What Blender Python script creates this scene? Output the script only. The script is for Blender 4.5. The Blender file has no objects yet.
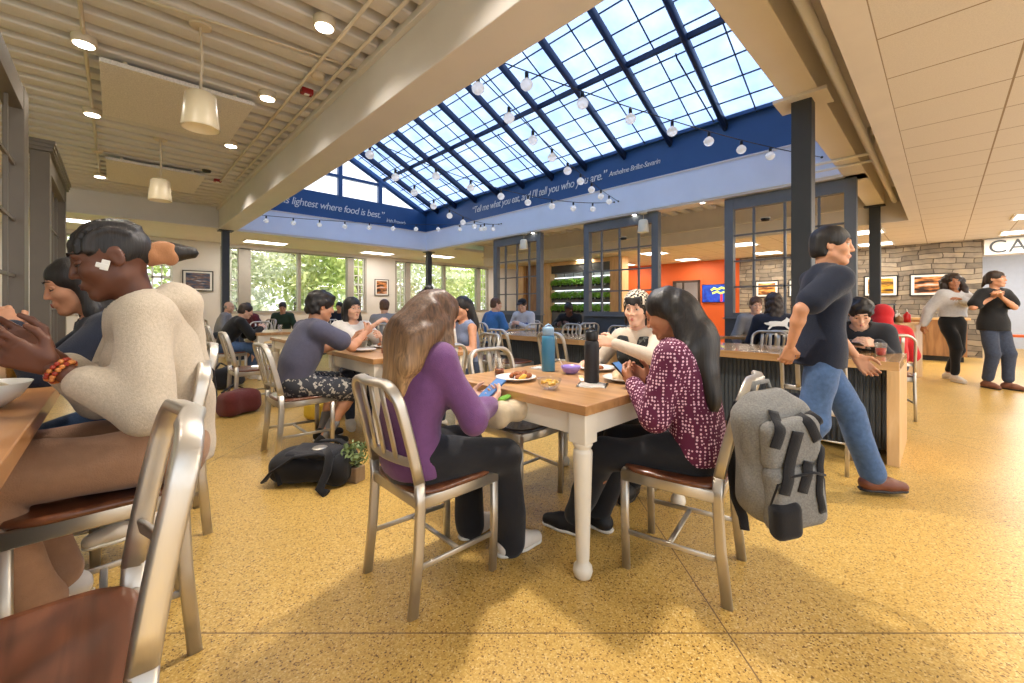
import bpy, bmesh, math, random
import numpy as np
from mathutils import Vector, Matrix, Euler

random.seed(7)
SC = bpy.context.scene
COL = SC.collection
PI = math.pi

# ------------------------------------------------------------------ camera geometry
# room axes: X runs away to the right, Y runs away to the left; eye at the origin, CAM_H above the floor
FPX, PPX, PPY, CAM_H = 413.6, 512.0, 307.0, 1.17
ANG = math.radians(46.2)
CA_, SA_ = math.cos(ANG), math.sin(ANG)

def ray(u):
    t = (u - PPX) / FPX
    return CA_ + SA_ * t, SA_ - CA_ * t

def at_z(u, v, z):                       # surveyed point of known height
    d = FPX * (CAM_H - z) / (v - PPY)
    a, b = ray(u)
    return Vector((a * d, b * d, z))

def at_d(u, v, d):                       # surveyed point of known distance
    a, b = ray(u)
    return Vector((a * d, b * d, CAM_H - (v - PPY) * d / FPX))

# ------------------------------------------------------------------ materials
def new_mat(name):
    m = bpy.data.materials.new(name)
    m.use_nodes = True
    nt = m.node_tree
    return m, nt, nt.nodes['Principled BSDF']

def s2l(c):
    return tuple((x / 12.92 if x <= 0.04045 else ((x + 0.055) / 1.055) ** 2.4) for x in c)

def rgb(r, g, b):
    return s2l((r / 255, g / 255, b / 255)) + (1.0,)

def N(nt, kind, **kw):
    n = nt.nodes.new(kind)
    for k, v in kw.items():
        if k in n.inputs:
            n.inputs[k].default_value = v
        else:
            setattr(n, k, v)
    return n

def ramp(nt, stops, interp='LINEAR'):
    n = nt.nodes.new('ShaderNodeValToRGB')
    n.color_ramp.interpolation = interp
    el = n.color_ramp.elements
    while len(el) < len(stops):
        el.new(0.5)
    for e, (p, c) in zip(el, stops):
        e.position = p
        e.color = c
    return n

def pm(name, col, rough=0.5, metal=0.0, var=0.08, scale=12.0, bump=0.0, bscale=None, stretch=(1, 1, 1), spec=0.5, coat=0.0, sheen=0.0):
    """principled material with a gentle noise variation of its own colour and an optional bump"""
    m, nt, p = new_mat(name)
    tc = N(nt, 'ShaderNodeTexCoord')
    mp = N(nt, 'ShaderNodeMapping')
    mp.inputs['Scale'].default_value = stretch
    nt.links.new(tc.outputs['Object'], mp.inputs['Vector'])
    nz = N(nt, 'ShaderNodeTexNoise', Scale=scale, Detail=4.0)
    nt.links.new(mp.outputs['Vector'], nz.inputs['Vector'])
    lo = tuple(max(0, c * (1 - var)) for c in col[:3]) + (1,)
    hi = tuple(min(1, c * (1 + var)) for c in col[:3]) + (1,)
    r = ramp(nt, [(0.3, lo), (0.7, hi)])
    nt.links.new(nz.outputs['Fac'], r.inputs['Fac'])
    nt.links.new(r.outputs['Color'], p.inputs['Base Color'])
    p.inputs['Roughness'].default_value = rough
    p.inputs['Metallic'].default_value = metal
    p.inputs['Specular IOR Level'].default_value = spec
    if coat:
        p.inputs['Coat Weight'].default_value = coat
        p.inputs['Coat Roughness'].default_value = 0.15
    if sheen:
        p.inputs['Sheen Weight'].default_value = sheen
    if bump:
        nb = N(nt, 'ShaderNodeTexNoise', Scale=bscale or scale * 4, Detail=3.0)
        nt.links.new(mp.outputs['Vector'], nb.inputs['Vector'])
        b = N(nt, 'ShaderNodeBump', Strength=bump, Distance=0.01)
        nt.links.new(nb.outputs['Fac'], b.inputs['Height'])
        nt.links.new(b.outputs['Normal'], p.inputs['Normal'])
    return m

def wood_mat(name, cols, along='X', scale=6.0, stave=0.0, rough=0.35, coat=0.1):
    """stretched grain; stave > 0 adds butcher-block strips of that width"""
    m, nt, p = new_mat(name)
    tc = N(nt, 'ShaderNodeTexCoord')
    mp = N(nt, 'ShaderNodeMapping')
    st = {'X': (0.12, 1, 1), 'Y': (1, 0.12, 1), 'Z': (1, 1, 0.12)}[along]
    mp.inputs['Scale'].default_value = st
    nt.links.new(tc.outputs['Object'], mp.inputs['Vector'])
    nz = N(nt, 'ShaderNodeTexNoise', Scale=scale * 4, Detail=6.0, Distortion=0.6)
    nt.links.new(mp.outputs['Vector'], nz.inputs['Vector'])
    r = ramp(nt, [(0.25, cols[0]), (0.5, cols[1]), (0.75, cols[2])])
    nt.links.new(nz.outputs['Fac'], r.inputs['Fac'])
    out = r.outputs['Color']
    if stave:
        mp2 = N(nt, 'ShaderNodeMapping')
        s2 = {'X': (1 / 0.35, 1 / stave, 1 / stave), 'Y': (1 / stave, 1 / 0.35, 1 / stave), 'Z': (1 / stave, 1 / stave, 1 / 0.35)}[along]
        mp2.inputs['Scale'].default_value = s2
        nt.links.new(tc.outputs['Object'], mp2.inputs['Vector'])
        vo = N(nt, 'ShaderNodeTexWhiteNoise', noise_dimensions='3D')
        fl = N(nt, 'ShaderNodeVectorMath', operation='FLOOR')
        nt.links.new(mp2.outputs['Vector'], fl.inputs[0])
        nt.links.new(fl.outputs['Vector'], vo.inputs['Vector'])
        mx = N(nt, 'ShaderNodeMix', data_type='RGBA', blend_type='MULTIPLY')
        mx.inputs['Factor'].default_value = 1.0
        r2 = ramp(nt, [(0.0, (0.78, 0.74, 0.68, 1)), (1.0, (1.05, 1.03, 1.0, 1))])
        nt.links.new(vo.outputs['Value'], r2.inputs['Fac'])
        nt.links.new(out, mx.inputs['A'])
        nt.links.new(r2.outputs['Color'], mx.inputs['B'])
        out = mx.outputs['Result']
    nt.links.new(out, p.inputs['Base Color'])
    p.inputs['Roughness'].default_value = rough
    p.inputs['Coat Weight'].default_value = coat
    return m

def emit_mat(name, col, strength):
    m, nt, p = new_mat(name)
    p.inputs['Base Color'].default_value = col
    p.inputs['Emission Color'].default_value = col
    p.inputs['Emission Strength'].default_value = strength
    return m

def glass_mat(name, col=(1, 1, 1, 1), rough=0.0, alpha=0.25):
    """thin clear sheet: mostly see-through with a gloss"""
    m, nt, p = new_mat(name)
    nt.nodes.remove(p)
    out = nt.nodes['Material Output']
    tr = N(nt, 'ShaderNodeBsdfTransparent')
    tr.inputs['Color'].default_value = col
    gl = N(nt, 'ShaderNodeBsdfGlossy')
    gl.inputs['Roughness'].default_value = max(rough, 0.02)
    fr = N(nt, 'ShaderNodeLayerWeight', Blend=0.25)
    ad = N(nt, 'ShaderNodeMath', operation='MULTIPLY_ADD')
    ad.inputs[1].default_value = 0.30
    ad.inputs[2].default_value = 0.02 + alpha * 0.12
    mx = N(nt, 'ShaderNodeMixShader')
    nt.links.new(fr.outputs['Facing'], ad.inputs[0])
    nt.links.new(ad.outputs['Value'], mx.inputs['Fac'])
    nt.links.new(tr.outputs['BSDF'], mx.inputs[1])
    nt.links.new(gl.outputs['BSDF'], mx.inputs[2])
    nt.links.new(mx.outputs['Shader'], out.inputs['Surface'])
    return m

# ------------------------------------------------------------------ mesh builder
class MB:
    def __init__(s):
        s.bm = bmesh.new()
        s.mi = 0

    def _tag(s, before):
        for f in s.bm.faces:
            if f.index < 0 or f.index >= before:
                pass

    def _faces(s, faces):
        for f in faces:
            f.material_index = s.mi

    def box(s, c, size, rot=None, bevel=0.0):
        bm2 = bmesh.new()
        bmesh.ops.create_cube(bm2, size=1.0)
        bmesh.ops.scale(bm2, vec=Vector(size), verts=bm2.verts)
        if bevel:
            bmesh.ops.bevel(bm2, geom=list(bm2.edges), offset=bevel, segments=2, affect='EDGES', profile=0.6)
        M = Matrix.Translation(Vector(c))
        if rot is not None:
            M = M @ (rot.to_4x4() if isinstance(rot, Matrix) else Euler(rot).to_matrix().to_4x4())
        s.add(bm2, M)
        return s

    def mm(s, lo, hi, bevel=0.0):
        lo, hi = Vector(lo), Vector(hi)
        return s.box((lo + hi) / 2, [abs(a) for a in (hi - lo)], None, bevel)

    def add(s, bm2, M=Matrix.Identity(4)):
        vs = [s.bm.verts.new(M @ v.co) for v in bm2.verts]
        for v in bm2.verts:
            v.index = v.index
        bm2.verts.index_update()
        for f in bm2.faces:
            try:
                nf = s.bm.faces.new([vs[v.index] for v in f.verts])
                nf.material_index = s.mi
                nf.smooth = f.smooth
            except ValueError:
                pass
        bm2.free()

    def ball(s, c, r, seg=16, rot=None):
        bm2 = bmesh.new()
        bmesh.ops.create_uvsphere(bm2, u_segments=seg, v_segments=max(6, seg // 2), radius=1.0)
        for f in bm2.faces:
            f.smooth = True
        rr = (r, r, r) if isinstance(r, (int, float)) else r
        M = Matrix.Translation(Vector(c))
        if rot is not None:
            M = M @ Euler(rot).to_matrix().to_4x4()
        s.add(bm2, M @ Matrix.Diagonal((*rr, 1)))
        return s

    def lathe(s, prof, c=(0, 0, 0), seg=24, axis=None, cap=True):
        """prof: (radius, z) from bottom to top"""
        M = Matrix.Translation(Vector(c))
        if axis is not None:
            M = M @ Vector((0, 0, 1)).rotation_difference(Vector(axis).normalized()).to_matrix().to_4x4()
        rings = []
        for r, z in prof:
            rings.append([s.bm.verts.new(M @ Vector((r * math.cos(2 * PI * i / seg), r * math.sin(2 * PI * i / seg), z))) for i in range(seg)])
        for a, b in zip(rings, rings[1:]):
            for i in range(seg):
                j = (i + 1) % seg
                f = s.bm.faces.new((a[i], a[j], b[j], b[i]))
                f.smooth = True
                f.material_index = s.mi
        if cap:
            for rg, rev in ((rings[0], True), (rings[-1], False)):
                f = s.bm.faces.new(list(reversed(rg)) if rev else rg)
                f.material_index = s.mi
        return s

    def cyl(s, a, b, r, r2=None, seg=14):
        a, b = Vector(a), Vector(b)
        L = (b - a).length
        return s.lathe([(r, 0), (r if r2 is None else r2, L)], a, seg, b - a)

    def sweep(s, path, w, h, up=(0, 0, 1), closed=False, round_=4, scale=None):
        """rounded-rectangle bar (w sideways, h along 'up') swept along a path"""
        path = [Vector(p) for p in path]
        n = len(path)
        prof = []
        rr = min(w, h) * 0.38
        for cx, cy, a0 in ((w / 2 - rr, h / 2 - rr, 0), (-w / 2 + rr, h / 2 - rr, 90), (-w / 2 + rr, -h / 2 + rr, 180), (w / 2 - rr, -h / 2 + rr, 270)):
            for k in range(round_ if round_ > 1 else 2):
                a = math.radians(a0 + 90 * k / max(1, round_ - 1))
                prof.append((cx + rr * math.cos(a), cy + rr * math.sin(a)))
        rings = []
        for i, p in enumerate(path):
            if closed:
                t = (path[(i + 1) % n] - path[i - 1]).normalized()
            else:
                t = (path[min(i + 1, n - 1)] - path[max(i - 1, 0)]).normalized()
            u = Vector(up(i) if callable(up) else up)
            u = (u - t * u.dot(t))
            if u.length < 1e-6:
                u = Vector((1, 0, 0)) - t * t.x
            u.normalize()
            sd = t.cross(u)
            k = scale(i) if scale else 1.0
            rings.append([s.bm.verts.new(p + sd * (x * k) + u * (y * k)) for x, y in prof])
        m = len(prof)
        rng = range(n) if closed else range(n - 1)
        for i in rng:
            a, b = rings[i], rings[(i + 1) % n]
            for k in range(m):
                l = (k + 1) % m
                f = s.bm.faces.new((a[k], a[l], b[l], b[k]))
                f.smooth = True
                f.material_index = s.mi
        if not closed:
            for rg, rev in ((rings[0], True), (rings[-1], False)):
                f = s.bm.faces.new(list(reversed(rg)) if rev else rg)
                f.material_index = s.mi
        return s

    def tube(s, path, r, seg=8, closed=False, taper=None):
        path = [Vector(p) for p in path]
        n = len(path)
        rings = []
        ref = Vector((0.123, 0.31, 0.94))
        for i, p in enumerate(path):
            t = (path[(i + 1) % n if closed else min(i + 1, n - 1)] - path[i - 1 if closed else max(i - 1, 0)]).normalized()
            u = ref - t * ref.dot(t)
            if u.length < 1e-4:
                u = Vector((1, 0, 0)) - t * t.x
            u.normalize()
            ref = u
            sd = t.cross(u)
            rr = r if taper is None else r * taper(i / (n - 1))
            rings.append([s.bm.verts.new(p + (sd * math.cos(2 * PI * k / seg) + u * math.sin(2 * PI * k / seg)) * rr) for k in range(seg)])
        for i in (range(n) if closed else range(n - 1)):
            a, b = rings[i], rings[(i + 1) % n]
            for k in range(seg):
                l = (k + 1) % seg
                f = s.bm.faces.new((a[k], a[l], b[l], b[k]))
                f.smooth = True
                f.material_index = s.mi
        if not closed:
            for rg, rev in ((rings[0], True), (rings[-1], False)):
                f = s.bm.faces.new(list(reversed(rg)) if rev else rg)
                f.material_index = s.mi
        return s

    def quad(s, pts):
        f = s.bm.faces.new([s.bm.verts.new(Vector(p)) for p in pts])
        f.material_index = s.mi
        return s

    def prism(s, pts, d):
        """polygon pts extruded by vector d"""
        d = Vector(d)
        a = [s.bm.verts.new(Vector(p)) for p in pts]
        b = [s.bm.verts.new(Vector(p) + d) for p in pts]
        n = len(pts)
        for q in (list(reversed(a)), b):
            s.bm.faces.new(q).material_index = s.mi
        for i in range(n):
            j = (i + 1) % n
            s.bm.faces.new((a[i], a[j], b[j], b[i])).material_index = s.mi
        bmesh.ops.recalc_face_normals(s.bm, faces=s.bm.faces)
        return s

    def mesh(s, name, mats):
        me = bpy.data.meshes.new(name)
        bmesh.ops.recalc_face_normals(s.bm, faces=s.bm.faces)
        s.bm.to_mesh(me)
        s.bm.free()
        for m in (mats if isinstance(mats, (list, tuple)) else [mats]):
            me.materials.append(m)
        return me

    def build(s, name, mats, parent=None, loc=(0, 0, 0)):
        return link(name, s.mesh(name, mats), parent, loc)

def link(name, me, parent=None, loc=(0, 0, 0)):
    o = bpy.data.objects.new(name, me)
    COL.objects.link(o)
    o.location = loc
    if parent:
        o.parent = parent
    return o

def tag(o, label, cat=None, group=None, kind=None):
    if label:
        o['label'] = label
    if cat:
        o['category'] = cat
    if group:
        o['group'] = group
    if kind:
        o['kind'] = kind
    return o

def thing(name, label, cat, loc=(0, 0, 0), rz=0.0, group=None):
    o = bpy.data.objects.new(name, None)
    COL.objects.link(o)
    o.empty_display_size = 0.1
    o.location = loc
    o.rotation_euler = (0, 0, rz)
    return tag(o, label, cat, group)

def struct(name, mb, mats, label=None, parent=None):
    o = mb.build(name, mats, parent)
    if parent is None:
        o['kind'] = 'structure'
        if label:
            o['label'] = label
    return o

def dup(root, loc, rz, label, group=None):
    r = root.copy()
    COL.objects.link(r)
    r.location = loc
    r.rotation_euler = (0, 0, rz)
    r['label'] = label
    if group:
        r['group'] = group
    for ch in list(root.children):
        c = ch.copy()
        COL.objects.link(c)
        c.parent = r
        for g in list(ch.children):
            d = g.copy()
            COL.objects.link(d)
            d.parent = c
    return r

def text_mesh(name, body, size, mat, parent, M, shear=0.0, extrude=0.002, align='LEFT', spacing=1.0, width=None):
    cu = bpy.data.curves.new(name, 'FONT')
    cu.body = body
    cu.size = size
    cu.shear = shear
    cu.extrude = extrude
    cu.align_x = align
    cu.space_character = spacing
    tmp = bpy.data.objects.new(name + '_tmp', cu)
    COL.objects.link(tmp)
    dg = bpy.context.evaluated_depsgraph_get()
    me = bpy.data.meshes.new_from_object(tmp.evaluated_get(dg))
    bpy.data.objects.remove(tmp)
    bpy.data.curves.remove(cu)
    if width:
        xs = [v.co.x for v in me.vertices]
        k_ = width / (max(xs) - min(xs))
        me.transform(Matrix.Diagonal((k_, k_ * 1.12, 1, 1)))
    me.transform(M)
    me.materials.clear()
    me.materials.append(mat)
    me.name = name
    return link(name, me, parent)

def basis(ex, ey, ez, o):
    M = Matrix.Identity(4)
    for i, e in enumerate((ex, ey, ez)):
        e = Vector(e)
        for r in range(3):
            M[r][i] = e[r]
    for r in range(3):
        M[r][3] = o[r]
    return M

# ------------------------------------------------------------------ implicit surfaces (bodies, bags, hair, food)
class Field:
    def __init__(s, k=0.02):
        s.pr = []
        s.k = k

    def cone(s, a, b, ra, rb=None, k=None, flat=None, op='+'):
        """round cone a->b; flat = (axis, factor): squeezed along axis by factor"""
        s.pr.append(('c', np.array(a, float), np.array(b, float), float(ra), float(ra if rb is None else rb), k, flat, op))
        return s

    def ell(s, c, r, rot=None, k=None, op='+'):
        R = np.eye(3) if rot is None else np.array(rot, float)
        s.pr.append(('e', np.array(c, float), np.array(r, float), R, k, op))
        return s

    def rbox(s, c, half, rad, rot=None, k=None, op='+'):
        R = np.eye(3) if rot is None else np.array(rot, float)
        s.pr.append(('b', np.array(c, float), np.array(half, float), float(rad), R, k, op))
        return s

    def half(s, p, n):
        """cut away everything on the +n side of p"""
        n = np.array(n, float)
        s.pr.append(('h', np.array(p, float), n / np.linalg.norm(n)))
        return s

    def fn(s, f):
        """displace: d += f(X,Y,Z)"""
        s.pr.append(('f', f))
        return s

    def bounds(s):
        lo, hi = np.full(3, 1e9), np.full(3, -1e9)
        for p in s.pr:
            if p[0] == 'c' and p[7] == '+':
                r = max(p[3], p[4])
                lo = np.minimum(lo, np.minimum(p[1], p[2]) - r)
                hi = np.maximum(hi, np.maximum(p[1], p[2]) + r)
            elif p[0] == 'e' and p[5] == '+':
                r = p[2].max()
                lo = np.minimum(lo, p[1] - r); hi = np.maximum(hi, p[1] + r)
            elif p[0] == 'b' and p[6] == '+':
                r = np.linalg.norm(p[2])
                lo = np.minimum(lo, p[1] - r); hi = np.maximum(hi, p[1] + r)
        return lo, hi

    def mesh(s, res):
        lo, hi = s.bounds()
        lo = lo - 3 * res - s.k
        hi = hi + 3 * res + s.k
        n = np.ceil((hi - lo) / res).astype(int) + 1
        ax = [lo[i] + res * np.arange(n[i]) for i in range(3)]
        D = np.full(n, 0.5, dtype=np.float32)
        for p in s.pr:
            kk = None
            if p[0] == 'c':
                r = max(p[3], p[4]); pl, ph = np.minimum(p[1], p[2]) - r, np.maximum(p[1], p[2]) + r; kk = p[5]
            elif p[0] == 'e':
                r = p[2].max(); pl, ph = p[1] - r, p[1] + r; kk = p[4]
            elif p[0] == 'b':
                r = np.linalg.norm(p[2]); pl, ph = p[1] - r, p[1] + r; kk = p[5]
            else:
                pl, ph = lo, hi
            k = s.k if kk is None else kk
            m = k + 3 * res
            i0 = np.clip(np.floor((pl - m - lo) / res).astype(int), 0, n - 1)
            i1 = np.clip(np.ceil((ph + m - lo) / res).astype(int) + 1, 1, n)
            sl = tuple(slice(a, b) for a, b in zip(i0, i1))
            if any(b <= a for a, b in zip(i0, i1)):
                continue
            X, Y, Z = np.meshgrid(ax[0][sl[0]], ax[1][sl[1]], ax[2][sl[2]], indexing='ij', sparse=True)
            op = '+'
            if p[0] == 'c':
                a, b, ra, rb, _, flat, op = p[1:]
                if flat is not None:
                    fa, ff = np.array(flat[0], float), flat[1]
                    fa = fa / np.linalg.norm(fa)
                    dot = (X - a[0]) * fa[0] + (Y - a[1]) * fa[1] + (Z - a[2]) * fa[2]
                    e = (ff - 1) * dot
                    PX, PY, PZ = X - a[0] + e * fa[0], Y - a[1] + e * fa[1], Z - a[2] + e * fa[2]
                    ab = b - a
                    ab = ab + (ff - 1) * np.dot(ab, fa) * fa
                else:
                    PX, PY, PZ = X - a[0], Y - a[1], Z - a[2]
                    ab = b - a
                L = max(np.dot(ab, ab), 1e-9)
                t = np.clip((PX * ab[0] + PY * ab[1] + PZ * ab[2]) / L, 0, 1)
                d = np.sqrt((PX - t * ab[0]) ** 2 + (PY - t * ab[1]) ** 2 + (PZ - t * ab[2]) ** 2) - (ra + (rb - ra) * t)
                if flat is not None:
                    d = d / (0.5 + 0.5 * flat[1])
            elif p[0] == 'e':
                c, r, R, _, op = p[1:]
                PX, PY, PZ = X - c[0], Y - c[1], Z - c[2]
                q = [PX * R[0, i] + PY * R[1, i] + PZ * R[2, i] for i in range(3)]
                k0 = np.sqrt((q[0] / r[0]) ** 2 + (q[1] / r[1]) ** 2 + (q[2] / r[2]) ** 2)
                k1 = np.sqrt((q[0] / r[0] ** 2) ** 2 + (q[1] / r[1] ** 2) ** 2 + (q[2] / r[2] ** 2) ** 2)
                d = k0 * (k0 - 1) / np.maximum(k1, 1e-6)
                d = np.where(k0 < 0.02, -r.min(), d)
            elif p[0] == 'b':
                c, h, rad, R, _, op = p[1:]
                PX, PY, PZ = X - c[0], Y - c[1], Z - c[2]
                q = [np.abs(PX * R[0, i] + PY * R[1, i] + PZ * R[2, i]) - (h[i] - rad) for i in range(3)]
                o = [np.maximum(x, 0) for x in q]
                d = np.sqrt(o[0] ** 2 + o[1] ** 2 + o[2] ** 2) + np.minimum(np.maximum(np.maximum(q[0], q[1]), q[2]), 0) - rad
            elif p[0] == 'h':
                q, nn = p[1], p[2]
                d = (X - q[0]) * nn[0] + (Y - q[1]) * nn[1] + (Z - q[2]) * nn[2]
                D[sl] = np.maximum(D[sl], d)
                continue
            else:
                D[sl] = D[sl] + p[1](X, Y, Z)
                continue
            A = D[sl]
            d = d.astype(np.float32)
            if op == '+':
                if k <= 1e-6:
                    D[sl] = np.minimum(A, d)
                else:
                    h = np.clip(0.5 + 0.5 * (d - A) / k, 0, 1)
                    D[sl] = d * (1 - h) + A * h - k * h * (1 - h)
            else:
                if k <= 1e-6:
                    D[sl] = np.maximum(A, -d)
                else:
                    h = np.clip(0.5 - 0.5 * (A + d) / k, 0, 1)
                    D[sl] = A * (1 - h) + (-d) * h + k * h * (1 - h)
        return nets(D, lo, res)

def nets(D, lo, res):
    ins = D < 0
    nx, ny, nz = D.shape
    c = np.zeros((nx - 1, ny - 1, nz - 1), dtype=np.int8)
    for a in (0, 1):
        for b in (0, 1):
            for e in (0, 1):
                c += ins[a:nx - 1 + a, b:ny - 1 + b, e:nz - 1 + e]
    I, J, K = np.nonzero((c > 0) & (c < 8))
    if len(I) == 0:
        return np.zeros((0, 3)), np.zeros((0, 4), int)
    vid = np.full(c.shape, -1, dtype=np.int64)
    vid[I, J, K] = np.arange(len(I))
    pos = np.zeros((len(I), 3)); cnt = np.zeros(len(I))
    corners = [(a, b, e) for a in (0, 1) for b in (0, 1) for e in (0, 1)]
    for ca in corners:
        for axis in range(3):
            if ca[axis] == 1:
                continue
            cb = list(ca); cb[axis] = 1
            da = D[I + ca[0], J + ca[1], K + ca[2]]
            db = D[I + cb[0], J + cb[1], K + cb[2]]
            m = (da < 0) != (db < 0)
            t = np.where(m, da / np.where(m, da - db, 1), 0)
            q = np.array(ca, float)[None, :].repeat(len(I), 0)
            q[:, axis] += t
            pos[m] += q[m]
            cnt[m] += 1
    pos /= np.maximum(cnt, 1)[:, None]
    V = (np.stack([I, J, K], 1) + pos) * res + lo
    F = []
    for axis in range(3):
        sa = [slice(None)] * 3; sb = [slice(None)] * 3
        sa[axis] = slice(0, -1); sb[axis] = slice(1, None)
        A, B = ins[tuple(sa)], ins[tuple(sb)]
        x = np.argwhere(A != B)
        o1, o2 = [(1, 2), (2, 0), (0, 1)][axis]
        ok = (x[:, o1] > 0) & (x[:, o2] > 0) & (x[:, o1] < D.shape[o1] - 1) & (x[:, o2] < D.shape[o2] - 1)
        x = x[ok]
        flip = ~A[x[:, 0], x[:, 1], x[:, 2]]
        def g(d1, d2):
            y = x.copy(); y[:, o1] += d1; y[:, o2] += d2
            return vid[y[:, 0], y[:, 1], y[:, 2]]
        q = np.stack([g(-1, -1), g(0, -1), g(0, 0), g(-1, 0)], 1)
        q[flip] = q[flip][:, ::-1]
        F.append(q)
    F = np.concatenate(F)
    F = F[(F >= 0).all(1)]
    # one relaxing pass keeps the surface smooth
    for _ in range(2):
        acc = np.zeros_like(V); n = np.zeros(len(V))
        for a, b in ((0, 1), (1, 2), (2, 3), (3, 0)):
            np.add.at(acc, F[:, a], V[F[:, b]]); np.add.at(n, F[:, a], 1)
            np.add.at(acc, F[:, b], V[F[:, a]]); np.add.at(n, F[:, b], 1)
        V = V * 0.55 + 0.45 * acc / np.maximum(n, 1)[:, None]
    return V, F

def field_obj(name, parts, mats, parent=None, origin=(0, 0, 0), matfn=None):
    """parts: list of (V,F,material index) joined into ONE mesh; origin subtracted"""
    Vs, Fs, Ms, off = [], [], [], 0
    for V, F, mi in parts:
        if len(F) == 0:
            continue
        Vs.append(V); Fs.append(F + off); Ms.append(np.full(len(F), mi, dtype=np.int32) if np.isscalar(mi) else mi)
        off += len(V)
    V = np.concatenate(Vs) - np.array(origin, float); F = np.concatenate(Fs); M = np.concatenate(Ms)
    me = bpy.data.meshes.new(name)
    me.vertices.add(len(V)); me.vertices.foreach_set('co', V.astype(np.float32).ravel())
    me.loops.add(len(F) * 4); me.loops.foreach_set('vertex_index', F.astype(np.int32).ravel())
    me.polygons.add(len(F))
    me.polygons.foreach_set('loop_start', np.arange(0, len(F) * 4, 4, dtype=np.int32))
    me.polygons.foreach_set('loop_total', np.full(len(F), 4, dtype=np.int32))
    me.polygons.foreach_set('material_index', M)
    me.polygons.foreach_set('use_smooth', np.ones(len(F), dtype=bool))
    for m in (mats if isinstance(mats, (list, tuple)) else [mats]):
        me.materials.append(m)
    me.update(calc_edges=True)
    me.validate()
    return link(name, me, parent)

def ball_vf(c, r, seg=12):
    """sphere as (V,F) quads for joining into field meshes"""
    rr = np.array((r, r, r) if np.isscalar(r) else r, float)
    n, m = seg, seg // 2
    V = []
    for j in range(m + 1):
        th = PI * (0.02 + 0.96 * j / m)
        for i in range(n):
            V.append((math.sin(th) * math.cos(2 * PI * i / n), math.sin(th) * math.sin(2 * PI * i / n), math.cos(th)))
    F = [(j * n + i, (j + 1) * n + i, (j + 1) * n + (i + 1) % n, j * n + (i + 1) % n) for j in range(m) for i in range(n)]
    return np.array(V) * rr + np.array(c, float), np.array(F)

def folds(amp, seed=0, f=28.0):
    """soft cloth folds as a displacement"""
    rs = np.random.RandomState(seed)
    ws = [(rs.normal(size=3), rs.uniform(0, 6.28)) for _ in range(5)]
    def g(X, Y, Z):
        a = 0
        wx = 0.02 * np.sin(19 * Z + 3 * X + seed) + 0.015 * np.sin(23 * X - 11 * Y)
        for w, ph in ws:
            w = w / np.linalg.norm(w)
            a = a + np.sin(f * (w[0] * (X + wx) + w[1] * (Y - wx) + w[2] * Z * 0.8) + ph)
        return (amp / 2.2) * a
    return g
# ================================================================== camera, world, render look
cam_d = bpy.data.cameras.new('camera')
cam = bpy.data.objects.new('camera', cam_d)
COL.objects.link(cam)
cam.location = (0, 0, CAM_H)
cam.rotation_euler = (PI / 2, 0, ANG - PI / 2)
cam_d.sensor_width = 36
cam_d.lens = FPX / 1024 * 36
cam_d.shift_y = -(341.5 - PPY) / 1024
cam_d.clip_start = 0.05
cam_d.clip_end = 200
SC.camera = cam
SC.view_settings.view_transform = 'Standard'
SC.view_settings.look = 'None'
SC.view_settings.gamma = 1
SC.view_settings.exposure = 0.40
SC.view_settings.use_curve_mapping = False

w = bpy.data.worlds.new('sky')
SC.world = w
w.use_nodes = True
wn = w.node_tree
bg = wn.nodes['Background']
tcw = N(wn, 'ShaderNodeTexCoord')
sxw = N(wn, 'ShaderNodeSeparateXYZ')
wn.links.new(tcw.outputs['Generated'], sxw.inputs['Vector'])
rw = ramp(wn, [(0.0, (0.66, 0.65, 0.66, 1)), (0.47, (0.86, 0.85, 0.84, 1)), (0.54, (0.96, 0.98, 1.0, 1)), (1.0, (0.40, 0.52, 0.70, 1))])  # lower half is an added glow that lights the ceilings from below
mrw = N(wn, 'ShaderNodeMapRange')
mrw.inputs['From Min'].default_value = -1
wn.links.new(sxw.outputs['Z'], mrw.inputs['Value'])
wn.links.new(mrw.outputs['Result'], rw.inputs['Fac'])
wn.links.new(rw.outputs['Color'], bg.inputs['Color'])
bg.inputs['Strength'].default_value = 1.7

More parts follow.
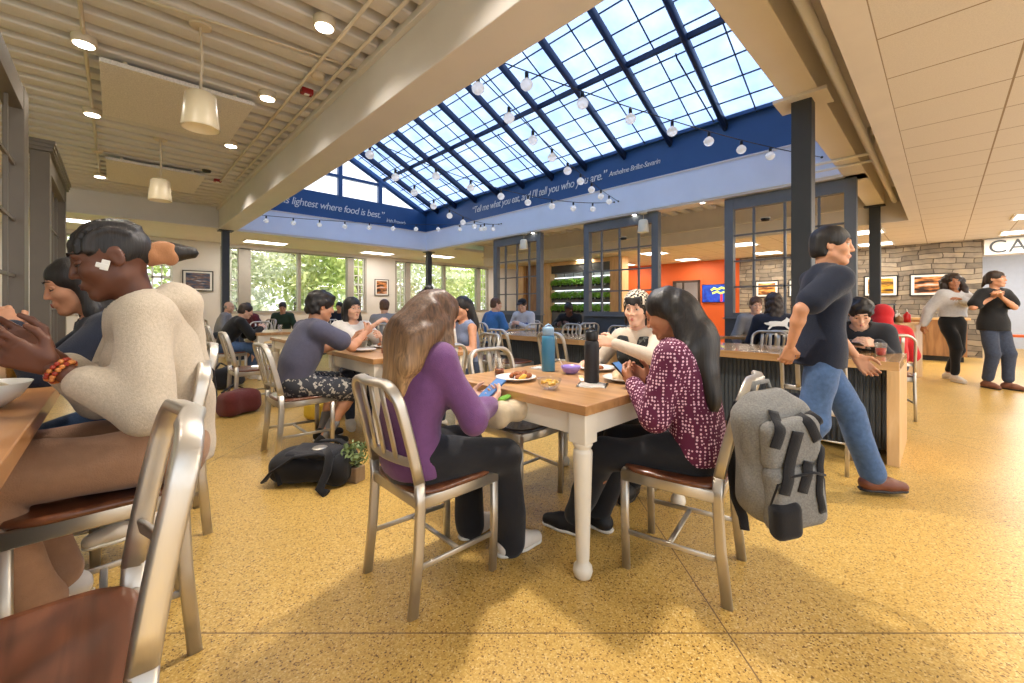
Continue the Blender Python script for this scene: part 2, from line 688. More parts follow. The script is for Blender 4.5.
# ================================================================== materials of the room
def floor_mat():
    m, nt, p = new_mat('terrazzo')
    tc = N(nt, 'ShaderNodeTexCoord')
    vo = N(nt, 'ShaderNodeTexVoronoi', Scale=185.0)
    nt.links.new(tc.outputs['Object'], vo.inputs['Vector'])
    sp = N(nt, 'ShaderNodeSeparateColor')
    nt.links.new(vo.outputs['Color'], sp.inputs['Color'])
    chips = ramp(nt, [(0.0, rgb(104, 74, 36)), (0.07, rgb(148, 112, 56)), (0.13, rgb(190, 152, 80)), (0.55, rgb(206, 168, 90)), (0.88, rgb(214, 180, 106)), (1.0, rgb(224, 198, 138))], 'LINEAR')
    nt.links.new(sp.outputs['Red'], chips.inputs['Fac'])
    nz = N(nt, 'ShaderNodeTexNoise', Scale=1.3, Detail=5.0)
    nt.links.new(tc.outputs['Object'], nz.inputs['Vector'])
    rz = ramp(nt, [(0.3, (0.90, 0.88, 0.84, 1)), (0.7, (1.04, 1.03, 1.0, 1))])
    nt.links.new(nz.outputs['Fac'], rz.inputs['Fac'])
    mx = N(nt, 'ShaderNodeMix', data_type='RGBA', blend_type='MULTIPLY')
    mx.inputs['Factor'].default_value = 1
    nt.links.new(chips.outputs['Color'], mx.inputs['A'])
    nt.links.new(rz.outputs['Color'], mx.inputs['B'])
    # divider strips: a grid turned 46 degrees to the walls, and one strip square to them
    rot = N(nt, 'ShaderNodeVectorRotate', rotation_type='Z_AXIS')
    rot.inputs['Angle'].default_value = -ANG
    nt.links.new(tc.outputs['Object'], rot.inputs['Vector'])
    sep = N(nt, 'ShaderNodeSeparateXYZ')
    nt.links.new(rot.outputs['Vector'], sep.inputs['Vector'])
    sep0 = N(nt, 'ShaderNodeSeparateXYZ')
    nt.links.new(tc.outputs['Object'], sep0.inputs['Vector'])
    outs = []
    for src, off, per in ((sep.outputs['X'], 1.484, 3.05), (sep.outputs['Y'], -0.775, 3.05), (sep0.outputs['X'], 5.5, 6.1)):
        a = N(nt, 'ShaderNodeMath', operation='SUBTRACT'); a.inputs[1].default_value = off
        b = N(nt, 'ShaderNodeMath', operation='PINGPONG'); b.inputs[1].default_value = per / 2
        c = N(nt, 'ShaderNodeMath', operation='LESS_THAN'); c.inputs[1].default_value = 0.0028
        nt.links.new(src, a.inputs[0]); nt.links.new(a.outputs[0], b.inputs[0]); nt.links.new(b.outputs[0], c.inputs[0])
        outs.append(c)
    m1 = N(nt, 'ShaderNodeMath', operation='MAXIMUM'); m2 = N(nt, 'ShaderNodeMath', operation='MAXIMUM')
    nt.links.new(outs[0].outputs[0], m1.inputs[0]); nt.links.new(outs[1].outputs[0], m1.inputs[1])
    nt.links.new(m1.outputs[0], m2.inputs[0]); nt.links.new(outs[2].outputs[0], m2.inputs[1])
    mj = N(nt, 'ShaderNodeMix', data_type='RGBA')
    nt.links.new(m2.outputs[0], mj.inputs['Factor'])
    nt.links.new(mx.outputs['Result'], mj.inputs['A'])
    mj.inputs['B'].default_value = rgb(120, 92, 58)
    nt.links.new(mj.outputs['Result'], p.inputs['Base Color'])
    p.inputs['Roughness'].default_value = 0.34
    p.inputs['Specular IOR Level'].default_value = 0.45
    return m

def stone_mat():
    m, nt, p = new_mat('stone_masonry')
    tc = N(nt, 'ShaderNodeTexCoord')
    sp = N(nt, 'ShaderNodeSeparateXYZ'); cb = N(nt, 'ShaderNodeCombineXYZ')
    nt.links.new(tc.outputs['Object'], sp.inputs['Vector'])
    nt.links.new(sp.outputs['Y'], cb.inputs['X']); nt.links.new(sp.outputs['Z'], cb.inputs['Y'])
    nz = N(nt, 'ShaderNodeTexNoise', Scale=1.6, Detail=2.0)
    nt.links.new(cb.outputs['Vector'], nz.inputs['Vector'])
    ad = N(nt, 'ShaderNodeVectorMath', operation='MULTIPLY_ADD')
    ad.inputs[1].default_value = (0.35, 0.16, 0)
    nt.links.new(nz.outputs['Color'], ad.inputs[0]); nt.links.new(cb.outputs['Vector'], ad.inputs[2])
    br = N(nt, 'ShaderNodeTexBrick', Scale=1.0)
    br.inputs['Brick Width'].default_value = 0.34
    br.inputs['Row Height'].default_value = 0.12
    br.inputs['Mortar Size'].default_value = 0.008
    br.inputs['Bias'].default_value = -0.1
    br.offset = 0.37; br.squash = 1.7; br.squash_frequency = 3
    br.inputs['Color1'].default_value = rgb(160, 149, 134)
    br.inputs['Color2'].default_value = rgb(104, 97, 89)
    br.inputs['Mortar'].default_value = rgb(84, 76, 68)
    nt.links.new(ad.outputs['Vector'], br.inputs['Vector'])
    n2 = N(nt, 'ShaderNodeTexNoise', Scale=5.0, Detail=6.0)
    nt.links.new(cb.outputs['Vector'], n2.inputs['Vector'])
    r2 = ramp(nt, [(0.25, (0.55, 0.52, 0.5, 1)), (0.5, (0.95, 0.93, 0.9, 1)), (0.72, (1.2, 1.1, 0.92, 1))])
    nt.links.new(n2.outputs['Fac'], r2.inputs['Fac'])
    mx = N(nt, 'ShaderNodeMix', data_type='RGBA', blend_type='MULTIPLY'); mx.inputs['Factor'].default_value = 1
    nt.links.new(br.outputs['Color'], mx.inputs['A']); nt.links.new(r2.outputs['Color'], mx.inputs['B'])
    nt.links.new(mx.outputs['Result'], p.inputs['Base Color'])
    p.inputs['Roughness'].default_value = 0.85
    b = N(nt, 'ShaderNodeBump', Strength=0.8, Distance=0.03)
    nt.links.new(br.outputs['Fac'], b.inputs['Height']); b.invert = True
    nt.links.new(b.outputs['Normal'], p.inputs['Normal'])
    return m

def tile_mat():
    m, nt, p = new_mat('ceiling_tile')
    tc = N(nt, 'ShaderNodeTexCoord'); sp = N(nt, 'ShaderNodeSeparateXYZ')
    nt.links.new(tc.outputs['Object'], sp.inputs['Vector'])
    o = []
    for ax, off in (('X', 3.19), ('Y', 0.27)):
        a = N(nt, 'ShaderNodeMath', operation='SUBTRACT'); a.inputs[1].default_value = off
        b = N(nt, 'ShaderNodeMath', operation='PINGPONG'); b.inputs[1].default_value = 0.3
        c = N(nt, 'ShaderNodeMath', operation='LESS_THAN'); c.inputs[1].default_value = 0.006
        nt.links.new(sp.outputs[ax], a.inputs[0]); nt.links.new(a.outputs[0], b.inputs[0]); nt.links.new(b.outputs[0], c.inputs[0])
        o.append(c)
    mxm = N(nt, 'ShaderNodeMath', operation='MAXIMUM')
    nt.links.new(o[0].outputs[0], mxm.inputs[0]); nt.links.new(o[1].outputs[0], mxm.inputs[1])
    nz = N(nt, 'ShaderNodeTexNoise', Scale=160.0, Detail=2.0)
    nt.links.new(tc.outputs['Object'], nz.inputs['Vector'])
    r = ramp(nt, [(0.3, rgb(210, 200, 184)), (0.7, rgb(222, 212, 196))])
    nt.links.new(nz.outputs['Fac'], r.inputs['Fac'])
    mx = N(nt, 'ShaderNodeMix', data_type='RGBA')
    nt.links.new(mxm.outputs[0], mx.inputs['Factor'])
    nt.links.new(r.outputs['Color'], mx.inputs['A'])
    mx.inputs['B'].default_value = rgb(150, 128, 98)
    nt.links.new(mx.outputs['Result'], p.inputs['Base Color'])
    p.inputs['Roughness'].default_value = 0.9
    return m

def skylight_mat():
    m, nt, p = new_mat('fibreglass_panel')
    nt.nodes.remove(p)
    out = nt.nodes['Material Output']
    tc = N(nt, 'ShaderNodeTexCoord')
    nz = N(nt, 'ShaderNodeTexNoise', Scale=2.2, Detail=8.0)
    nt.links.new(tc.outputs['Object'], nz.inputs['Vector'])
    r = ramp(nt, [(0.35, rgb(128, 152, 194)), (0.7, rgb(152, 174, 210))])
    nt.links.new(nz.outputs['Fac'], r.inputs['Fac'])
    tl = N(nt, 'ShaderNodeBsdfTranslucent'); df = N(nt, 'ShaderNodeBsdfDiffuse')
    nt.links.new(r.outputs['Color'], tl.inputs['Color']); nt.links.new(r.outputs['Color'], df.inputs['Color'])
    mx = N(nt, 'ShaderNodeMixShader'); mx.inputs['Fac'].default_value = 0.12
    nt.links.new(tl.outputs['BSDF'], mx.inputs[1]); nt.links.new(df.outputs['BSDF'], mx.inputs[2])
    nt.links.new(mx.outputs['Shader'], out.inputs['Surface'])
    return m

M = {}
M['floor'] = floor_mat()
M['stone'] = stone_mat()
M['tile'] = tile_mat()
M['panel'] = skylight_mat()
M['deck'] = pm('painted_deck', rgb(216, 212, 208), 0.45, var=0.03, scale=3)
M['beam'] = pm('painted_beam', rgb(222, 217, 212), 0.42, var=0.03, scale=2, bump=0.05, bscale=30)
M['strip'] = pm('plaster_strip', rgb(218, 208, 194), 0.8, var=0.03, scale=4)
M['navy'] = pm('navy_paint', rgb(46, 84, 132), 0.35, var=0.05, scale=3)
M['navy_dark'] = pm('navy_frame', rgb(28, 46, 78), 0.4, var=0.05, scale=3)
M['sky_tint'] = pm('sky_tinted_paint', rgb(230, 237, 250), 0.6, var=0.03, scale=2)  # blue of the sky light put into the white fascia colour
M['white_wall'] = pm('warm_white_wall', rgb(226, 222, 218), 0.75, var=0.02, scale=2)
M['orange'] = pm('orange_wall_paint', rgb(200, 88, 30), 0.6, var=0.04, scale=2)
M['steel'] = pm('charcoal_steel', rgb(58, 62, 68), 0.45, 0.0, var=0.06, scale=6)
M['screen'] = pm('grey_screen_paint', rgb(104, 107, 110), 0.45, var=0.05, scale=5)
M['bronze'] = pm('brown_grey_screen_paint', rgb(104, 96, 86), 0.45, var=0.05, scale=5)
M['casing'] = pm('window_casing', rgb(170, 164, 156), 0.5, var=0.03)
M['muntin'] = pm('white_muntin', rgb(232, 232, 228), 0.5, var=0.02)
M['glass'] = glass_mat('clear_glass')
M['troffer'] = emit_mat('lit_diffuser', (1.0, 0.95, 0.86, 1), 5.0)
M['lampface'] = emit_mat('lit_lamp_face', (1.0, 0.94, 0.85, 1), 14.0)
M['fixture'] = pm('beige_fixture', rgb(214, 200, 176), 0.4, var=0.03)
M['ltwood'] = wood_mat('pale_oak', [rgb(196, 156, 106), rgb(212, 172, 120), rgb(226, 190, 140)], 'Z', 5)
M['ltwood_x'] = wood_mat('pale_oak_flat', [rgb(190, 148, 98), rgb(208, 168, 116), rgb(222, 186, 136)], 'Y', 5)
M['block'] = wood_mat('butcher_block', [rgb(172, 126, 78), rgb(194, 148, 98), rgb(210, 168, 118)], 'Y', 5, stave=0.045, rough=0.3, coat=0.3)
M['cntr'] = wood_mat('dining_counter_wood', [rgb(164, 112, 66), rgb(186, 134, 84), rgb(204, 154, 104)], 'Y', 4, stave=0.09, rough=0.3, coat=0.3)
M['walnut'] = wood_mat('walnut_seat', [rgb(74, 40, 24), rgb(104, 60, 38), rgb(132, 82, 54)], 'X', 5, rough=0.3, coat=0.35)
M['bkwood'] = wood_mat('brown_panel_wood', [rgb(120, 84, 54), rgb(150, 108, 70), rgb(170, 128, 86)], 'Z', 4)
M['black'] = pm('black_plastic', rgb(24, 24, 26), 0.4, var=0.2)
M['white'] = pm('white_paint', rgb(238, 236, 230), 0.4, var=0.02)
M['corr'] = pm('corrugated_grey_panel', rgb(76, 82, 88), 0.5, var=0.06)

# ================================================================== floor and ceilings
struct('floor', MB().mm((-9, -2.6, -0.12), (22, 17.5, 0)), M['floor'])

def ribbed(x0, x1, y0, y1, z, pitch=0.30, h=0.10):
    mb = MB(); bm = mb.bm
    prof = []; y = y0
    while y < y1:
        for fy, fz in ((0, 0), (0.04, -0.012), (0.30, -0.018), (0.56, -0.012), (0.60, 0), (0.64, h), (0.96, h), (1.0, 0)):
            prof.append((min(y + fy * pitch, y1), z + fz))
        y += pitch
    a = [bm.verts.new((x0, p[0], p[1])) for p in prof]
    b = [bm.verts.new((x1, p[0], p[1])) for p in prof]
    for i in range(len(prof) - 1):
        if (a[i].co - a[i + 1].co).length > 1e-6:
            bm.faces.new((a[i], b[i], b[i + 1], a[i + 1]))
    mb.mm((x0, y0, z + h + 0.02), (x1, y1, z + h + 0.12))
    return mb
struct('ceiling', ribbed(-5.2, 1.80, -1.5, 12.05, 3.57), M['deck'])
struct('ceiling', MB().mm((1.8, -7, 2.72), (14.3, 0.27, 2.82)).mm((10.2, 0.27, 2.72), (14.3, 12.2, 2.82)), M['tile'])
struct('ceiling', MB().mm((1.8, 0.27, 2.716), (10.35, 0.43, 3.4)), M['strip'])
struct('ceiling', ribbed(7.9, 10.2, 0.7, 12.2, 3.5), M['deck'])
struct('ceiling', MB().mm((-5.2, 12.25, 3.25), (18, 16.4, 3.35)), M['white_wall'])
struct('ceiling', MB().mm((1.8, 0.43, 3.35), (10.35, 0.76, 3.45)), M['beam'])

# beams round the light well
b = MB().mm((1.79, -2, 3.05), (2.17, 12.05, 3.72), 0.012)
b.mm((1.74, -2, 3.50), (1.79, 12.05, 3.57), 0.006)
struct('trim_1', b, M['beam'])
b = MB().mm((1.9, 0.745, 3.05), (10.3, 1.0, 3.40), 0.01)
b.box((4.5, 0.88, 3.035), (0.34, 0.40, 0.03), None, 0.004)
b.mm((2.0, 0.69, 3.33), (10.2, 0.75, 3.36))
struct('trim_2', b, M['beam'])
b = MB().mm((-5.2, 12.05, 3.05), (1.8, 12.25, 3.66)).mm((-5.2, 11.98, 3.05), (1.8, 12.05, 3.10))
struct('trim_3', b, M['deck'])
b = MB().mm((7.57, 0.745, 3.05), (7.9, 12.3, 3.6), 0.008).mm((1.8, 12.07, 3.05), (7.9, 12.35, 3.12))
struct('trim_4', b, M['beam'])
b = MB().mm((10.2, 0.43, 2.715), (10.35, 12.2, 3.6)).mm((10.12, 0.8, 3.03), (10.2, 12.2, 3.07))
struct('trim_5', b, M['strip'])
# fascias coloured by painted-in sky light, navy bands above (far and right sides of the well), plain inner faces on the near and left sides
b = MB().mm((2.17, 12.05, 3.10), (7.55, 12.15, 3.66)).mm((7.55, 1.0, 3.09), (7.60, 12.15, 3.66))
struct('trim_6', b, M['sky_tint'])
b = MB().mm((2.17, 12.08, 3.66), (7.6, 12.2, 4.39)).mm((7.58, 0.9, 3.66), (7.7, 12.2, 4.39)).mm((7.50, 0.9, 4.36), (7.7, 12.2, 4.44))
b.mm((2.0, 0.9, 3.4), (7.7, 1.02, 4.39)).mm((2.0, 0.9, 3.7), (2.17, 12.2, 4.39))
b.prism([(2.1, 0.9, 4.38), (7.6, 0.9, 4.38), (4.85, 0.9, 5.58)], (0, 0.1, 0))
struct('trim_7', b, M['navy'])
b = MB().mm((2.17, 12.03, 3.655), (7.6, 12.1, 3.685)).mm((7.535, 1.0, 3.655), (7.6, 12.1, 3.685))
struct('trim_8', b, M['beam'])

# quotations on the navy bands
t1 = text_mesh('wall_lettering', 'Laughter is lightest where food is best.\u201d', 0.345, M['white'], None,
          basis((1, 0, 0), (0, 0, 1), (0, -1, 0), (2.30, 12.07, 3.93)), shear=0.25, spacing=0.92, width=3.75)
tag(t1, 'white slanted quotation about laughter and food on the far navy band', 'lettering')
text_mesh('attribution', 'Irish Proverb', 0.16, M['white'], t1,
          basis((1, 0, 0), (0, 0, 1), (0, -1, 0), (6.12, 12.07, 3.84)), shear=0.25, spacing=0.9, width=0.66)
t2 = text_mesh('wall_lettering', '\u201cTell me what you eat, and I\u2019ll tell you who you are.\u201d', 0.345, M['white'], None,
          basis((0, -1, 0), (0, 0, 1), (-1, 0, 0), (7.57, 9.6, 3.92)), shear=0.25, spacing=0.92, width=4.6)
tag(t2, 'white slanted quotation about eating on the right-hand navy band', 'lettering')
text_mesh('attribution', 'Anthelme Brillat-Savarin', 0.19, M['white'], t2,
          basis((0, -1, 0), (0, 0, 1), (-1, 0, 0), (7.57, 4.92, 3.94)), shear=0.25, spacing=0.9, width=1.15)
def fit_width(o, axis, length):
    co = [v.co[axis] for v in o.data.vertices]
    lo, hi = min(co), max(co)
    return hi - lo

# ================================================================== skylight roof
SL = 0.493
def roof_z(x):
    return 4.33 + SL * (7.55 - x) if x >= 4.85 else 4.33 + SL * (x - 2.15)
sky = thing('window_1', None, None, (4.85, 6.5, 4.4)); sky['kind'] = 'structure'
OFF = Vector((4.85, 6.5, 4.4))
def slope_bar(mb, y, x0, x1, w_, h_, dz=0.0):
    for sgn in (1, -1):
        p = []
        for x in (x0, x1):
            xx = 4.85 + sgn * (x - 4.85)
            p.append(Vector((xx, y, roof_z(xx) + dz)) - OFF)
        mb.sweep(p, w_, h_, (0, 0, 1), round_=2)
ys = [1.62 + 0.975 * k for k in range(11)]
for y in ys:
    mb = MB(); slope_bar(mb, y, 7.58, 4.85, 0.075, 0.17, -0.05)
    mb.build('rafter', M['navy_dark'], sky)
mb = MB()
for x in (5.97, 3.73):
    mb.box(Vector((x, 6.5, roof_z(x) - 0.03)) - OFF, (0.06, 10.9, 0.08))
mb.box(Vector((4.85, 6.5, roof_z(4.85) - 0.02)) - OFF, (0.12, 10.9, 0.14))
mb.build('purlin', M['navy_dark'], sky)
mb = MB()
for y in [a + 0.4875 for a in ys[:-1]] + [1.15, 11.75]:
    slope_bar(mb, y, 7.56, 4.85, 0.018, 0.03, 0.03)
nrow = 8
for k in range(1, nrow):
    for sgn in (1, -1):
        x = 4.85 + sgn * 2.7 * k / nrow
        mb.box(Vector((x, 6.5, roof_z(x) + 0.03)) - OFF, (0.015, 10.9, 0.02))
mb.build('glazing_bars', M['navy_dark'], sky)['label'] = 'thin dark glazing bars'
mb = MB()
for sgn in (1, -1):
    a, c = 4.85, 4.85 + sgn * 2.80
    mb.quad([Vector((a, 1.0, roof_z(a) + 0.06)) - OFF, Vector((c, 1.0, roof_z(c) + 0.06)) - OFF, Vector((c, 12.1, roof_z(c) + 0.06)) - OFF, Vector((a, 12.1, roof_z(a) + 0.06)) - OFF])
mb.build('glazing', M['panel'], sky)['label'] = 'milky white fibreglass panels'
for y in (2.75, 6.7, 9.6):
    mb = MB(); x0 = 6.0
    mb.tube([Vector((x0, y, roof_z(x0) - 0.16)) - OFF, Vector((x0 + 0.05, y, roof_z(x0) - 0.22)) - OFF, Vector((7.48, y, 4.38)) - OFF], 0.012, 6)
    mb.build('opening_rod', M['navy_dark'], sky)
# gable
g = thing('window_2', None, None, (4.85, 12.1, 4.39)); g['kind'] = 'structure'
GO = Vector((4.85, 12.1, 4.39))
mb = MB()
mb.sweep([Vector((7.6, 12.12, roof_z(7.6) - 0.02)) - GO, Vector((4.85, 12.12, roof_z(4.85) - 0.02)) - GO, Vector((2.1, 12.12, roof_z(2.1) - 0.02)) - GO], 0.12, 0.22, (0, 0, 1), round_=2)
for x in (5.93, 4.70, 3.5):
    mb.mm(Vector((x - 0.06, 12.06, 4.35)) - GO, Vector((x + 0.06, 12.18, roof_z(x))) - GO)
mb.mm(Vector((3.3, 12.07, 4.91)) - GO, Vector((6.35, 12.17, 4.99)) - GO)
mb.build('frame', M['navy'], g)
mb = MB().prism([Vector((2.3, 12.14, 4.4)) - GO, Vector((7.4, 12.14, 4.4)) - GO, Vector((4.85, 12.14, 5.6)) - GO], (0, 0.012, 0))
mb.build('glass', M['glass'], g)

# steel posts that carry the well
for x, y, wd in ((4.5, 0.88, 0.155), (10.22, 0.88, 0.16), (7.72, 12.15, 0.155), (1.95, 12.2, 0.155)):
    mb = MB()
    mb.box((x, y, 1.525), (wd, wd, 3.05), None, 0.008).box((x, y, 3.035), (wd + 0.14, wd + 0.14, 0.02)).box((x, y, 0.012), (wd + 0.12, wd + 0.12, 0.02))
    struct('column', mb, M['steel'])

# ================================================================== outer walls
def wall_y(name, y, x0, x1, z1, holes, th, mat):
    """wall facing the room at y; holes = (xa, xb, za, zb)"""
    mb = MB(); x = x0
    for xa, xb, za, zb in holes:
        mb.mm((x, y, 0), (xa, y + th, z1)); mb.mm((xa, y, 0), (xb, y + th, za)); mb.mm((xa, y, zb), (xb, y + th, z1)); x = xb
    mb.mm((x, y, 0), (x1, y + th, z1))
    return struct(name, mb, mat)
YW, SILL, HEAD = 16.2, 1.0, 3.14
holes = [(-3.6, -2.2, SILL, HEAD), (-1.2, 0.0, SILL, HEAD), (0.55, 1.25, SILL, HEAD), (2.45, 7.35, SILL, HEAD), (8.62, 13.85, SILL, HEAD)]
wall_y('wall_far', YW, -5.2, 18, 3.3, holes, 0.2, M['white_wall'])

def window_y(n, x0, x1, segs):
    r = thing('window_%d' % n, None, None, ((x0 + x1) / 2, YW + 0.1, SILL)); r['kind'] = 'structure'
    O = Vector(((x0 + x1) / 2, YW + 0.1, SILL)); H = HEAD - SILL
    fr = MB(); mu = MB(); gl = MB()
    fr.mm(Vector((x0, YW - 0.03, SILL - 0.05)) - O, Vector((x1, YW + 0.2, SILL + 0.04)) - O)
    fr.mm(Vector((x0, YW - 0.02, HEAD - 0.04)) - O, Vector((x1, YW + 0.2, HEAD + 0.0)) - O)
    for kind, a, c in segs:
        if kind == 'post':
            fr.mm(Vector((a, YW - 0.02, SILL)) - O, Vector((c, YW + 0.2, HEAD)) - O)
        elif kind == 'small':
            nx_ = max(2, round((c - a) / 0.24)); nz_ = 6
            for i in range(nx_ + 1):
                xx = a + (c - a) * i / nx_
                mu.mm(Vector((xx - 0.018, YW + 0.06, SILL)) - O, Vector((xx + 0.018, YW + 0.1, HEAD)) - O)
            for k in range(nz_ + 1):
                zz = SILL + H * k / nz_; e = 0.035 if k == 3 else 0.018
                mu.mm(Vector((a, YW + 0.06, zz - e)) - O, Vector((c, YW + 0.1, zz + e)) - O)
    gl.mm(Vector((x0, YW + 0.11, SILL)) - O, Vector((x1, YW + 0.12, HEAD)) - O)
    fr.build('frame', M['casing'], r)
    mu.build('muntins', M['muntin'], r)
    gl.build('glass', M['glass'], r)
window_y(3, 2.45, 7.35, [('post', 2.45, 2.53), ('small', 2.55, 2.95), ('post', 2.95, 3.30), ('post', 4.78, 4.88), ('post', 6.58, 6.82), ('small', 6.85, 7.25), ('post', 7.27, 7.35)])
window_y(4, 8.62, 13.85, [('post', 8.62, 8.69), ('small', 8.72, 9.10), ('post', 9.12, 9.35), ('post', 11.1, 11.2), ('post', 13.1, 13.32), ('small', 13.35, 13.75), ('post', 13.77, 13.85)])
window_y(5, 0.55, 1.25, [('small', 0.58, 1.22)])
window_y(6, -1.2, 0.0, [('small', -1.18, -0.02)])
window_y(7, -3.6, -2.2, [('small', -3.58, -2.22)])

# left outer wall, seen between the bars of the counter screen
mb = MB(); y = -1
for ya, yb in ((1.0, 3.4), (4.2, 6.6), (7.4, 9.8), (10.6, 13.0), (13.6, 15.6)):
    mb.mm((-5.2, y, 0), (-5.0, ya, 3.6)).mm((-5.2, ya, 0), (-5.0, yb, 0.9)).mm((-5.2, ya, 3.0), (-5.0, yb, 3.6)); y = yb
mb.mm((-5.2, y, 0), (-5.0, 16.4, 3.6))
struct('wall_left', mb, M['white_wall'])
for n, (ya, yb) in enumerate(((1.0, 3.4), (4.2, 6.6), (7.4, 9.8), (10.6, 13.0), (13.6, 15.6))):
    r = thing('window_%d' % (8 + n), None, None, (-5.1, (ya + yb) / 2, 0.9)); r['kind'] = 'structure'
    mu = MB(); H = 2.1; W_ = yb - ya
    for i in range(5):
        mu.box((0, -W_ / 2 + W_ * i / 4, H / 2), (0.05, 0.05, H))
    for k in range(5):
        mu.box((0, 0, H * k / 4), (0.05, W_, 0.05))
    mu.build('frame', M['muntin'], r)
    MB().box((0.03, 0, H / 2), (0.01, W_, H)).build('glass', M['glass'], r)

# orange wall, stone wall and the lit opening beyond them
XW = 14.3
struct('wall_orange', MB().mm((XW, 4.47, 0), (XW + 0.2, 5.72, 2.9)).mm((XW, 5.72, 2.07), (XW + 0.2, 6.62, 2.9)).mm((XW, 6.62, 0), (XW + 0.2, 9.0, 2.9)), M['orange'])
struct('wall_stone', MB().mm((XW - 0.03, -0.62, 0), (XW + 0.2, 4.47, 2.9)), M['stone'])
struct('wall_grey', MB().mm((18.3, -6, 0), (18.5, 16.4, 3.3)).mm((XW, 8.9, 0), (18.3, 9.1, 3.0)), pm('pale_grey_wall', rgb(196, 200, 208), 0.7, var=0.03))
struct('ceiling', MB().mm((XW + 0.2, -6, 2.75), (18.5, 9, 2.85)), M['tile'])
struct('wall_lintel', MB().mm((XW, -6, 2.33), (XW + 0.2, -0.62, 2.9)), M['white_wall'])

# door in the orange wall: dark frame, glazed leaf
dr = thing('door_1', None, None, (XW, 6.17, 0)); dr['kind'] = 'structure'
mb = MB().mm((-0.04, -0.47, 0), (0.12, -0.40, 2.09)).mm((-0.04, 0.40, 0), (0.12, 0.47, 2.09)).mm((-0.04, -0.47, 2.02), (0.12, 0.47, 2.09)).mm((-0.02, 0.10, 0), (0.06, 0.14, 2.04)).mm((0, -0.4, 0.95), (0.05, 0.4, 1.0))
mb.build('frame', pm('dark_door_frame', rgb(60, 48, 42), 0.5), dr)
MB().mm((0.02, -0.4, 0.02), (0.03, 0.4, 2.02)).build('glass', M['glass'], dr)

# sign above the opening
sg = thing('hanging_sign', 'white sign with large dark grey letters above the doorway beside the stone wall', 'sign', (XW - 0.06, -0.64, 2.33))
MB().mm((-0.02, -1.9, 0.02), (0.05, 0, 0.36), 0.004).build('panel', M['white'], sg)
text_mesh('letters', 'CA', 0.40, pm('sign_letter_grey', rgb(70, 74, 80), 0.5), sg, basis((0, -1, 0), (0, 0, 1), (-1, 0, 0), (-0.024, -0.06, 0.055)), extrude=0.004, spacing=1.05)
# unseen slabs added over the ceilings to stop sun leaks
struct('roof', MB().mm((7.7, -7, 3.9), (18.6, 16.5, 4.0)).mm((-5.3, 12.2, 3.9), (7.7, 16.5, 4.0)).mm((-5.3, -2, 3.9), (1.85, 12.2, 4.0)).mm((1.85, -7, 3.9), (7.7, 0.88, 4.0)).mm((7.6, 0.8, 3.4), (7.75, 12.3, 4.0)), M['deck'])

# ================================================================== brushed aluminium chairs
def alu_mat():
    m, nt, p = new_mat('brushed_aluminium')
    tc = N(nt, 'ShaderNodeTexCoord'); mp = N(nt, 'ShaderNodeMapping'); mp.inputs['Scale'].default_value = (90, 90, 6)
    nt.links.new(tc.outputs['Object'], mp.inputs['Vector'])
    nz = N(nt, 'ShaderNodeTexNoise', Scale=6.0, Detail=3.0)
    nt.links.new(mp.outputs['Vector'], nz.inputs['Vector'])
    r = ramp(nt, [(0.3, (0.30, 0.30, 0.30, 1)), (0.7, (0.46, 0.46, 0.46, 1))])
    nt.links.new(nz.outputs['Fac'], r.inputs['Fac'])
    nt.links.new(r.outputs['Color'], p.inputs['Roughness'])
    p.inputs['Base Color'].default_value = rgb(204, 198, 188)
    p.inputs['Metallic'].default_value = 0.85
    return m
M['alu'] = alu_mat()

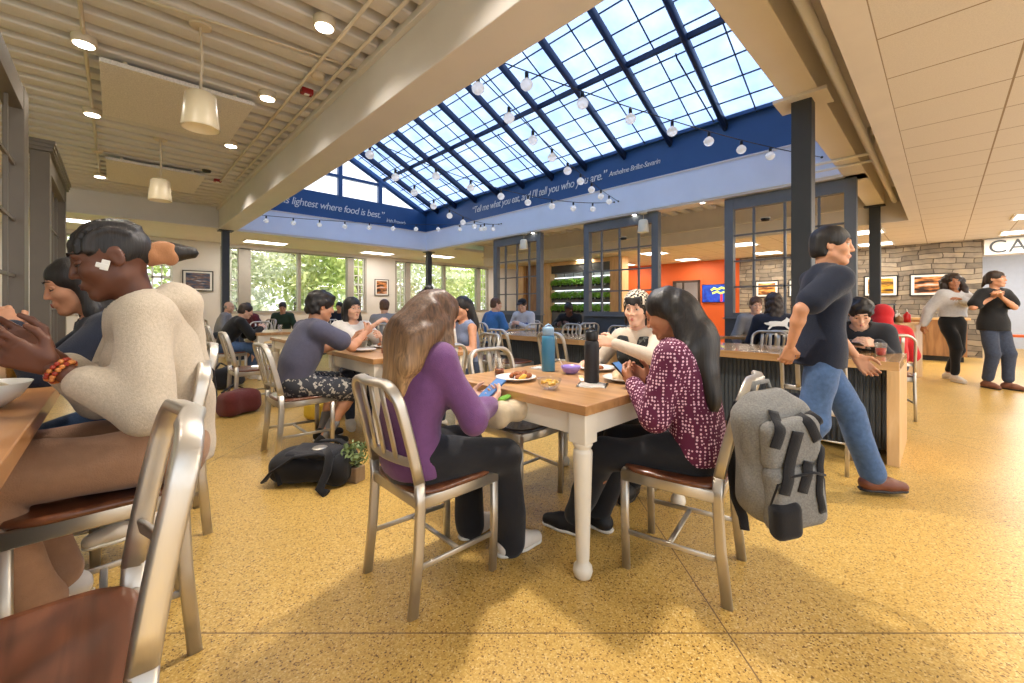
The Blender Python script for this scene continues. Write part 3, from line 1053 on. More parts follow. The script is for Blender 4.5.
CH = {}
def chair_meshes(sz, seatmat):
    key = (round(sz, 3), seatmat)
    ln_ = 0.08 if sz < 0.5 else 0.045
    bh = 0.42 if sz < 0.5 else 0.385
    if key in CH:
        return CH[key]
    top = sz + bh
    out = []
    def rear(sx):
        return [Vector((sx * 0.192, -0.225, 0)), Vector((sx * 0.192, -0.20, sz * 0.5)), Vector((sx * 0.19, -0.19, sz * 0.9)), Vector((sx * 0.19, -0.195, sz + 0.04))]
    for sx in (-1, 1):
        out.append(('leg', MB().sweep([(sx * 0.178, 0.185, 0), (sx * 0.182, 0.19, sz * 0.5), (sx * 0.182, 0.19, sz - 0.03)], 0.026, 0.036, (0, 1, 0)).mesh('chair_front_leg', M['alu']), []))
        out.append(('leg', MB().sweep(rear(sx), 0.024, 0.042, (0, 1, 0)).mesh('chair_rear_leg', M['alu']), []))
    # back: one bent hoop
    def bk(z):
        f = (z - sz - 0.04) / (top - sz - 0.04)
        return -0.195 - ln_ * f - 0.02 * f * f
    pth = [Vector((-0.19, bk(sz + 0.03), sz + 0.03))]
    R = 0.085
    for k in range(1, 5):
        z = sz + 0.03 + (top - R - sz - 0.03) * k / 4
        pth.append(Vector((-0.19 + 0.006 * k / 4, bk(z), z)))
    for k in range(1, 7):
        a = PI / 2 * k / 6
        z = top - R + R * math.sin(a)
        pth.append(Vector((-0.184 + R - R * math.cos(a), bk(z), z)))
    for k in range(1, 4):
        x = -0.099 + 0.099 * k / 3
        pth.append(Vector((x, bk(top) - 0.018 * (k / 3), top)))
    pth += [Vector((-p.x, p.y, p.z)) for p in reversed(pth[:-1])]
    hoop = MB().sweep(pth, 0.024, 0.042, lambda i: (0, 1, 0.22))
    out.append(('back_frame', hoop.mesh('chair_back_hoop', M['alu']), []))
    zl = sz + 0.115
    rail = MB().sweep([(x, bk(zl) - 0.03 * (1 - (x / 0.18) ** 2), zl) for x in np.linspace(-0.18, 0.18, 9)], 0.012, 0.034, (0, 0.2, 1))
    out.append(('lower_rail', rail.mesh('chair_lower_rail', M['alu']), []))
    for x in (-0.085, 0, 0.085):
        q = []
        for k in range(5):
            z = zl + (top - 0.012 - zl) * k / 4
            dep = 0.03 * (1 - (x / 0.18) ** 2) if k < 4 else 0.016
            q.append((x, bk(z) - dep * (1 - 0.4 * k / 4), z))
        out.append(('slat', MB().sweep(q, 0.030, 0.010, (0, 1, 0.2)).mesh('chair_slat', M['alu']), []))
    # seat frame: four rails
    fr = MB()
    for sx in (-1, 1):
        fr.sweep([(sx * 0.192, -0.20, sz - 0.04), (sx * 0.190, 0.20, sz - 0.04)], 0.020, 0.05, (0, 0, 1))
    fr.sweep([(-0.185, 0.195, sz - 0.04), (0, 0.212, sz - 0.04), (0.185, 0.195, sz - 0.04)], 0.020, 0.05, (0, 0, 1))
    fr.sweep([(-0.185, -0.195, sz - 0.04), (0.185, -0.195, sz - 0.04)], 0.020, 0.05, (0, 0, 1))
    out.append(('seat_frame', fr.mesh('chair_seat_frame', M['alu']), []))
    # seat: dished board with rounded corners
    mb = MB(); n = 14
    def outline(a, g):
        x, y = math.cos(a), math.sin(a)
        e = 4.5
        rr = (abs(x) ** e + abs(y) ** e) ** (-1 / e)
        return x * rr * 0.208 * g, y * rr * 0.213 * g + 0.005
    rings = []
    for g in (0.0001, 0.35, 0.65, 0.88, 0.97, 1.0):
        z = sz + 0.004 - 0.014 * (1 - g ** 2) if g < 0.97 else (sz + 0.002 if g < 1 else sz - 0.006)
        rings.append([mb.bm.verts.new((*outline(2 * PI * i / 40, g), z)) for i in range(40)])
    rings.append([mb.bm.verts.new((*outline(2 * PI * i / 40, 0.985), sz - 0.018)) for i in range(40)])
    for a, b2 in zip(rings, rings[1:]):
        for i in range(40):
            j = (i + 1) % 40
            mb.bm.faces.new((a[i], a[j], b2[j], b2[i])).smooth = True
    mb.bm.faces.new(rings[-1]); mb.bm.faces.new(list(reversed(rings[0])))
    out.append(('seat', mb.mesh('chair_seat', M[seatmat]), []))
    st = MB()
    zs = sz * 0.36
    for sx in (-1, 1):
        st2 = MB().sweep([(sx * 0.19, -0.205, zs + 0.01), (sx * 0.181, 0.188, zs)], 0.012, 0.022, (0, 0, 1))
        out.append(('stretcher', st2.mesh('chair_side_stretcher', M['alu']), []))
    out.append(('stretcher', MB().sweep([(-0.18, 0.0, zs), (0.18, 0.0, zs)], 0.022, 0.012, (0, 0, 1)).mesh('chair_cross_stretcher', M['alu']), []))
    CH[key] = out
    return out

def chair(x, y, yaw_deg, label, group=None, sz=0.46, seat='walnut'):
    """yaw_deg: direction the sitter faces, measured from +X"""
    r = thing('dining_chair', label, 'chair', (x, y, 0), math.radians(yaw_deg - 90), group)
    for nm, me, _ in chair_meshes(sz, seat):
        link(nm, me, r)
    return r

M['black_seat'] = pm('black_seat_board', rgb(52, 54, 64), 0.25, var=0.1, coat=0.3)

# ------------------------------------------------------------------ tables
def leg_profile(h):
    k = h - 0.12
    return [(0.018, 0.0), (0.036, 0.008), (0.043, 0.03), (0.040, 0.052), (0.026, 0.070), (0.028, 0.082), (0.029, 0.10), (0.033, 0.25), (0.039, 0.45), (0.042, k - 0.055), (0.040, k - 0.045),
            (0.034, k - 0.04), (0.036, k - 0.034), (0.043, k - 0.022), (0.043, k - 0.014), (0.036, k - 0.004), (0.038, k)]
def table(x0, x1, y0, y1, label, top='block', h=0.76, group=None):
    cx, cy = (x0 + x1) / 2, (y0 + y1) / 2
    w_, d_ = x1 - x0, y1 - y0
    r = thing('dining_table', label, 'table', (cx, cy, 0), 0, group)
    MB().box((0, 0, h - 0.021), (w_, d_, 0.042), None, 0.004).build('tabletop', M[top], r)
    mb = MB()
    for s in (-1, 1):
        mb.box((s * (w_ / 2 - 0.045), 0, h - 0.042 - 0.05), (0.024, d_ - 0.16, 0.10), None, 0.002)
        mb.box((0, s * (d_ / 2 - 0.045), h - 0.042 - 0.05), (w_ - 0.16, 0.024, 0.10), None, 0.002)
    mb.build('apron', M['cream'], r)
    for sx in (-1, 1):
        for sy in (-1, 1):
            mb = MB()
            mb.box((0, 0, h - 0.042 - 0.065), (0.088, 0.088, 0.13), None, 0.004)
            mb.lathe([(a, b) for a, b in leg_profile(h - 0.042)], (0, 0, 0), 20)
            mb.build('leg', M['cream'], r, (sx * (w_ / 2 - 0.06), sy * (d_ / 2 - 0.06), 0))
    return r
M['cream'] = pm('cream_paint', rgb(232, 224, 208), 0.4, var=0.02)
table(1.40, 2.45, 1.02, 2.00, 'square butcher-block table with white turned legs in front, set with plates and bottles')
table(1.46, 2.42, 3.10, 4.10, 'white-legged wooden table behind the purple shirt, with a glass of red drink')
table(1.52, 2.46, 5.35, 6.35, 'white-legged wooden table behind the slate-shirted man')
table(1.60, 2.54, 7.45, 8.45, 'wooden table in front of the student in a black hoodie')

# chairs round the near tables
chair(1.03, 1.57, 0, 'aluminium slat-back chair with brown seat under the purple-shirted person')
chair(1.865, 0.835, 100, 'aluminium chair with a grey backpack hung on its back')
chair(2.66, 1.46, 182, 'aluminium chair under the person in a checked headscarf')
chair(1.85, 1.86, 270, 'empty aluminium chair with a dark seat pushed in across the front table', seat='black_seat')
chair(1.10, 3.66, 0, 'aluminium chair under the man in a slate t-shirt and patterned shorts')
chair(1.16, 5.60, 0, 'empty aluminium chair behind the slate-shirted man, beside a maroon bag')
chair(1.30, 7.86, 2, 'aluminium chair under the student in a black hoodie')
chair(1.82, 2.88, 86, 'aluminium chair with a white jacket on its back, under the person with a dark bun')
chair(2.62, 3.40, 176, 'aluminium chair under the person with long black hair in a sleeveless top')
chair(1.86, 4.34, 270, 'aluminium chair under the smiling person in a white top')
# taller chairs at the left counter
chair(-0.165, 1.04, 180, 'empty tall aluminium chair with walnut seat, nearest the camera at the left counter', sz=0.575)
chair(-0.03, 1.95, 180, 'tall aluminium chair under the person in an oatmeal hoodie', sz=0.575)
chair(0.12, 2.82, 180, 'tall aluminium chair behind the oatmeal hoodie, under the person eating at the left counter', sz=0.575)

# ------------------------------------------------------------------ left counter with its mullioned screen
r = thing('dining_counter', 'long wooden counter along the grey mullioned screen at the left edge', 'counter', (-0.61, 2.1, 0))
MB().mm((-0.45, -3.0, 0.815), (0.45, 2.9, 0.865), 0.004).build('countertop', M['cntr'], r)
mb = MB().mm((-0.12, -2.9, 0.0), (0.12, 2.8, 0.82))
mb.build('base', M['corr'], r)

def screen(name, label, p0, along, length, mat, posts, zsill, ztop, cols, rows, th=0.13, base=None, basemat=None, postw=0.16, mdep=0.05):
    """mullioned screen standing at p0, running 'along' for 'length'"""
    rz = math.atan2(along[1], along[0])
    r = thing(name, label, 'screen', (p0[0], p0[1], 0), rz)
    fr = MB()
    for x in posts:
        fr.box((x, 0, (ztop + zsill) / 2), (postw, th, ztop - zsill), None, 0.006)
    fr.box((length / 2, 0, ztop - 0.10), (length - 0.04, th - 0.012, 0.196), None, 0.004)
    fr.box((length / 2, 0, zsill + 0.05), (length - 0.04, th - 0.012, 0.10), None, 0.004)
    fr.build('frame', mat, r)
    mu = MB()
    zz0, zz1 = zsill + 0.10, ztop - 0.20
    for k in range(1, cols):
        mu.box((length * k / cols, 0, (zz0 + zz1) / 2), (0.032, mdep, zz1 - zz0))
    for k in range(1, rows):
        mu.box((length / 2, 0, zz0 + (zz1 - zz0) * k / rows), (length, mdep, 0.026))
    mu.build('mullions', mat, r)
    if base:
        MB().box((length / 2, 0, zsill / 2), (length, th * 0.8, zsill), None, 0.004).build('half_wall', basemat, r)
        MB().box((length / 2, 0, zsill + 0.006), (length + 0.04, th + 0.05, 0.025), None, 0.004).build('sill', mat, r)
    return r
screen('mullioned_screen', 'grey-brown mullioned screen above the left counter, cut by the left edge', (-0.61, 0.3), (0, 1), 5.3, M['bronze'], (0.1, 1.9, 3.5, 5.15), 0.865, 3.02, 9, 4, 0.12, postw=0.24, mdep=0.02)
s2_ = screen('mullioned_screen', 'grey-brown mullioned screen with a flared cornice, second from the left edge', (-0.61, 7.0), (0, 1), 2.2, M['bronze'], (0.08, 2.1), 0.0, 2.92, 5, 5, 0.15, postw=0.18, mdep=0.02)
mb = MB()
for k, (zz, e) in enumerate(((2.92, 0.03), (2.96, 0.05), (3.0, 0.075))):
    mb.box((1.1, 0, zz + 0.02), (2.26 + e, 0.17 + e, 0.04), None, 0.004)
mb.build('cornice', M['bronze'], s2_)

screen('mullioned_screen', 'grey mullioned screen left of the plant shelves', (7.72, 6.96), (0, 1), 1.78, M['screen'], (0.07, 1.71), 0.97, 3.04, 4, 4, 0.13, True, M['corr'], 0.14)
screen('mullioned_screen', 'grey mullioned screen in front of the orange wall, behind the headscarf', (7.72, 3.86), (0, 1), 1.78, M['screen'], (0.07, 1.71), 0.97, 3.04, 4, 4, 0.13, True, M['corr'], 0.14)
screen('mullioned_screen', 'grey mullioned screen in front of the stone wall, behind the steel post', (7.72, 0.86), (0, 1), 1.78, M['screen'], (0.07, 1.71), 0.97, 3.04, 4, 4, 0.13, True, M['corr'], 0.14)

# ------------------------------------------------------------------ long counter with corrugated front
def corrug(x, y0, y1, z0, z1, pitch=0.036, dep=0.014):
    mb = MB(); bm = mb.bm; pts = []; y = y0; k = 0
    while y < y1:
        pts += [(x, y), (x, y + pitch * 0.4), (x + dep, y + pitch * 0.5), (x + dep, y + pitch * 0.9)]
        y += pitch
    a = [bm.verts.new((p[0], p[1], z0)) for p in pts]; b_ = [bm.verts.new((p[0], p[1], z1)) for p in pts]
    for i in range(len(pts) - 1):
        bm.faces.new((a[i], a[i + 1], b_[i + 1], b_[i]))
    mb.mm((x + 0.03, y0, z0), (x + 0.06, y1, z1))
    return mb
def long_counter(y0, y1, label):
    r = thing('long_counter', label, 'counter', (4.56, (y0 + y1) / 2, 0))
    L = (y1 - y0) / 2
    MB().mm((-0.44, -L, 0.70), (0.44, L, 0.765), 0.004).build('countertop', M['cntr2'], r)
    MB().mm((-0.44, -L, 0), (0.44, -L + 0.07, 0.70), 0.003).build('end_panel', M['ltwood'], r)
    corrug(-0.26, -L + 0.08, L - 0.02, 0.06, 0.70).build('front_panel', M['corr'], r)
    corrug(0.24, -L + 0.08, L - 0.02, 0.06, 0.70).build('back_panel', M['corr'], r)
    return r
M['cntr2'] = wood_mat('long_counter_wood', [rgb(180, 136, 88), rgb(200, 158, 108), rgb(214, 174, 124)], 'Y', 4, stave=0.07, rough=0.22, coat=0.5)
long_counter(0.22, 2.62, 'long wooden counter with waterfall end and ribbed dark front, crossed by the steel post')
long_counter(2.66, 4.95, 'wooden counter with ribbed grey front behind the blue bottle')

G1 = 'chairs along the far side of the long counters'
chair(3.86, 0.66, 2, 'aluminium chair at the right end of the long counter, in front of the walking man', seat='black_seat')
chair(3.80, 3.05, 0, 'empty aluminium chair behind the blue and black bottles')
chair(3.80, 3.95, 0, 'aluminium chair at the left end of the counter behind the long black hair')
chair(3.80, 4.55, 0, 'aluminium chair at the far left end of the ribbed counter, behind the sleeveless top')
chair(3.84, 1.75, 0, 'aluminium chair at the long counter, behind the dotted blouse')
chair(5.22, 0.50, 180, 'aluminium chair under the student in a black jacket at the counter end')
# far seating: round the small tables between the counters and the screens
def small_table(x, y, label, w_=0.76):
    r = thing('cafe_table', label, 'table', (x, y, 0))
    MB().box((0, 0, 0.74), (w_, w_, 0.036), None, 0.004).build('tabletop', M['cntr2'], r)
    MB().lathe([(0.04, 0.02), (0.035, 0.1), (0.035, 0.725)], (0, 0, 0), 14).build('column', M['black'], r)
    MB().lathe([(0.24, 0.0), (0.24, 0.012), (0.05, 0.035)], (0, 0, 0), 20).build('base', M['black'], r)
    return r
small_table(5.55, 5.88, 'wooden cafe table between the man in blue and the man in a black cap')
small_table(6.60, 5.30, 'wooden cafe table in front of the student in black by the plant shelves')
small_table(6.0, 2.42, 'wooden cafe table behind the dark curly hair', 0.6)
small_table(6.58, 1.74, 'wooden cafe table beyond the long counter near the steel post')
G2 = 'far chairs round the cafe tables'
far = 'aluminium chair among the far cafe tables before the grey screens'
for x, y, a, lab in ((5.03, 5.78, 0, 'aluminium chair under the man in a blue t-shirt'), (6.08, 5.94, 190, 'aluminium chair under the man in a white sweatshirt and cap'), (7.08, 5.53, 205, 'aluminium chair under the student in black by the plant shelves'),
                     (6.25, 4.62, 60, 'empty aluminium chair at the cafe table before the plant shelves'), (5.35, 5.22, 80, 'empty aluminium chair turned to the cafe table of the man in blue'),
                     (5.55, 2.82, 20, 'aluminium chair under the person with big dark curly hair'), (6.95, 3.75, 215, 'empty aluminium chair before the door in the orange wall'), (6.56, 3.06, 215, 'aluminium chair under the person in pale pink'),
                     (6.05, 1.46, 28, 'aluminium chair under the person in an animal-print shirt'), (5.2, 6.62, 300, 'empty aluminium chair left of the man in a blue t-shirt'),
                     (7.15, 2.02, 210, 'aluminium chair under the brown-haired person before the stone wall'), (6.08, 0.43, 12, 'aluminium chair under the person in a red hoodie'), (5.24, 1.4, 180, 'empty aluminium chair across the long counter, left of the steel post'), (5.24, 2.16, 180, 'aluminium chair under the dark-haired person across the counter'),
                     (5.24, 3.4, 180, 'empty aluminium chair across the ribbed counter, behind the black bottle'), (5.24, 4.3, 180, 'empty aluminium chair across the ribbed counter, behind the blue bottle')):
    chair(x, y, a, lab, G2)
# far left tables near the windows
for x, y, lab in ((2.2, 11.55, 'wooden cafe table near the bald man by the post'), (3.6, 10.75, 'wooden cafe table below the big window, left half'), (4.9, 10.7, 'wooden cafe table below the big window, right half'), (6.3, 9.6, 'wooden cafe table near the far corner post'), (3.75, 7.35, 'wooden cafe table behind the smiling person'), (4.6, 8.6, 'wooden cafe table between the corner post and the smiling person')):
    small_table(x, y, lab, 0.7)
for x, y, a, lab in ((1.70, 11.5, 335, 'aluminium chair under the bald man by the left post'), (2.38, 10.85, 200, 'aluminium chair under the person in maroon'), (2.95, 11.1, 250, 'aluminium chair under the person in dark green'),
                     (4.33, 11.1, 230, 'aluminium chair under the person in dark blue below the window'), (3.55, 10.0, 90, 'empty aluminium chair below the left half of the big window'), (5.6, 10.7, 180, 'empty aluminium chair below the right end of the big window'), (5.7, 9.6, 0, 'empty aluminium chair left of the far corner post'), (6.95, 9.6, 180, 'empty aluminium chair beyond the far corner post'),
                     (3.4, 6.76, 60, 'aluminium chair under the person in grey beyond the smiling person'), (3.2, 7.6, 0, 'empty aluminium chair behind the slate-shirted head'), (4.0, 8.6, 0, 'empty aluminium chair right of the smiling person'), (4.65, 7.95, 90, 'empty aluminium chair left of the person with a dark bun'),
                     (2.05, 8.95, 270, 'empty aluminium chair across the table from the black hoodie'), (-1.35, 8.22, 250, 'aluminium chair under the person in red beyond the left screen')):
    chair(x, y, a, lab, 'chairs near the far windows')
# ================================================================== people
def skin_mat(name, c):
    m, nt, p = new_mat(name)
    tc = N(nt, 'ShaderNodeTexCoord'); nz = N(nt, 'ShaderNodeTexNoise', Scale=30.0, Detail=4.0)
    nt.links.new(tc.outputs['Object'], nz.inputs['Vector'])
    r = ramp(nt, [(0.3, tuple(x * 0.92 for x in c[:3]) + (1,)), (0.7, tuple(min(1, x * 1.06) for x in c[:3]) + (1,))])
    nt.links.new(nz.outputs['Fac'], r.inputs['Fac']); nt.links.new(r.outputs['Color'], p.inputs['Base Color'])
    p.inputs['Roughness'].default_value = 0.5
    p.inputs['Subsurface Weight'].default_value = 0.08
    p.inputs['Subsurface Radius'].default_value = (0.01, 0.004, 0.002)
    return m
SK = {'light': skin_mat('skin_light', rgb(226, 178, 150)), 'tan': skin_mat('skin_tan', rgb(202, 146, 112)), 'olive': skin_mat('skin_olive', rgb(176, 118, 84)), 'deep': skin_mat('skin_deep', rgb(98, 58, 40))}
LIP = {'light': pm('lip_rose', rgb(190, 104, 98), 0.4), 'tan': pm('lip_tan', rgb(164, 92, 80), 0.4), 'olive': pm('lip_brown', rgb(140, 78, 66), 0.4), 'deep': pm('lip_deep', rgb(96, 52, 48), 0.4)}
EYEW = pm('eye_white', rgb(206, 198, 190), 0.3, var=0.02)
IRIS = pm('eye_iris', rgb(48, 30, 20), 0.2, var=0.1)

def hair_mat(name, root, tip=None, z0=0, z1=1, stretch=(70, 70, 4)):
    m, nt, p = new_mat(name)
    tc = N(nt, 'ShaderNodeTexCoord'); mp = N(nt, 'ShaderNodeMapping'); mp.inputs['Scale'].default_value = stretch
    nt.links.new(tc.outputs['Object'], mp.inputs['Vector'])
    nz = N(nt, 'ShaderNodeTexNoise', Scale=1.6, Detail=4.0, Distortion=0.4)
    nt.links.new(mp.outputs['Vector'], nz.inputs['Vector'])
    def pair(c):
        r = ramp(nt, [(0.3, tuple(x * 0.45 for x in c[:3]) + (1,)), (0.7, tuple(min(1, x * 1.35) for x in c[:3]) + (1,))])
        nt.links.new(nz.outputs['Fac'], r.inputs['Fac'])
        return r
    a = pair(root)
    out = a.outputs['Color']
    if tip is not None:
        b = pair(tip)
        sp = N(nt, 'ShaderNodeSeparateXYZ'); mr = N(nt, 'ShaderNodeMapRange')
        mr.inputs['From Min'].default_value = z1; mr.inputs['From Max'].default_value = z0
        nt.links.new(tc.outputs['Object'], sp.inputs['Vector']); nt.links.new(sp.outputs['Z'], mr.inputs['Value'])
        mx = N(nt, 'ShaderNodeMix', data_type='RGBA')
        nt.links.new(mr.outputs['Result'], mx.inputs['Factor']); nt.links.new(out, mx.inputs['A']); nt.links.new(b.outputs['Color'], mx.inputs['B'])
        out = mx.outputs['Result']
    nt.links.new(out, p.inputs['Base Color'])
    p.inputs['Roughness'].default_value = 0.5
    bp = N(nt, 'ShaderNodeBump', Strength=0.5, Distance=0.004)
    nt.links.new(nz.outputs['Fac'], bp.inputs['Height']); nt.links.new(bp.outputs['Normal'], p.inputs['Normal'])
    return m
HR = {'black': hair_mat('hair_black', rgb(30, 25, 24)), 'dark': hair_mat('hair_dark_brown', rgb(52, 38, 30)), 'brown': hair_mat('hair_brown', rgb(96, 66, 44)), 'grey': hair_mat('hair_grey', rgb(150, 140, 132))}

def cloth(name, c, var=0.06, scale=40, rough=0.85, bump=0.25, bscale=260):
    return pm(name, c, rough, 0.0, var, scale, bump, bscale, sheen=0.15, spec=0.25)

def rotz(a):
    c, s = math.cos(a), math.sin(a)
    return np.array([[c, -s, 0], [s, c, 0], [0, 0, 1.0]])
def rotx(a):
    c, s = math.cos(a), math.sin(a)
    return np.array([[1, 0, 0], [0, c, -s], [0, s, c]])
def roty(a):
    c, s = math.cos(a), math.sin(a)
    return np.array([[c, 0, s], [0, 1, 0], [-s, 0, c]])
def nrm(v):
    v = np.array(v, float)
    return v / max(1e-9, np.linalg.norm(v))

def ik(a, c, l1, l2, hint):
    a, c = np.array(a, float), np.array(c, float)
    d = c - a; L = np.linalg.norm(d); u = d / max(L, 1e-6)
    L2 = min(L, (l1 + l2) * 0.995); L2 = max(L2, abs(l1 - l2) * 1.05 + 1e-3)
    c = a + u * L2
    x = (l1 * l1 - l2 * l2 + L2 * L2) / (2 * L2)
    h = math.sqrt(max(0, l1 * l1 - x * x))
    hv = np.array(hint, float); hv = hv - u * np.dot(hv, u)
    hv = nrm(hv) if np.linalg.norm(hv) > 1e-6 else nrm(np.cross(u, [0, 0, 1]))
    return a + u * x + hv * h, c

def hand_field(w, d, n, curl, right, S, spread=0.5, k=0.006):
    """palm, four bent fingers and a thumb; w wrist, d towards the fingertips, n out of the palm"""
    f = Field(k)
    d = nrm(d); n = np.array(n, float); n = nrm(n - d * np.dot(n, d)); l = np.cross(d, n)
    sd = 1 if right else -1
    w = np.array(w, float)
    kn = []
    for i, (o, ln) in enumerate(((0.030, 0.90), (0.010, 1.0), (-0.010, 0.95), (-0.029, 0.76))):
        o *= sd
        p = w + d * (0.088 - abs(i - 1) * 0.004) * S + l * o * S
        f.cone(w + l * o * 0.55 * S + d * 0.008 * S, p, 0.0135 * S, 0.0115 * S, k=0.014)
        q = p; dd = nrm(d + l * o * spread * 6)
        for j, (seg, r0, r1) in enumerate(((0.042, 0.0098, 0.0088), (0.026, 0.0088, 0.0080), (0.021, 0.0080, 0.0066))):
            a = curl * (0.7, 1.0, 0.7)[j] * (1 + 0.08 * i)
            c_, s_ = math.cos(a), math.sin(a)
            nn = nrm(n - dd * np.dot(n, dd))
            dd = nrm(dd * c_ + nn * s_)
            n_ = nn
            q2 = q + dd * seg * ln * S
            f.cone(q, q2, r0 * S, r1 * S)
            q = q2
        kn.append(q)
    b = w + d * 0.022 * S + l * sd * 0.022 * S
    t1 = b + nrm(d * 0.62 + l * sd * 0.75 + n * 0.25) * 0.045 * S
    t2 = t1 + nrm(d * 0.85 + l * sd * 0.25 + n * (0.25 + 0.5 * min(curl, 1))) * 0.034 * S
    t3 = t2 + nrm(d * 0.9 + l * sd * (-0.05) + n * (0.25 + 0.6 * min(curl, 1))) * 0.026 * S
    f.cone(b, t1, 0.0155 * S, 0.012 * S, k=0.014).cone(t1, t2, 0.0115 * S, 0.0098 * S).cone(t2, t3, 0.0098 * S, 0.0078 * S)
    return f, kn

def head_parts(c, R, S, res, k, lids='up', neck_to=None, neck_r=0.052, fem=False):
    """list of (V,F,mat): 0 skin, 1 lips, 2 eye white, 3 iris, 4 brow"""
    def T(p):
        return c + R @ (np.array(p, float) * S)
    f = Field(0.022 * S)
    f.ell(T((0, -0.014, 0.032)), np.array((0.074, 0.094, 0.086)) * S, R)
    f.ell(T((0, 0.026, -0.035)), np.array((0.058, 0.060, 0.074)) * S, R)
    for s in (-1, 1):
        f.cone(T((s * (0.046 if fem else 0.052), 0.0, -0.055)), T((s * (0.015 if fem else 0.020), 0.062, -0.096)), (0.018 if fem else 0.020) * S, (0.015 if fem else 0.018) * S)
        f.ell(T((s * 0.038, 0.056, -0.022)), np.array((0.026, 0.026, 0.026)) * S, R)
    f.ell(T((0, 0.068, -0.097)), np.array((0.022, 0.020, 0.018)) * S, R)
    f.cone(T((-0.032, 0.074 if fem else 0.078, 0.030)), T((0.032, 0.074 if fem else 0.078, 0.030)), 0.0125 * S, k=0.016 * S)
    for s in (-1, 1):
        f.ell(T((s * 0.032, 0.102, 0.010)), np.array((0.018, 0.022, 0.012)) * S, R, k=0.012 * S, op='-')
    f.cone(T((0, 0.084, 0.018)), T((0, 0.104, -0.026)), (0.0068 if fem else 0.0085) * S, (0.0092 if fem else 0.0115) * S, k=0.012 * S)
    for s in (-1, 1):
        f.ell(T((s * 0.0125, 0.092, -0.030)), np.array((0.0085, 0.011, 0.0075)) * S, R, k=0.008 * S)
        f.ell(T((s * 0.074, -0.012, -0.002)), np.array((0.009, 0.019, 0.031)) * S, R @ rotz(s * 0.35), k=0.006 * S)
        f.ell(T((s * 0.081, -0.008, 0.000)), np.array((0.005, 0.010, 0.018)) * S, R, k=0.006 * S, op='-')
    f.ell(T((0, 0.084, -0.062)), np.array((0.024, 0.014, 0.014)) * S, R, k=0.012 * S)
    if neck_to is not None:
        f.cone(T((0, -0.022, -0.055)), neck_to, neck_r * S, neck_r * 1.08 * S, k=0.03 * S)
    out = [(*f.mesh(res), 0)]
    e = []
    for s in (-1, 1):
        V, F = ball_vf((0, 0, 0), 0.0125 * S, 14)
        out.append((V + T((s * 0.032, 0.0715, 0.009)), F, 2))
        V, F = ball_vf((0, 0, 0), 0.0072 * S, 10)
        out.append((V + T((s * 0.032, 0.0782, 0.0085)), F, 3))
        g = Field(0.002); g.cone(T((s * 0.047, 0.074, 0.0145)), T((s * 0.032, 0.0835, 0.0180)), 0.0034 * S, 0.004 * S).cone(T((s * 0.032, 0.0835, 0.0180)), T((s * 0.018, 0.080, 0.013)), 0.004 * S, 0.0032 * S)
        out.append((*g.mesh(min(res, 0.0035)), 0))
        g = Field(0.002); g.cone(T((s * 0.050, 0.074, 0.036)), T((s * 0.034, 0.0885, 0.041)), 0.0030 * S, 0.0042 * S).cone(T((s * 0.034, 0.0885, 0.041)), T((s * 0.016, 0.0900, 0.036)), 0.0042 * S, 0.0040 * S)
        out.append((*g.mesh(min(res, 0.0035)), 4))
    for s in (-1, 1):
        V, F = ball_vf((0, 0, 0), 0.0136 * S, 14)
        out.append((V + T((s * 0.032, 0.0712, 0.0105 if lids == 'down' else 0.0180)), F, 0))
        if lids == 'down':
            g = Field(0.002); g.cone(T((s * 0.046, 0.0745, 0.0030)), T((s * 0.032, 0.0840, 0.0005)), 0.0018 * S, 0.0024 * S).cone(T((s * 0.032, 0.0840, 0.0005)), T((s * 0.019, 0.0790, 0.0040)), 0.0024 * S, 0.0016 * S)
            out.append((*g.mesh(0.0018), 4))
    g = Field(0.003)
    g.cone(T((-0.021, 0.086, -0.0600)), T((0, 0.0965, -0.0565)), 0.0028 * S, 0.0042 * S).cone(T((0.021, 0.086, -0.0600)), T((0, 0.0965, -0.0565)), 0.0028 * S, 0.0042 * S)
    g.cone(T((-0.018, 0.087, -0.0635)), T((0, 0.0950, -0.0680)), 0.0028 * S, 0.0052 * S).cone(T((0.018, 0.087, -0.0635)), T((0, 0.0945, -0.0670)), 0.0028 * S, 0.0052 * S)
    out.append((*g.mesh(min(res, 0.0035)), 1))
    return out

class P:
    pass

def strands(amp, fx=110.0, seed=0.0):
    def g(X, Y, Z):
        return amp * (np.sin(fx * X + 1.6 * np.sin(7 * Z + seed) + seed) + np.sin(fx * 0.83 * Y + 1.4 * np.sin(6 * Z + 2 * seed)) ) * 0.5
    return g
def curls(amp, f=85.0, seed=1.0):
    def g(X, Y, Z):
        return amp * (np.sin(f * X + 3 * np.sin(f * 0.4 * Z + seed)) * np.sin(f * Y + seed) + np.sin(f * 1.1 * Z + 2 * np.sin(f * 0.5 * X)) * 0.6)
    return g

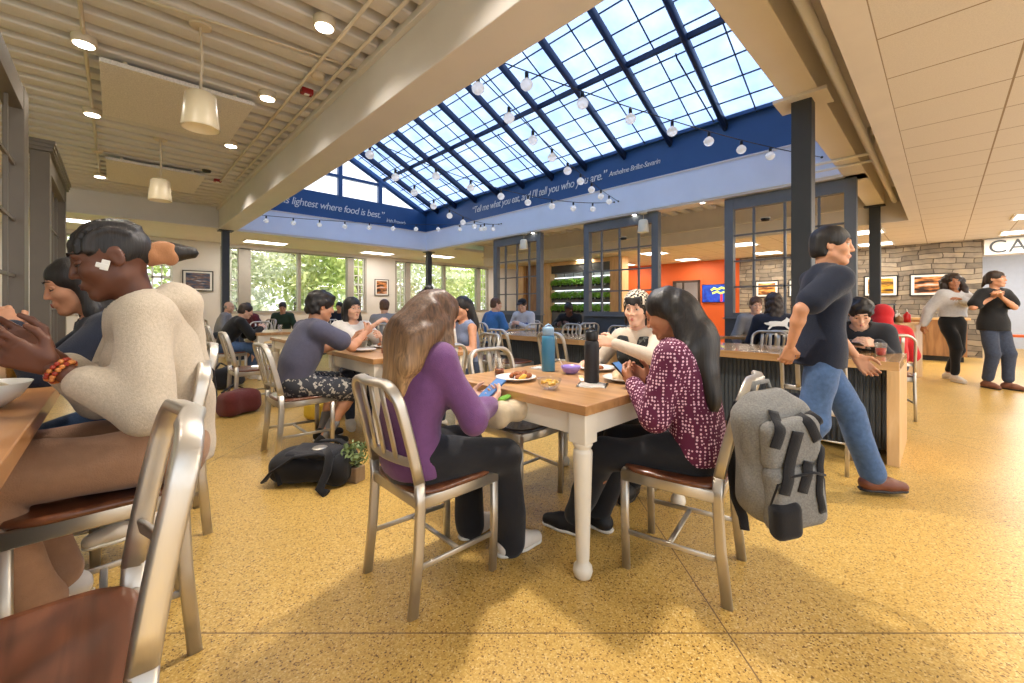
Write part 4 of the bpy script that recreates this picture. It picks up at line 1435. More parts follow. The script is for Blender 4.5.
def person(label, base, yaw, seat=None, S=1.0, lean=8, lean2=None, side=0, head=(0, 0, 0), hands=(None, None), elbow=((0.6, -0.4, -0.6), (-0.6, -0.4, -0.6)),
           curl=(0.5, 0.5), palm=((-1, 0, -0.2), (1, 0, -0.2)), hdir=(None, None), feet=((0.10, 0.42), (-0.10, 0.42)), knee=((0.12, 0.3, 1), (-0.12, 0.3, 1)), footz=(0, 0), footyaw=(8, -8),
           skin='light', shirt=None, sleeve='long', shirt_fit=0.010, hem=0.0, pants=None, legs='ankle', wide=0.0, shoes=None, hair='short', hairm=None, female=False,
           res=0.012, group=None, girth=1.0, world_hands=True, foldamp=0.004, socks=None, hip_h=None, crop=None, seed=1, stand_hip=None, head_up=0.0, sleeve_len=None, tanktop=False, neck_open=0.070, lids=None, cuff=0.03):
    """base: world (x,y) of the hips; yaw: facing direction in degrees from +X; hands: world targets of the right and left wrists"""
    ya = math.radians(yaw)
    fw = np.array([math.cos(ya), math.sin(ya), 0]); rt = np.array([math.sin(ya), -math.cos(ya), 0])
    root = thing('person', label, 'person', (base[0], base[1], 0), ya - PI / 2, group)
    def loc(wp):
        q = np.array([wp[0] - base[0], wp[1] - base[1], 0.0])
        return np.array([q @ rt, q @ fw, wp[2]])
    o = P(); o.root = root; o.loc = loc; o.S = S; o.res = res
    o.world = lambda lp: np.array([base[0], base[1], 0]) + rt * lp[0] + fw * lp[1] + np.array([0, 0, lp[2]])
    hz = (seat + 0.085 * S) if seat is not None else (stand_hip or 0.90 * S)
    hip = np.array([0, 0, hz])
    L1 = math.radians(lean); L2 = math.radians(lean if lean2 is None else lean2); sd = math.radians(side)
    s1 = nrm((math.sin(sd), math.sin(L1), math.cos(L1))); s2 = nrm((math.sin(sd), math.sin(L2), math.cos(L2)))
    waist = hip + 0.15 * S * s1
    chest = waist + 0.17 * S * s2
    neck = chest + 0.165 * S * s2
    fwd2 = nrm(np.cross((1, 0, 0), s2)) * -1
    fwd2 = nrm(np.array([0, math.cos(L2), -math.sin(L2)]))
    fwd1 = nrm(np.array([0, math.cos(L1), -math.sin(L1)]))
    shw = (0.152 if female else 0.172) * S
    sh = [neck - 0.045 * S * s2 + np.array([sx * shw, 0, 0]) for sx in (1, -1)]
    hy, hp, hr = (math.radians(a) for a in head)      # yaw left +, pitch down +, roll
    R = rotz(hy) @ rotx(-hp) @ roty(hr)
    hc = neck + (0.055 + head_up) * S * nrm(s2 + np.array([0, 0, 0.6])) + R @ np.array([0, 0.018, 0.112]) * S
    o.hip, o.waist, o.chest, o.neck, o.sh, o.R, o.hc, o.s1, o.s2, o.fwd2 = hip, waist, chest, neck, sh, R, hc, s1, s2, fwd2
    # arms
    ua, fa = 0.285 * S, 0.25 * S
    o.el, o.wr = [], []
    for i in (0, 1):
        t = hands[i]
        if t is None:
            t = sh[i] + np.array([(0.06, -0.06)[i], 0.10, -0.50]) * S
        else:
            t = loc(t) if world_hands else np.array(t, float)
        e, w_ = ik(sh[i], t, ua, fa, elbow[i])
        o.el.append(e); o.wr.append(w_)
    # legs
    th, sn = 0.43 * S, 0.42 * S
    o.kn, o.an, o.hj = [], [], []
    for i, sx in enumerate((1, -1)):
        hj = hip + np.array([sx * 0.085 * S, 0.0, -0.005])
        ft = feet[i]
        a_t = np.array([ft[0], ft[1] - 0.03, 0.095 * S + footz[i]])
        kn_, an_ = ik(hj, a_t, th, sn, knee[i])
        o.hj.append(hj); o.kn.append(kn_); o.an.append(an_)
    g = girth
    X1 = (1, 0, 0)
    def torso(f, e, top=True):
        f.cone(hip + (0, 0, 0.0), waist, (0.150 if female else 0.142) * S * g + e, (0.118 if female else 0.132) * S * g + e, flat=(fwd1, 1.38), k=0.05)
        f.cone(waist, chest, (0.118 if female else 0.132) * S * g + e, (0.136 if female else 0.150) * S * g + e, flat=(fwd1, 1.38), k=0.05)
        f.cone(chest, chest + 0.085 * S * s2, (0.136 if female else 0.150) * S * g + e, 0.120 * S + e, flat=(fwd2, 1.42), k=0.05)
        f.cone(sh[0] - (0.02 * S, 0, 0), sh[1] + (0.02 * S, 0, 0), 0.052 * S + e, 0.052 * S + e, k=0.05)
        f.cone(neck - 0.06 * S * s2, neck + 0.0 * s2, 0.072 * S + e * 0.5, 0.058 * S + e * 0.3, k=0.05)
        if female:
            for sx in (1, -1):
                f.ell(chest + np.array([sx * 0.062 * S, 0, 0]) + fwd2 * 0.078 * S + s2 * 0.005, np.array((0.058, 0.05, 0.058)) * S + e * 0.6, k=0.04)
    # --- body: one continuous skin
    f = Field(0.03 * S)
    torso(f, -0.012)
    for i in (0, 1):
        f.cone(sh[i], o.el[i], 0.044 * S * g, 0.036 * S, k=0.03)
        m_ = o.el[i] + (o.wr[i] - o.el[i]) * 0.3
        f.cone(o.el[i], m_, 0.036 * S, 0.037 * S, k=0.02).cone(m_, o.wr[i], 0.037 * S, 0.0235 * S, k=0.02)
        f.cone(o.hj[i], o.kn[i], 0.080 * S * g, 0.052 * S, k=0.03)
        cm = o.kn[i] + (o.an[i] - o.kn[i]) * 0.3 + np.array([0, -0.012, 0])
        f.cone(o.kn[i], cm, 0.050 * S, 0.052 * S, k=0.02).cone(cm, o.an[i], 0.052 * S, 0.032 * S, k=0.02)
    parts = [(*f.mesh(res), 0)]
    hres = min(res, 0.008)
    parts += head_parts(hc, R, S, hres * 0.8, 0, lids or ('down' if head[1] > 13 else 'up'), neck_to=neck - 0.02 * s2, neck_r=0.046 if female else 0.053, fem=female)
    o.tips = []
    for i in (0, 1):
        d = nrm(o.wr[i] - o.el[i]) if hdir[i] is None else np.array([np.dot(np.array(hdir[i]), rt), np.dot(np.array(hdir[i]), fw), hdir[i][2]])
        pn = np.array(palm[i], float)
        hf, tips = hand_field(o.wr[i], d, pn, curl[i], i == 0, S * 0.98)
        parts.append((*hf.mesh(min(res * 0.55, 0.0062)), 0))
        o.tips.append(tips)
    if shoes is None:
        pass
    bm_ = [SK[skin], LIP[skin], EYEW, IRIS, hairm or HR['dark']]
    o.body = field_obj('body', parts, bm_, root)
    # --- trousers
    if pants is not None:
        f = Field(0.03 * S)
        f.cone(hip, waist, (0.150 if female else 0.142) * S * g + 0.004, (0.120 if female else 0.132) * S * g + 0.002, flat=(fwd1, 1.38), k=0.04)
        f.half(waist - s1 * 0.02 * S, s1)
        for i in (0, 1):
            r0, r1, r2 = 0.088 * S * g + 0.006, 0.066 * S + 0.008, 0.044 * S + 0.006
            if legs == 'knee':
                e = o.hj[i] + (o.kn[i] - o.hj[i]) * 0.93
                f.cone(o.hj[i], e, r0 + 0.004, r1 + 0.022, k=0.03)
            else:
                e = o.an[i] + (o.kn[i] - o.an[i]) * {'ankle': 0.04, 'crop': 0.14, 'floor': -0.10}[legs]
                f.cone(o.hj[i], o.kn[i], r0, r1 + wide * 0.35, k=0.03)
                f.cone(o.kn[i], e, r1 + wide * 0.35, r2 + wide, k=0.02)
        f.fn(folds(foldamp, seed + 3, 30))
        o.pants = field_obj('trousers', [(*f.mesh(res), 0)], pants, root)
    # --- shirt
    if shirt is not None:
        f = Field(0.03 * S)
        torso(f, shirt_fit)
        if seat is None and crop is None:
            f.cone(hip, hip - 0.09 * S * s1, (0.150 if female else 0.142) * S * g + shirt_fit + 0.012, (0.150 if female else 0.142) * S * g + shirt_fit + 0.016, flat=(fwd1, 1.26), k=0.04)
        f.cone(neck + s2 * 0.030 * S + fwd2 * 0.008, neck + s2 * 0.25 * S, neck_open * S, 0.16 * S, op='-', k=0.006)
        if tanktop:
            for i in (0, 1):
                f.ell(sh[i] + np.array([(0.045, -0.045)[i] * S, 0, 0.0]), np.array((0.065, 0.10, 0.10)) * S, op='-', k=0.01)
        f.half(hip - s1 * (0.045 - hem) * S if crop is None else waist + s1 * crop, -s1)
        if sleeve != 'none':
            for i in (0, 1):
                if sleeve == 'long':
                    e = o.wr[i] - (o.wr[i] - o.el[i]) * cuff
                    f.cone(sh[i], o.el[i], 0.052 * S * g + shirt_fit, 0.044 * S + shirt_fit, k=0.03).cone(o.el[i], e, 0.044 * S + shirt_fit, 0.031 * S + shirt_fit * 0.7, k=0.02)
                else:
                    e = sh[i] + (o.el[i] - sh[i]) * (sleeve_len or 0.72)
                    f.cone(sh[i], e, 0.054 * S * g + shirt_fit, 0.056 * S + shirt_fit, k=0.03)
        f.fn(folds(foldamp, seed, 26))
        o.shirt = field_obj('shirt', [(*f.mesh(res), 0)], shirt, root)
    # --- socks, shoes
    for i in (0, 1):
        fy = math.radians(footyaw[i])
        fd = np.array([math.sin(fy), math.cos(fy), 0]); a = o.an[i]; z0 = a[2] - 0.095 * S
        if socks is not None:
            f = Field(0.01); f.cone(a + (o.kn[i] - a) * 0.32, a - np.array([0, 0, 0.03]), 0.048 * S, 0.040 * S)
            field_obj('sock', [(*f.mesh(max(res, 0.008)), 0)], socks, root)
        if shoes is not None:
            f = Field(0.03 * S)
            b0 = np.array([a[0], a[1], z0 + 0.048 * S])
            f.cone(b0 - fd * 0.035 * S, b0 + fd * 0.08 * S + (0, 0, -0.004), 0.042 * S, 0.043 * S)
            f.cone(b0 + fd * 0.08 * S, b0 + fd * 0.165 * S + (0, 0, -0.012), 0.043 * S, 0.033 * S)
            f.cone(b0 - fd * 0.02 * S, a - np.array([0, 0, 0.012]), 0.042 * S, 0.040 * S)
            f.half((0, 0, z0 + 0.016 * S), (0, 0, -1))
            sm = shoes if isinstance(shoes, (list, tuple)) else (shoes, SOLE)
            so_ = field_obj('shoe', [(*f.mesh(min(res, 0.009)), 0)], sm[0], root)
            f = Field(0.02 * S)
            f.cone(b0 - fd * 0.04 * S + (0, 0, -0.02), b0 + fd * 0.08 * S + (0, 0, -0.02), 0.045 * S, 0.047 * S)
            f.cone(b0 + fd * 0.08 * S + (0, 0, -0.02), b0 + fd * 0.165 * S + (0, 0, -0.02), 0.047 * S, 0.036 * S)
            f.half((0, 0, z0 + 0.022 * S), (0, 0, 1)).half((0, 0, z0 + 0.001), (0, 0, -1))
            field_obj('sole', [(*f.mesh(min(res, 0.009)), 0)], sm[1], so_)
    # --- hair
    hm = hairm or HR['dark']
    def T(p):
        return hc + R @ (np.array(p, float) * S)
    o.T = T
    def A(*r):
        return np.array(r) * S
    hr_ = min(res, 0.009)
    if hair:
        f = Field(0.02 * S)
        if hair in ('short', 'crop', 'long', 'bob', 'bun', 'pony', 'curly', 'afro', 'mop'):
            gr = {'crop': 0.0, 'short': 0.006, 'long': 0.006, 'bob': 0.008, 'bun': 0.004, 'pony': 0.004, 'curly': 0.018, 'afro': 0.05, 'mop': 0.014}[hair] * S
            f.ell(T((0, -0.018, 0.040)), A(0.080, 0.098, 0.086) + gr, R)
            f.ell(T((0, -0.045, -0.02)), A(0.074, 0.066, 0.070) + gr, R)
            if hair in ('mop', 'curly'):
                f.ell(T((0, 0.035, 0.085)), A(0.072, 0.055, 0.040), R)
            if hair in ('long', 'bob', 'curly'):
                low = {'long': -0.30, 'bob': -0.14, 'curly': -0.22}[hair]
                for sx in (-1, 1):
                    f.cone(T((sx * 0.066, -0.012, 0.03)), T((sx * 0.078, -0.006, -0.12)), 0.026 * S, 0.024 * S)
                    if low < -0.15:
                        q = T((sx * 0.078, -0.006, -0.12)); f.cone(q, q + np.array([sx * 0.01, -0.02, (low + 0.12) * S]), 0.028 * S, 0.02 * S)
                q = T((0, -0.082, -0.02)); q2 = q + np.array([0, -0.035, (low + 0.04) * S])
                f.cone(q, q2, 0.085 * S, 0.075 * S, flat=((0, 1, 0), 1.9))
            if hair == 'bun':
                f.ell(T((0, -0.085, 0.120)), A(0.040, 0.040, 0.030), R, k=0.008)
            if hair == 'pony':
                f.cone(T((0, -0.105, 0.03)), T((0, -0.14, -0.10)), 0.03 * S, 0.018 * S)
            fr = {'afro': 0.0}.get(hair, 0)
            f.ell(T((0, 0.100, -0.030)), A(0.066, 0.058, 0.078), R, op='-', k=0.015)
            for sx in (-1, 1):
                if hair in ('short', 'crop', 'bun', 'pony', 'mop'):
                    f.ell(T((sx * 0.085, 0.004, -0.040)), A(0.03, 0.034, 0.046), R, op='-', k=0.012)
            if hair in ('short', 'crop', 'mop', 'bun', 'pony'):
                f.ell(T((0, -0.01, -0.145)), A(0.12, 0.13, 0.085), R, op='-', k=0.012)
            f.fn(curls(0.006 if hair != 'afro' else 0.012, 75, seed) if hair in ('curly', 'afro', 'mop') else strands(0.0025, 130, seed))
        elif hair == 'bald':
            f.ell(T((0, -0.040, -0.005)), A(0.079, 0.070, 0.055), R)
            f.ell(T((0, -0.02, 0.085)), A(0.09, 0.12, 0.062), R, op='-', k=0.01)
            for sx in (-1, 1):
                f.ell(T((sx * 0.085, 0.008, -0.030)), A(0.03, 0.034, 0.046), R, op='-', k=0.01)
        else:
            hair(f, o, T, A, R)
        V, F = f.mesh(hr_)
        o.hair = field_obj('hair', [(V, F, 0)], hm, root)
    return o
SOLE = pm('white_rubber_sole', rgb(226, 222, 212), 0.6, var=0.04)
DSOLE = pm('dark_rubber_sole', rgb(40, 38, 38), 0.6)
# ================================================================== the cast
C_ = {
 'purple': cloth('purple_sweatshirt', rgb(112, 72, 118)), 'blackp': cloth('black_trousers', rgb(34, 34, 38)), 'slate': cloth('slate_tee', rgb(84, 84, 104)),
 'white': cloth('white_cotton', rgb(232, 228, 222)), 'oat': cloth('oatmeal_fleece', rgb(190, 176, 156), var=0.1, scale=120), 'brownp': cloth('brown_sweatpants', rgb(158, 122, 96)),
 'jean': cloth('blue_denim', rgb(74, 100, 140), var=0.15), 'djean': cloth('dark_denim', rgb(58, 66, 84), var=0.15), 'navyt': cloth('navy_tee', rgb(30, 36, 52)), 'black': cloth('black_cotton', rgb(26, 26, 28)),
 'blue': cloth('blue_tee', rgb(66, 116, 176)), 'grey': cloth('grey_marl', rgb(140, 140, 142)), 'maroon': cloth('maroon_cotton', rgb(96, 38, 48)), 'green': cloth('dark_green_cotton', rgb(48, 66, 50)),
 'red': cloth('red_fleece', rgb(190, 36, 40)), 'cream': cloth('cream_rib_knit', rgb(204, 190, 172)), 'pale': cloth('pale_pink_cotton', rgb(206, 186, 184)), 'char': cloth('charcoal_fleece', rgb(44, 46, 52)),
 'lgrey': cloth('light_grey_sweatshirt', rgb(206, 206, 210)), 'tank': cloth('striped_tank', rgb(120, 132, 160)),
}
def pattern_mat(name, base, dot, scale, thr, kind='dots'):
    m, nt, p = new_mat(name)
    tc = N(nt, 'ShaderNodeTexCoord')
    if kind == 'dots':
        vo = N(nt, 'ShaderNodeTexVoronoi', Scale=scale); vo.inputs['Randomness'].default_value = 0.35
        nt.links.new(tc.outputs['Object'], vo.inputs['Vector'])
        lt = N(nt, 'ShaderNodeMath', operation='LESS_THAN'); lt.inputs[1].default_value = thr
        nt.links.new(vo.outputs['Distance'], lt.inputs[0]); fac = lt.outputs[0]
    elif kind == 'check':
        mp = N(nt, 'ShaderNodeMapping'); mp.inputs['Rotation'].default_value = (0.4, 0.5, 0.7)
        nt.links.new(tc.outputs['Object'], mp.inputs['Vector'])
        ck = N(nt, 'ShaderNodeTexChecker', Scale=scale)
        nt.links.new(mp.outputs['Vector'], ck.inputs['Vector']); fac = ck.outputs['Fac']
    else:
        nz = N(nt, 'ShaderNodeTexNoise', Scale=scale, Detail=3.0)
        nt.links.new(tc.outputs['Object'], nz.inputs['Vector'])
        lt = N(nt, 'ShaderNodeMath', operation='GREATER_THAN'); lt.inputs[1].default_value = thr
        nt.links.new(nz.outputs['Fac'], lt.inputs[0]); fac = lt.outputs[0]
    mx = N(nt, 'ShaderNodeMix', data_type='RGBA')
    nt.links.new(fac, mx.inputs['Factor']); mx.inputs['A'].default_value = base; mx.inputs['B'].default_value = dot
    nt.links.new(mx.outputs['Result'], p.inputs['Base Color'])
    p.inputs['Roughness'].default_value = 0.8
    return m
C_['dots'] = pattern_mat('dotted_burgundy_blouse', rgb(92, 20, 58), rgb(232, 190, 206), 70, 0.34)
C_['floral'] = pattern_mat('floral_shorts', rgb(52, 54, 62), rgb(176, 170, 160), 34, 0.58, 'noise')
C_['scarf'] = pattern_mat('checked_headscarf', rgb(24, 22, 24), rgb(228, 214, 190), 60, 0.5, 'check')
SHB = (pm('black_shoe', rgb(26, 26, 30), 0.6), SOLE)
SHW = (pm('white_shoe', rgb(222, 214, 202), 0.6), SOLE)
SHK = (pm('black_shoe_dark_sole', rgb(30, 28, 28), 0.6), DSOLE)
SHBR = (pm('brown_leather_shoe', rgb(112, 62, 42), 0.45), DSOLE)
HR['blond'] = hair_mat('hair_brown_to_blond', rgb(92, 64, 44), rgb(186, 148, 104), 0.82, 1.10)
near, mid, far_ = 0.0095, 0.013, 0.017

# --- purple sweatshirt, seen from behind
def hair_purple(f, o, T, A, R):
    S = o.S
    f.ell(T((0, -0.016, 0.040)), A(0.090, 0.106, 0.092), R)
    f.ell(T((0, -0.045, -0.03)), A(0.092, 0.080, 0.090), R)
    for sx in (-1, 1):
        f.cone(T((sx * 0.070, 0.005, 0.03)), T((sx * 0.090, 0.012, -0.12)), 0.032 * S, 0.034 * S)
        q = T((sx * 0.095, 0.0, -0.10)); f.cone(q, q + np.array([sx * 0.045, -0.035, -0.16]), 0.050 * S, 0.040 * S); f.cone(q + np.array([sx * 0.045, -0.035, -0.16]), q + np.array([sx * 0.05, -0.04, -0.23]), 0.040 * S, 0.014 * S)
    q = T((0, -0.075, -0.04)); q2 = q + np.array([0, -0.075, -0.10]); q3 = q2 + np.array([0, -0.040, -0.16])
    a_ = o.sh[0]
    b1, b2, b3 = a_ + np.array([-0.045, -0.095, 0.095]), a_ + np.array([-0.045, -0.135, 0.0]), a_ + np.array([-0.06, -0.155, -0.09])
    f.cone(T((0.085, -0.04, -0.05)), b1, 0.050, 0.058).cone(b1, b2, 0.058, 0.046).cone(b2, b3, 0.046, 0.016)
    f.cone(q, q2, 0.125 * S, 0.150 * S, flat=((0, 1, 0), 1.6)).cone(q2, q3, 0.150 * S, 0.105 * S, flat=((0, 1, 0), 1.7))
    f.ell(T((0, 0.105, -0.030)), A(0.060, 0.058, 0.085), R, op='-', k=0.015)
    f.fn(strands(0.005, 105, 1.3))
phone = at_d(493, 402, 2.0)
pp = person('person in a purple sweatshirt with long brown hair, back turned, at the front table', (0.92, 1.57), -2, seat=0.462, S=0.93, lean=-4, lean2=14, head=(4, 20, 0),
    hands=((1.255, 1.46, 0.72), (1.27, 1.64, 0.71)), elbow=((0.7, -0.5, -0.6), (-0.7, -0.5, -0.6)), curl=(0.7, 0.7), palm=((-0.7, 0.1, 0.7), (0.7, 0.1, 0.7)), hdir=((0.8, 0.45, 0.1), (0.8, -0.45, 0.1)),
    feet=((0.13, 0.47), (-0.12, 0.42)), skin='light', shirt=C_['purple'], shirt_fit=0.020, hem=-0.02, pants=C_['blackp'], legs='floor', wide=0.024, shoes=SHW, hair=hair_purple, hairm=HR['blond'], female=True, res=near, girth=1.14, foldamp=0.007, seed=2)

# --- dotted blouse on the right
def hair_dots(f, o, T, A, R):
    S = o.S
    f.ell(T((0, -0.018, 0.040)), A(0.084, 0.104, 0.090), R)
    f.ell(T((0, -0.055, -0.03)), A(0.080, 0.066, 0.085), R)
    q = T((0, -0.085, -0.02)); q2 = q + np.array([-0.02, -0.085, -0.15]); q3 = q2 + np.array([-0.03, -0.05, -0.22])
    f.cone(q, q2, 0.095 * S, 0.112 * S, flat=((0, 1, 0), 1.6)).cone(q2, q3, 0.112 * S, 0.07 * S, flat=((0, 1, 0), 2.2))
    for sx in (-1, 1):
        f.cone(T((sx * 0.064, -0.01, 0.055)), T((sx * 0.074, -0.052, -0.09)), 0.024 * S, 0.030 * S)
    q = T((-0.075, -0.055, -0.07)); f.cone(q, q + np.array([-0.03, -0.05, -0.12]), 0.034, 0.04).cone(q + np.array([-0.03, -0.05, -0.12]), q + np.array([-0.045, -0.06, -0.27]), 0.04, 0.015)
    f.ell(T((0, 0.116, -0.022)), A(0.068, 0.070, 0.098), R, op='-', k=0.012)
    f.fn(strands(0.0045, 115, 2.1))
dp = person('person in a dotted burgundy blouse with long black hair, looking at a phone', (1.885, 0.765), 97, seat=0.462, S=0.95, lean=2, lean2=12, head=(6, 24, 0),
    hands=((1.965, 1.03, 0.80), (1.81, 1.04, 0.80)), elbow=((0.6, -0.6, -0.6), (-0.6, -0.6, -0.6)), curl=(0.75, 0.75), palm=((-0.75, 0.3, 0.5), (0.75, 0.3, 0.5)), hdir=((-0.45, 0.75, 0.4), (0.35, 0.8, 0.4)),
    feet=((0.02, 0.52), (-0.10, 0.60)), skin='olive', shirt=C_['dots'], shirt_fit=0.024, hem=-0.01, pants=C_['blackp'], legs='ankle', wide=0.014, shoes=SHB, hair=hair_dots, hairm=HR['black'], female=True, res=near, foldamp=0.006, seed=5)

# --- headscarf across the table
def hair_scarf(f, o, T, A, R):
    S = o.S
    f.ell(T((0, -0.018, 0.034)), A(0.082, 0.100, 0.086), R)
    for k in range(9):
        x = -0.058 + 0.0145 * k
        f.cone(T((x * 0.8, 0.062, 0.085)), T((x, 0.094 - abs(x) * 0.35, 0.038 - 0.01 * (k % 2))), 0.013 * S, 0.0045 * S, k=0.004)
    for sx in (-1, 1):
        f.cone(T((sx * 0.070, 0.026, 0.04)), T((sx * 0.079, 0.010, -0.09)), 0.013 * S, 0.009 * S)
        f.cone(T((sx * 0.079, 0.010, -0.09)), T((sx * 0.076, 0.014, -0.16)), 0.009 * S, 0.004 * S)
    q = T((0, -0.07, -0.06)); f.cone(q, q + np.array([0, -0.03, -0.16]), 0.075 * S, 0.06 * S, flat=((0, 1, 0), 1.8))
    f.ell(T((0, 0.108, -0.055)), A(0.062, 0.056, 0.088), R, op='-', k=0.010)
    f.fn(strands(0.002, 150, 0.4))
sp_ = person('person in a checked black and cream headscarf and dark vest, across the front table', (2.70, 1.47), 184, seat=0.462, S=0.96, lean=6, lean2=12, head=(6, 8, 0),
    hands=((2.36, 1.66, 0.80), (2.28, 1.44, 0.94)), elbow=((0.7, -0.2, -0.8), (-1.0, 0.3, -0.6)), curl=(0.7, 0.95), palm=((-0.3, 0.1, -1), (0.9, 0.3, 0.1)), hdir=((-0.8, 0.2, 0.0), (-0.55, 0.75, 0.2)), neck_open=0.056,
    skin='light', shirt=C_['cream'], shirt_fit=0.007, pants=C_['blackp'], wide=0.02, shoes=SHK, hair=hair_scarf, hairm=HR['black'], female=True, res=near, foldamp=0.0015, seed=7)
def add_scarf(o):
    R, S, T = o.R, o.S, o.T
    A = lambda *r: np.array(r) * S
    f = Field(0.015)
    f.ell(T((0, -0.022, 0.046)), A(0.091, 0.110, 0.094), R)
    f.cone(T((0, -0.10, -0.02)), T((0.0, -0.12, -0.10)), 0.05 * S, 0.03 * S)
    f.ell(T((0, 0.10, -0.005)), A(0.12, 0.068, 0.135), R @ rotx(-0.35), op='-', k=0.006)
    f.half(T((0, 0, -0.055)), R @ np.array([0, 0.35, -1]))
    field_obj('headscarf', [(*f.mesh(0.006), 0)], C_['scarf'], o.root)
    # vest over the knit top
    f = Field(0.03)
    e = 0.020
    f.cone(o.hip, o.waist, 0.150 * S + e, 0.120 * S + e, flat=(o.fwd2, 1.38), k=0.05).cone(o.waist, o.chest, 0.120 * S + e, 0.140 * S + e, flat=(o.fwd2, 1.36), k=0.05)
    f.cone(o.chest, o.chest + 0.085 * S * o.s2, 0.140 * S + e, 0.125 * S + e, flat=(o.fwd2, 1.38), k=0.05)
    for sx in (1, -1):
        f.ell(o.chest + np.array([sx * 0.062 * S, 0, 0]) + o.fwd2 * 0.078 * S, np.array((0.062, 0.056, 0.062)) * S + e * 0.6, k=0.04)
    for i in (0, 1):
        f.cone(o.sh[i] + np.array([(-0.03, 0.03)[i], 0, -0.02]), o.neck - o.s2 * 0.03 + np.array([(0.05, -0.05)[i], 0, 0]), 0.056 + e * 0.5, 0.05 + e * 0.5)
        f.ell(o.sh[i] + np.array([(0.055, -0.055)[i] * S, 0, -0.03]), np.array((0.052, 0.10, 0.10)) * S, op='-', k=0.01)
    f.ell(o.neck + o.fwd2 * 0.09 + o.s2 * 0.0, np.array((0.036, 0.07, 0.085)), op='-', k=0.01)
    f.half(o.hip - o.s1 * 0.03, -o.s1).half(o.neck - o.s2 * 0.015, o.s2)
    field_obj('vest', [(*f.mesh(0.009), 0)], pattern_mat('dark_patterned_vest', rgb(34, 36, 38), rgb(96, 100, 96), 24, 0.6, 'noise'), o.root)
add_scarf(sp_)

# --- slate tee and shorts
person('man in a slate t-shirt and patterned shorts reaching across the second table', (1.05, 3.66), 4, seat=0.462, S=1.02, lean=8, lean2=24, head=(-4, 12, 0),
    hands=((1.64, 3.62, 0.94), (1.62, 3.86, 0.86)), elbow=((0.6, -0.2, -0.9), (-0.6, -0.2, -0.9)), curl=(0.8, 0.7), palm=((-1, 0, 0.1), (1, 0, 0.1)),
    feet=((0.12, 0.22), (-0.10, 0.30)), skin='tan', shirt=C_['slate'], sleeve='short', sleeve_len=0.62, shirt_fit=0.022, hem=-0.02, pants=C_['floral'], legs='knee', shoes=SHB, socks=C_['grey'], hair='mop', hairm=HR['black'], res=0.011, foldamp=0.006, seed=9, girth=1.05)
# --- smiling, white top
person('smiling person in a white top with long dark hair, opposite the slate-shirted man', (1.80, 4.36), 262, seat=0.462, S=0.95, lean=6, lean2=10, head=(12, 4, 4),
    hands=((1.92, 4.00, 1.00), (1.98, 4.02, 0.86)), curl=(0.9, 0.9), elbow=((0.7, 0.1, -0.8), (-0.7, 0.1, -0.8)), skin='light', shirt=C_['white'], sleeve='short', sleeve_len=0.95, shirt_fit=0.014, pants=C_['djean'], shoes=SHW, hair='long', hairm=HR['black'], female=True, res=0.011, seed=11)
# --- bun, white shirt
person('person in a white t-shirt with a dark bun, seen from behind at the second table', (1.82, 2.82), 84, seat=0.462, S=1.0, lean=4, lean2=12, head=(-8, 6, 0),
    hands=((2.0, 3.2, 0.80), (1.72, 3.2, 0.80)), skin='tan', shirt=C_['white'], sleeve='short', shirt_fit=0.02, pants=C_['djean'], shoes=SHW, hair='bun', hairm=HR['black'], res=0.012, seed=12)
# --- long black hair, sleeveless
def hair_tank(f, o, T, A, R):
    S = o.S
    f.ell(T((0, -0.018, 0.040)), A(0.086, 0.104, 0.090), R)
    f.ell(T((0, -0.05, -0.03)), A(0.082, 0.07, 0.09), R)
    q = T((0, -0.085, -0.02)); q2 = q + np.array([0.01, -0.05, -0.16]); q3 = q2 + np.array([0.02, -0.02, -0.24])
    f.cone(q, q2, 0.10 * S, 0.11 * S, flat=((0, 1, 0), 1.6)).cone(q2, q3, 0.11 * S, 0.05 * S, flat=((0, 1, 0), 2.0))
    q = T((0.080, 0.0, -0.05)); f.cone(q, q + np.array([0.01, 0.0, -0.28]), 0.036, 0.02)
    f.ell(T((0, 0.112, -0.035)), A(0.066, 0.064, 0.088), R, op='-', k=0.012)
    f.fn(strands(0.004, 115, 2.1))
person('person with very long black hair in a sleeveless top, side-on at the second table', (2.66, 3.40), 172, seat=0.462, S=0.96, lean=4, lean2=10, head=(14, 10, 0),
    hands=((2.42, 3.55, 0.80), (2.40, 3.35, 0.82)), skin='tan', shirt=C_['tank'], sleeve='none', tanktop=True, shirt_fit=0.008, pants=C_['djean'], shoes=SHW, hair=hair_tank, hairm=HR['black'], female=True, res=0.012, seed=13)
# --- black hoodie left
hd = person('student in a black hoodie and jeans leaning over the far left table', (1.24, 7.86), 2, seat=0.462, S=0.98, lean=14, lean2=34, head=(0, 22, 0),
    hands=((1.72, 7.74, 0.82), (1.74, 7.98, 0.82)), skin='light', shirt=C_['black'], shirt_fit=0.024, pants=C_['jean'], shoes=SHW, hair='short', hairm=HR['dark'], res=mid, seed=14)
f = Field(0.02); f.cone(hd.neck + np.array([0.07, -0.05, -0.02]), hd.neck + np.array([-0.07, -0.05, -0.02]), 0.05, 0.05); f.cone(hd.neck + np.array([0, -0.08, -0.03]), hd.neck + np.array([0, -0.07, -0.12]), 0.07, 0.04)
field_obj('hood', [(*f.mesh(0.011), 0)], C_['black'], hd.root)

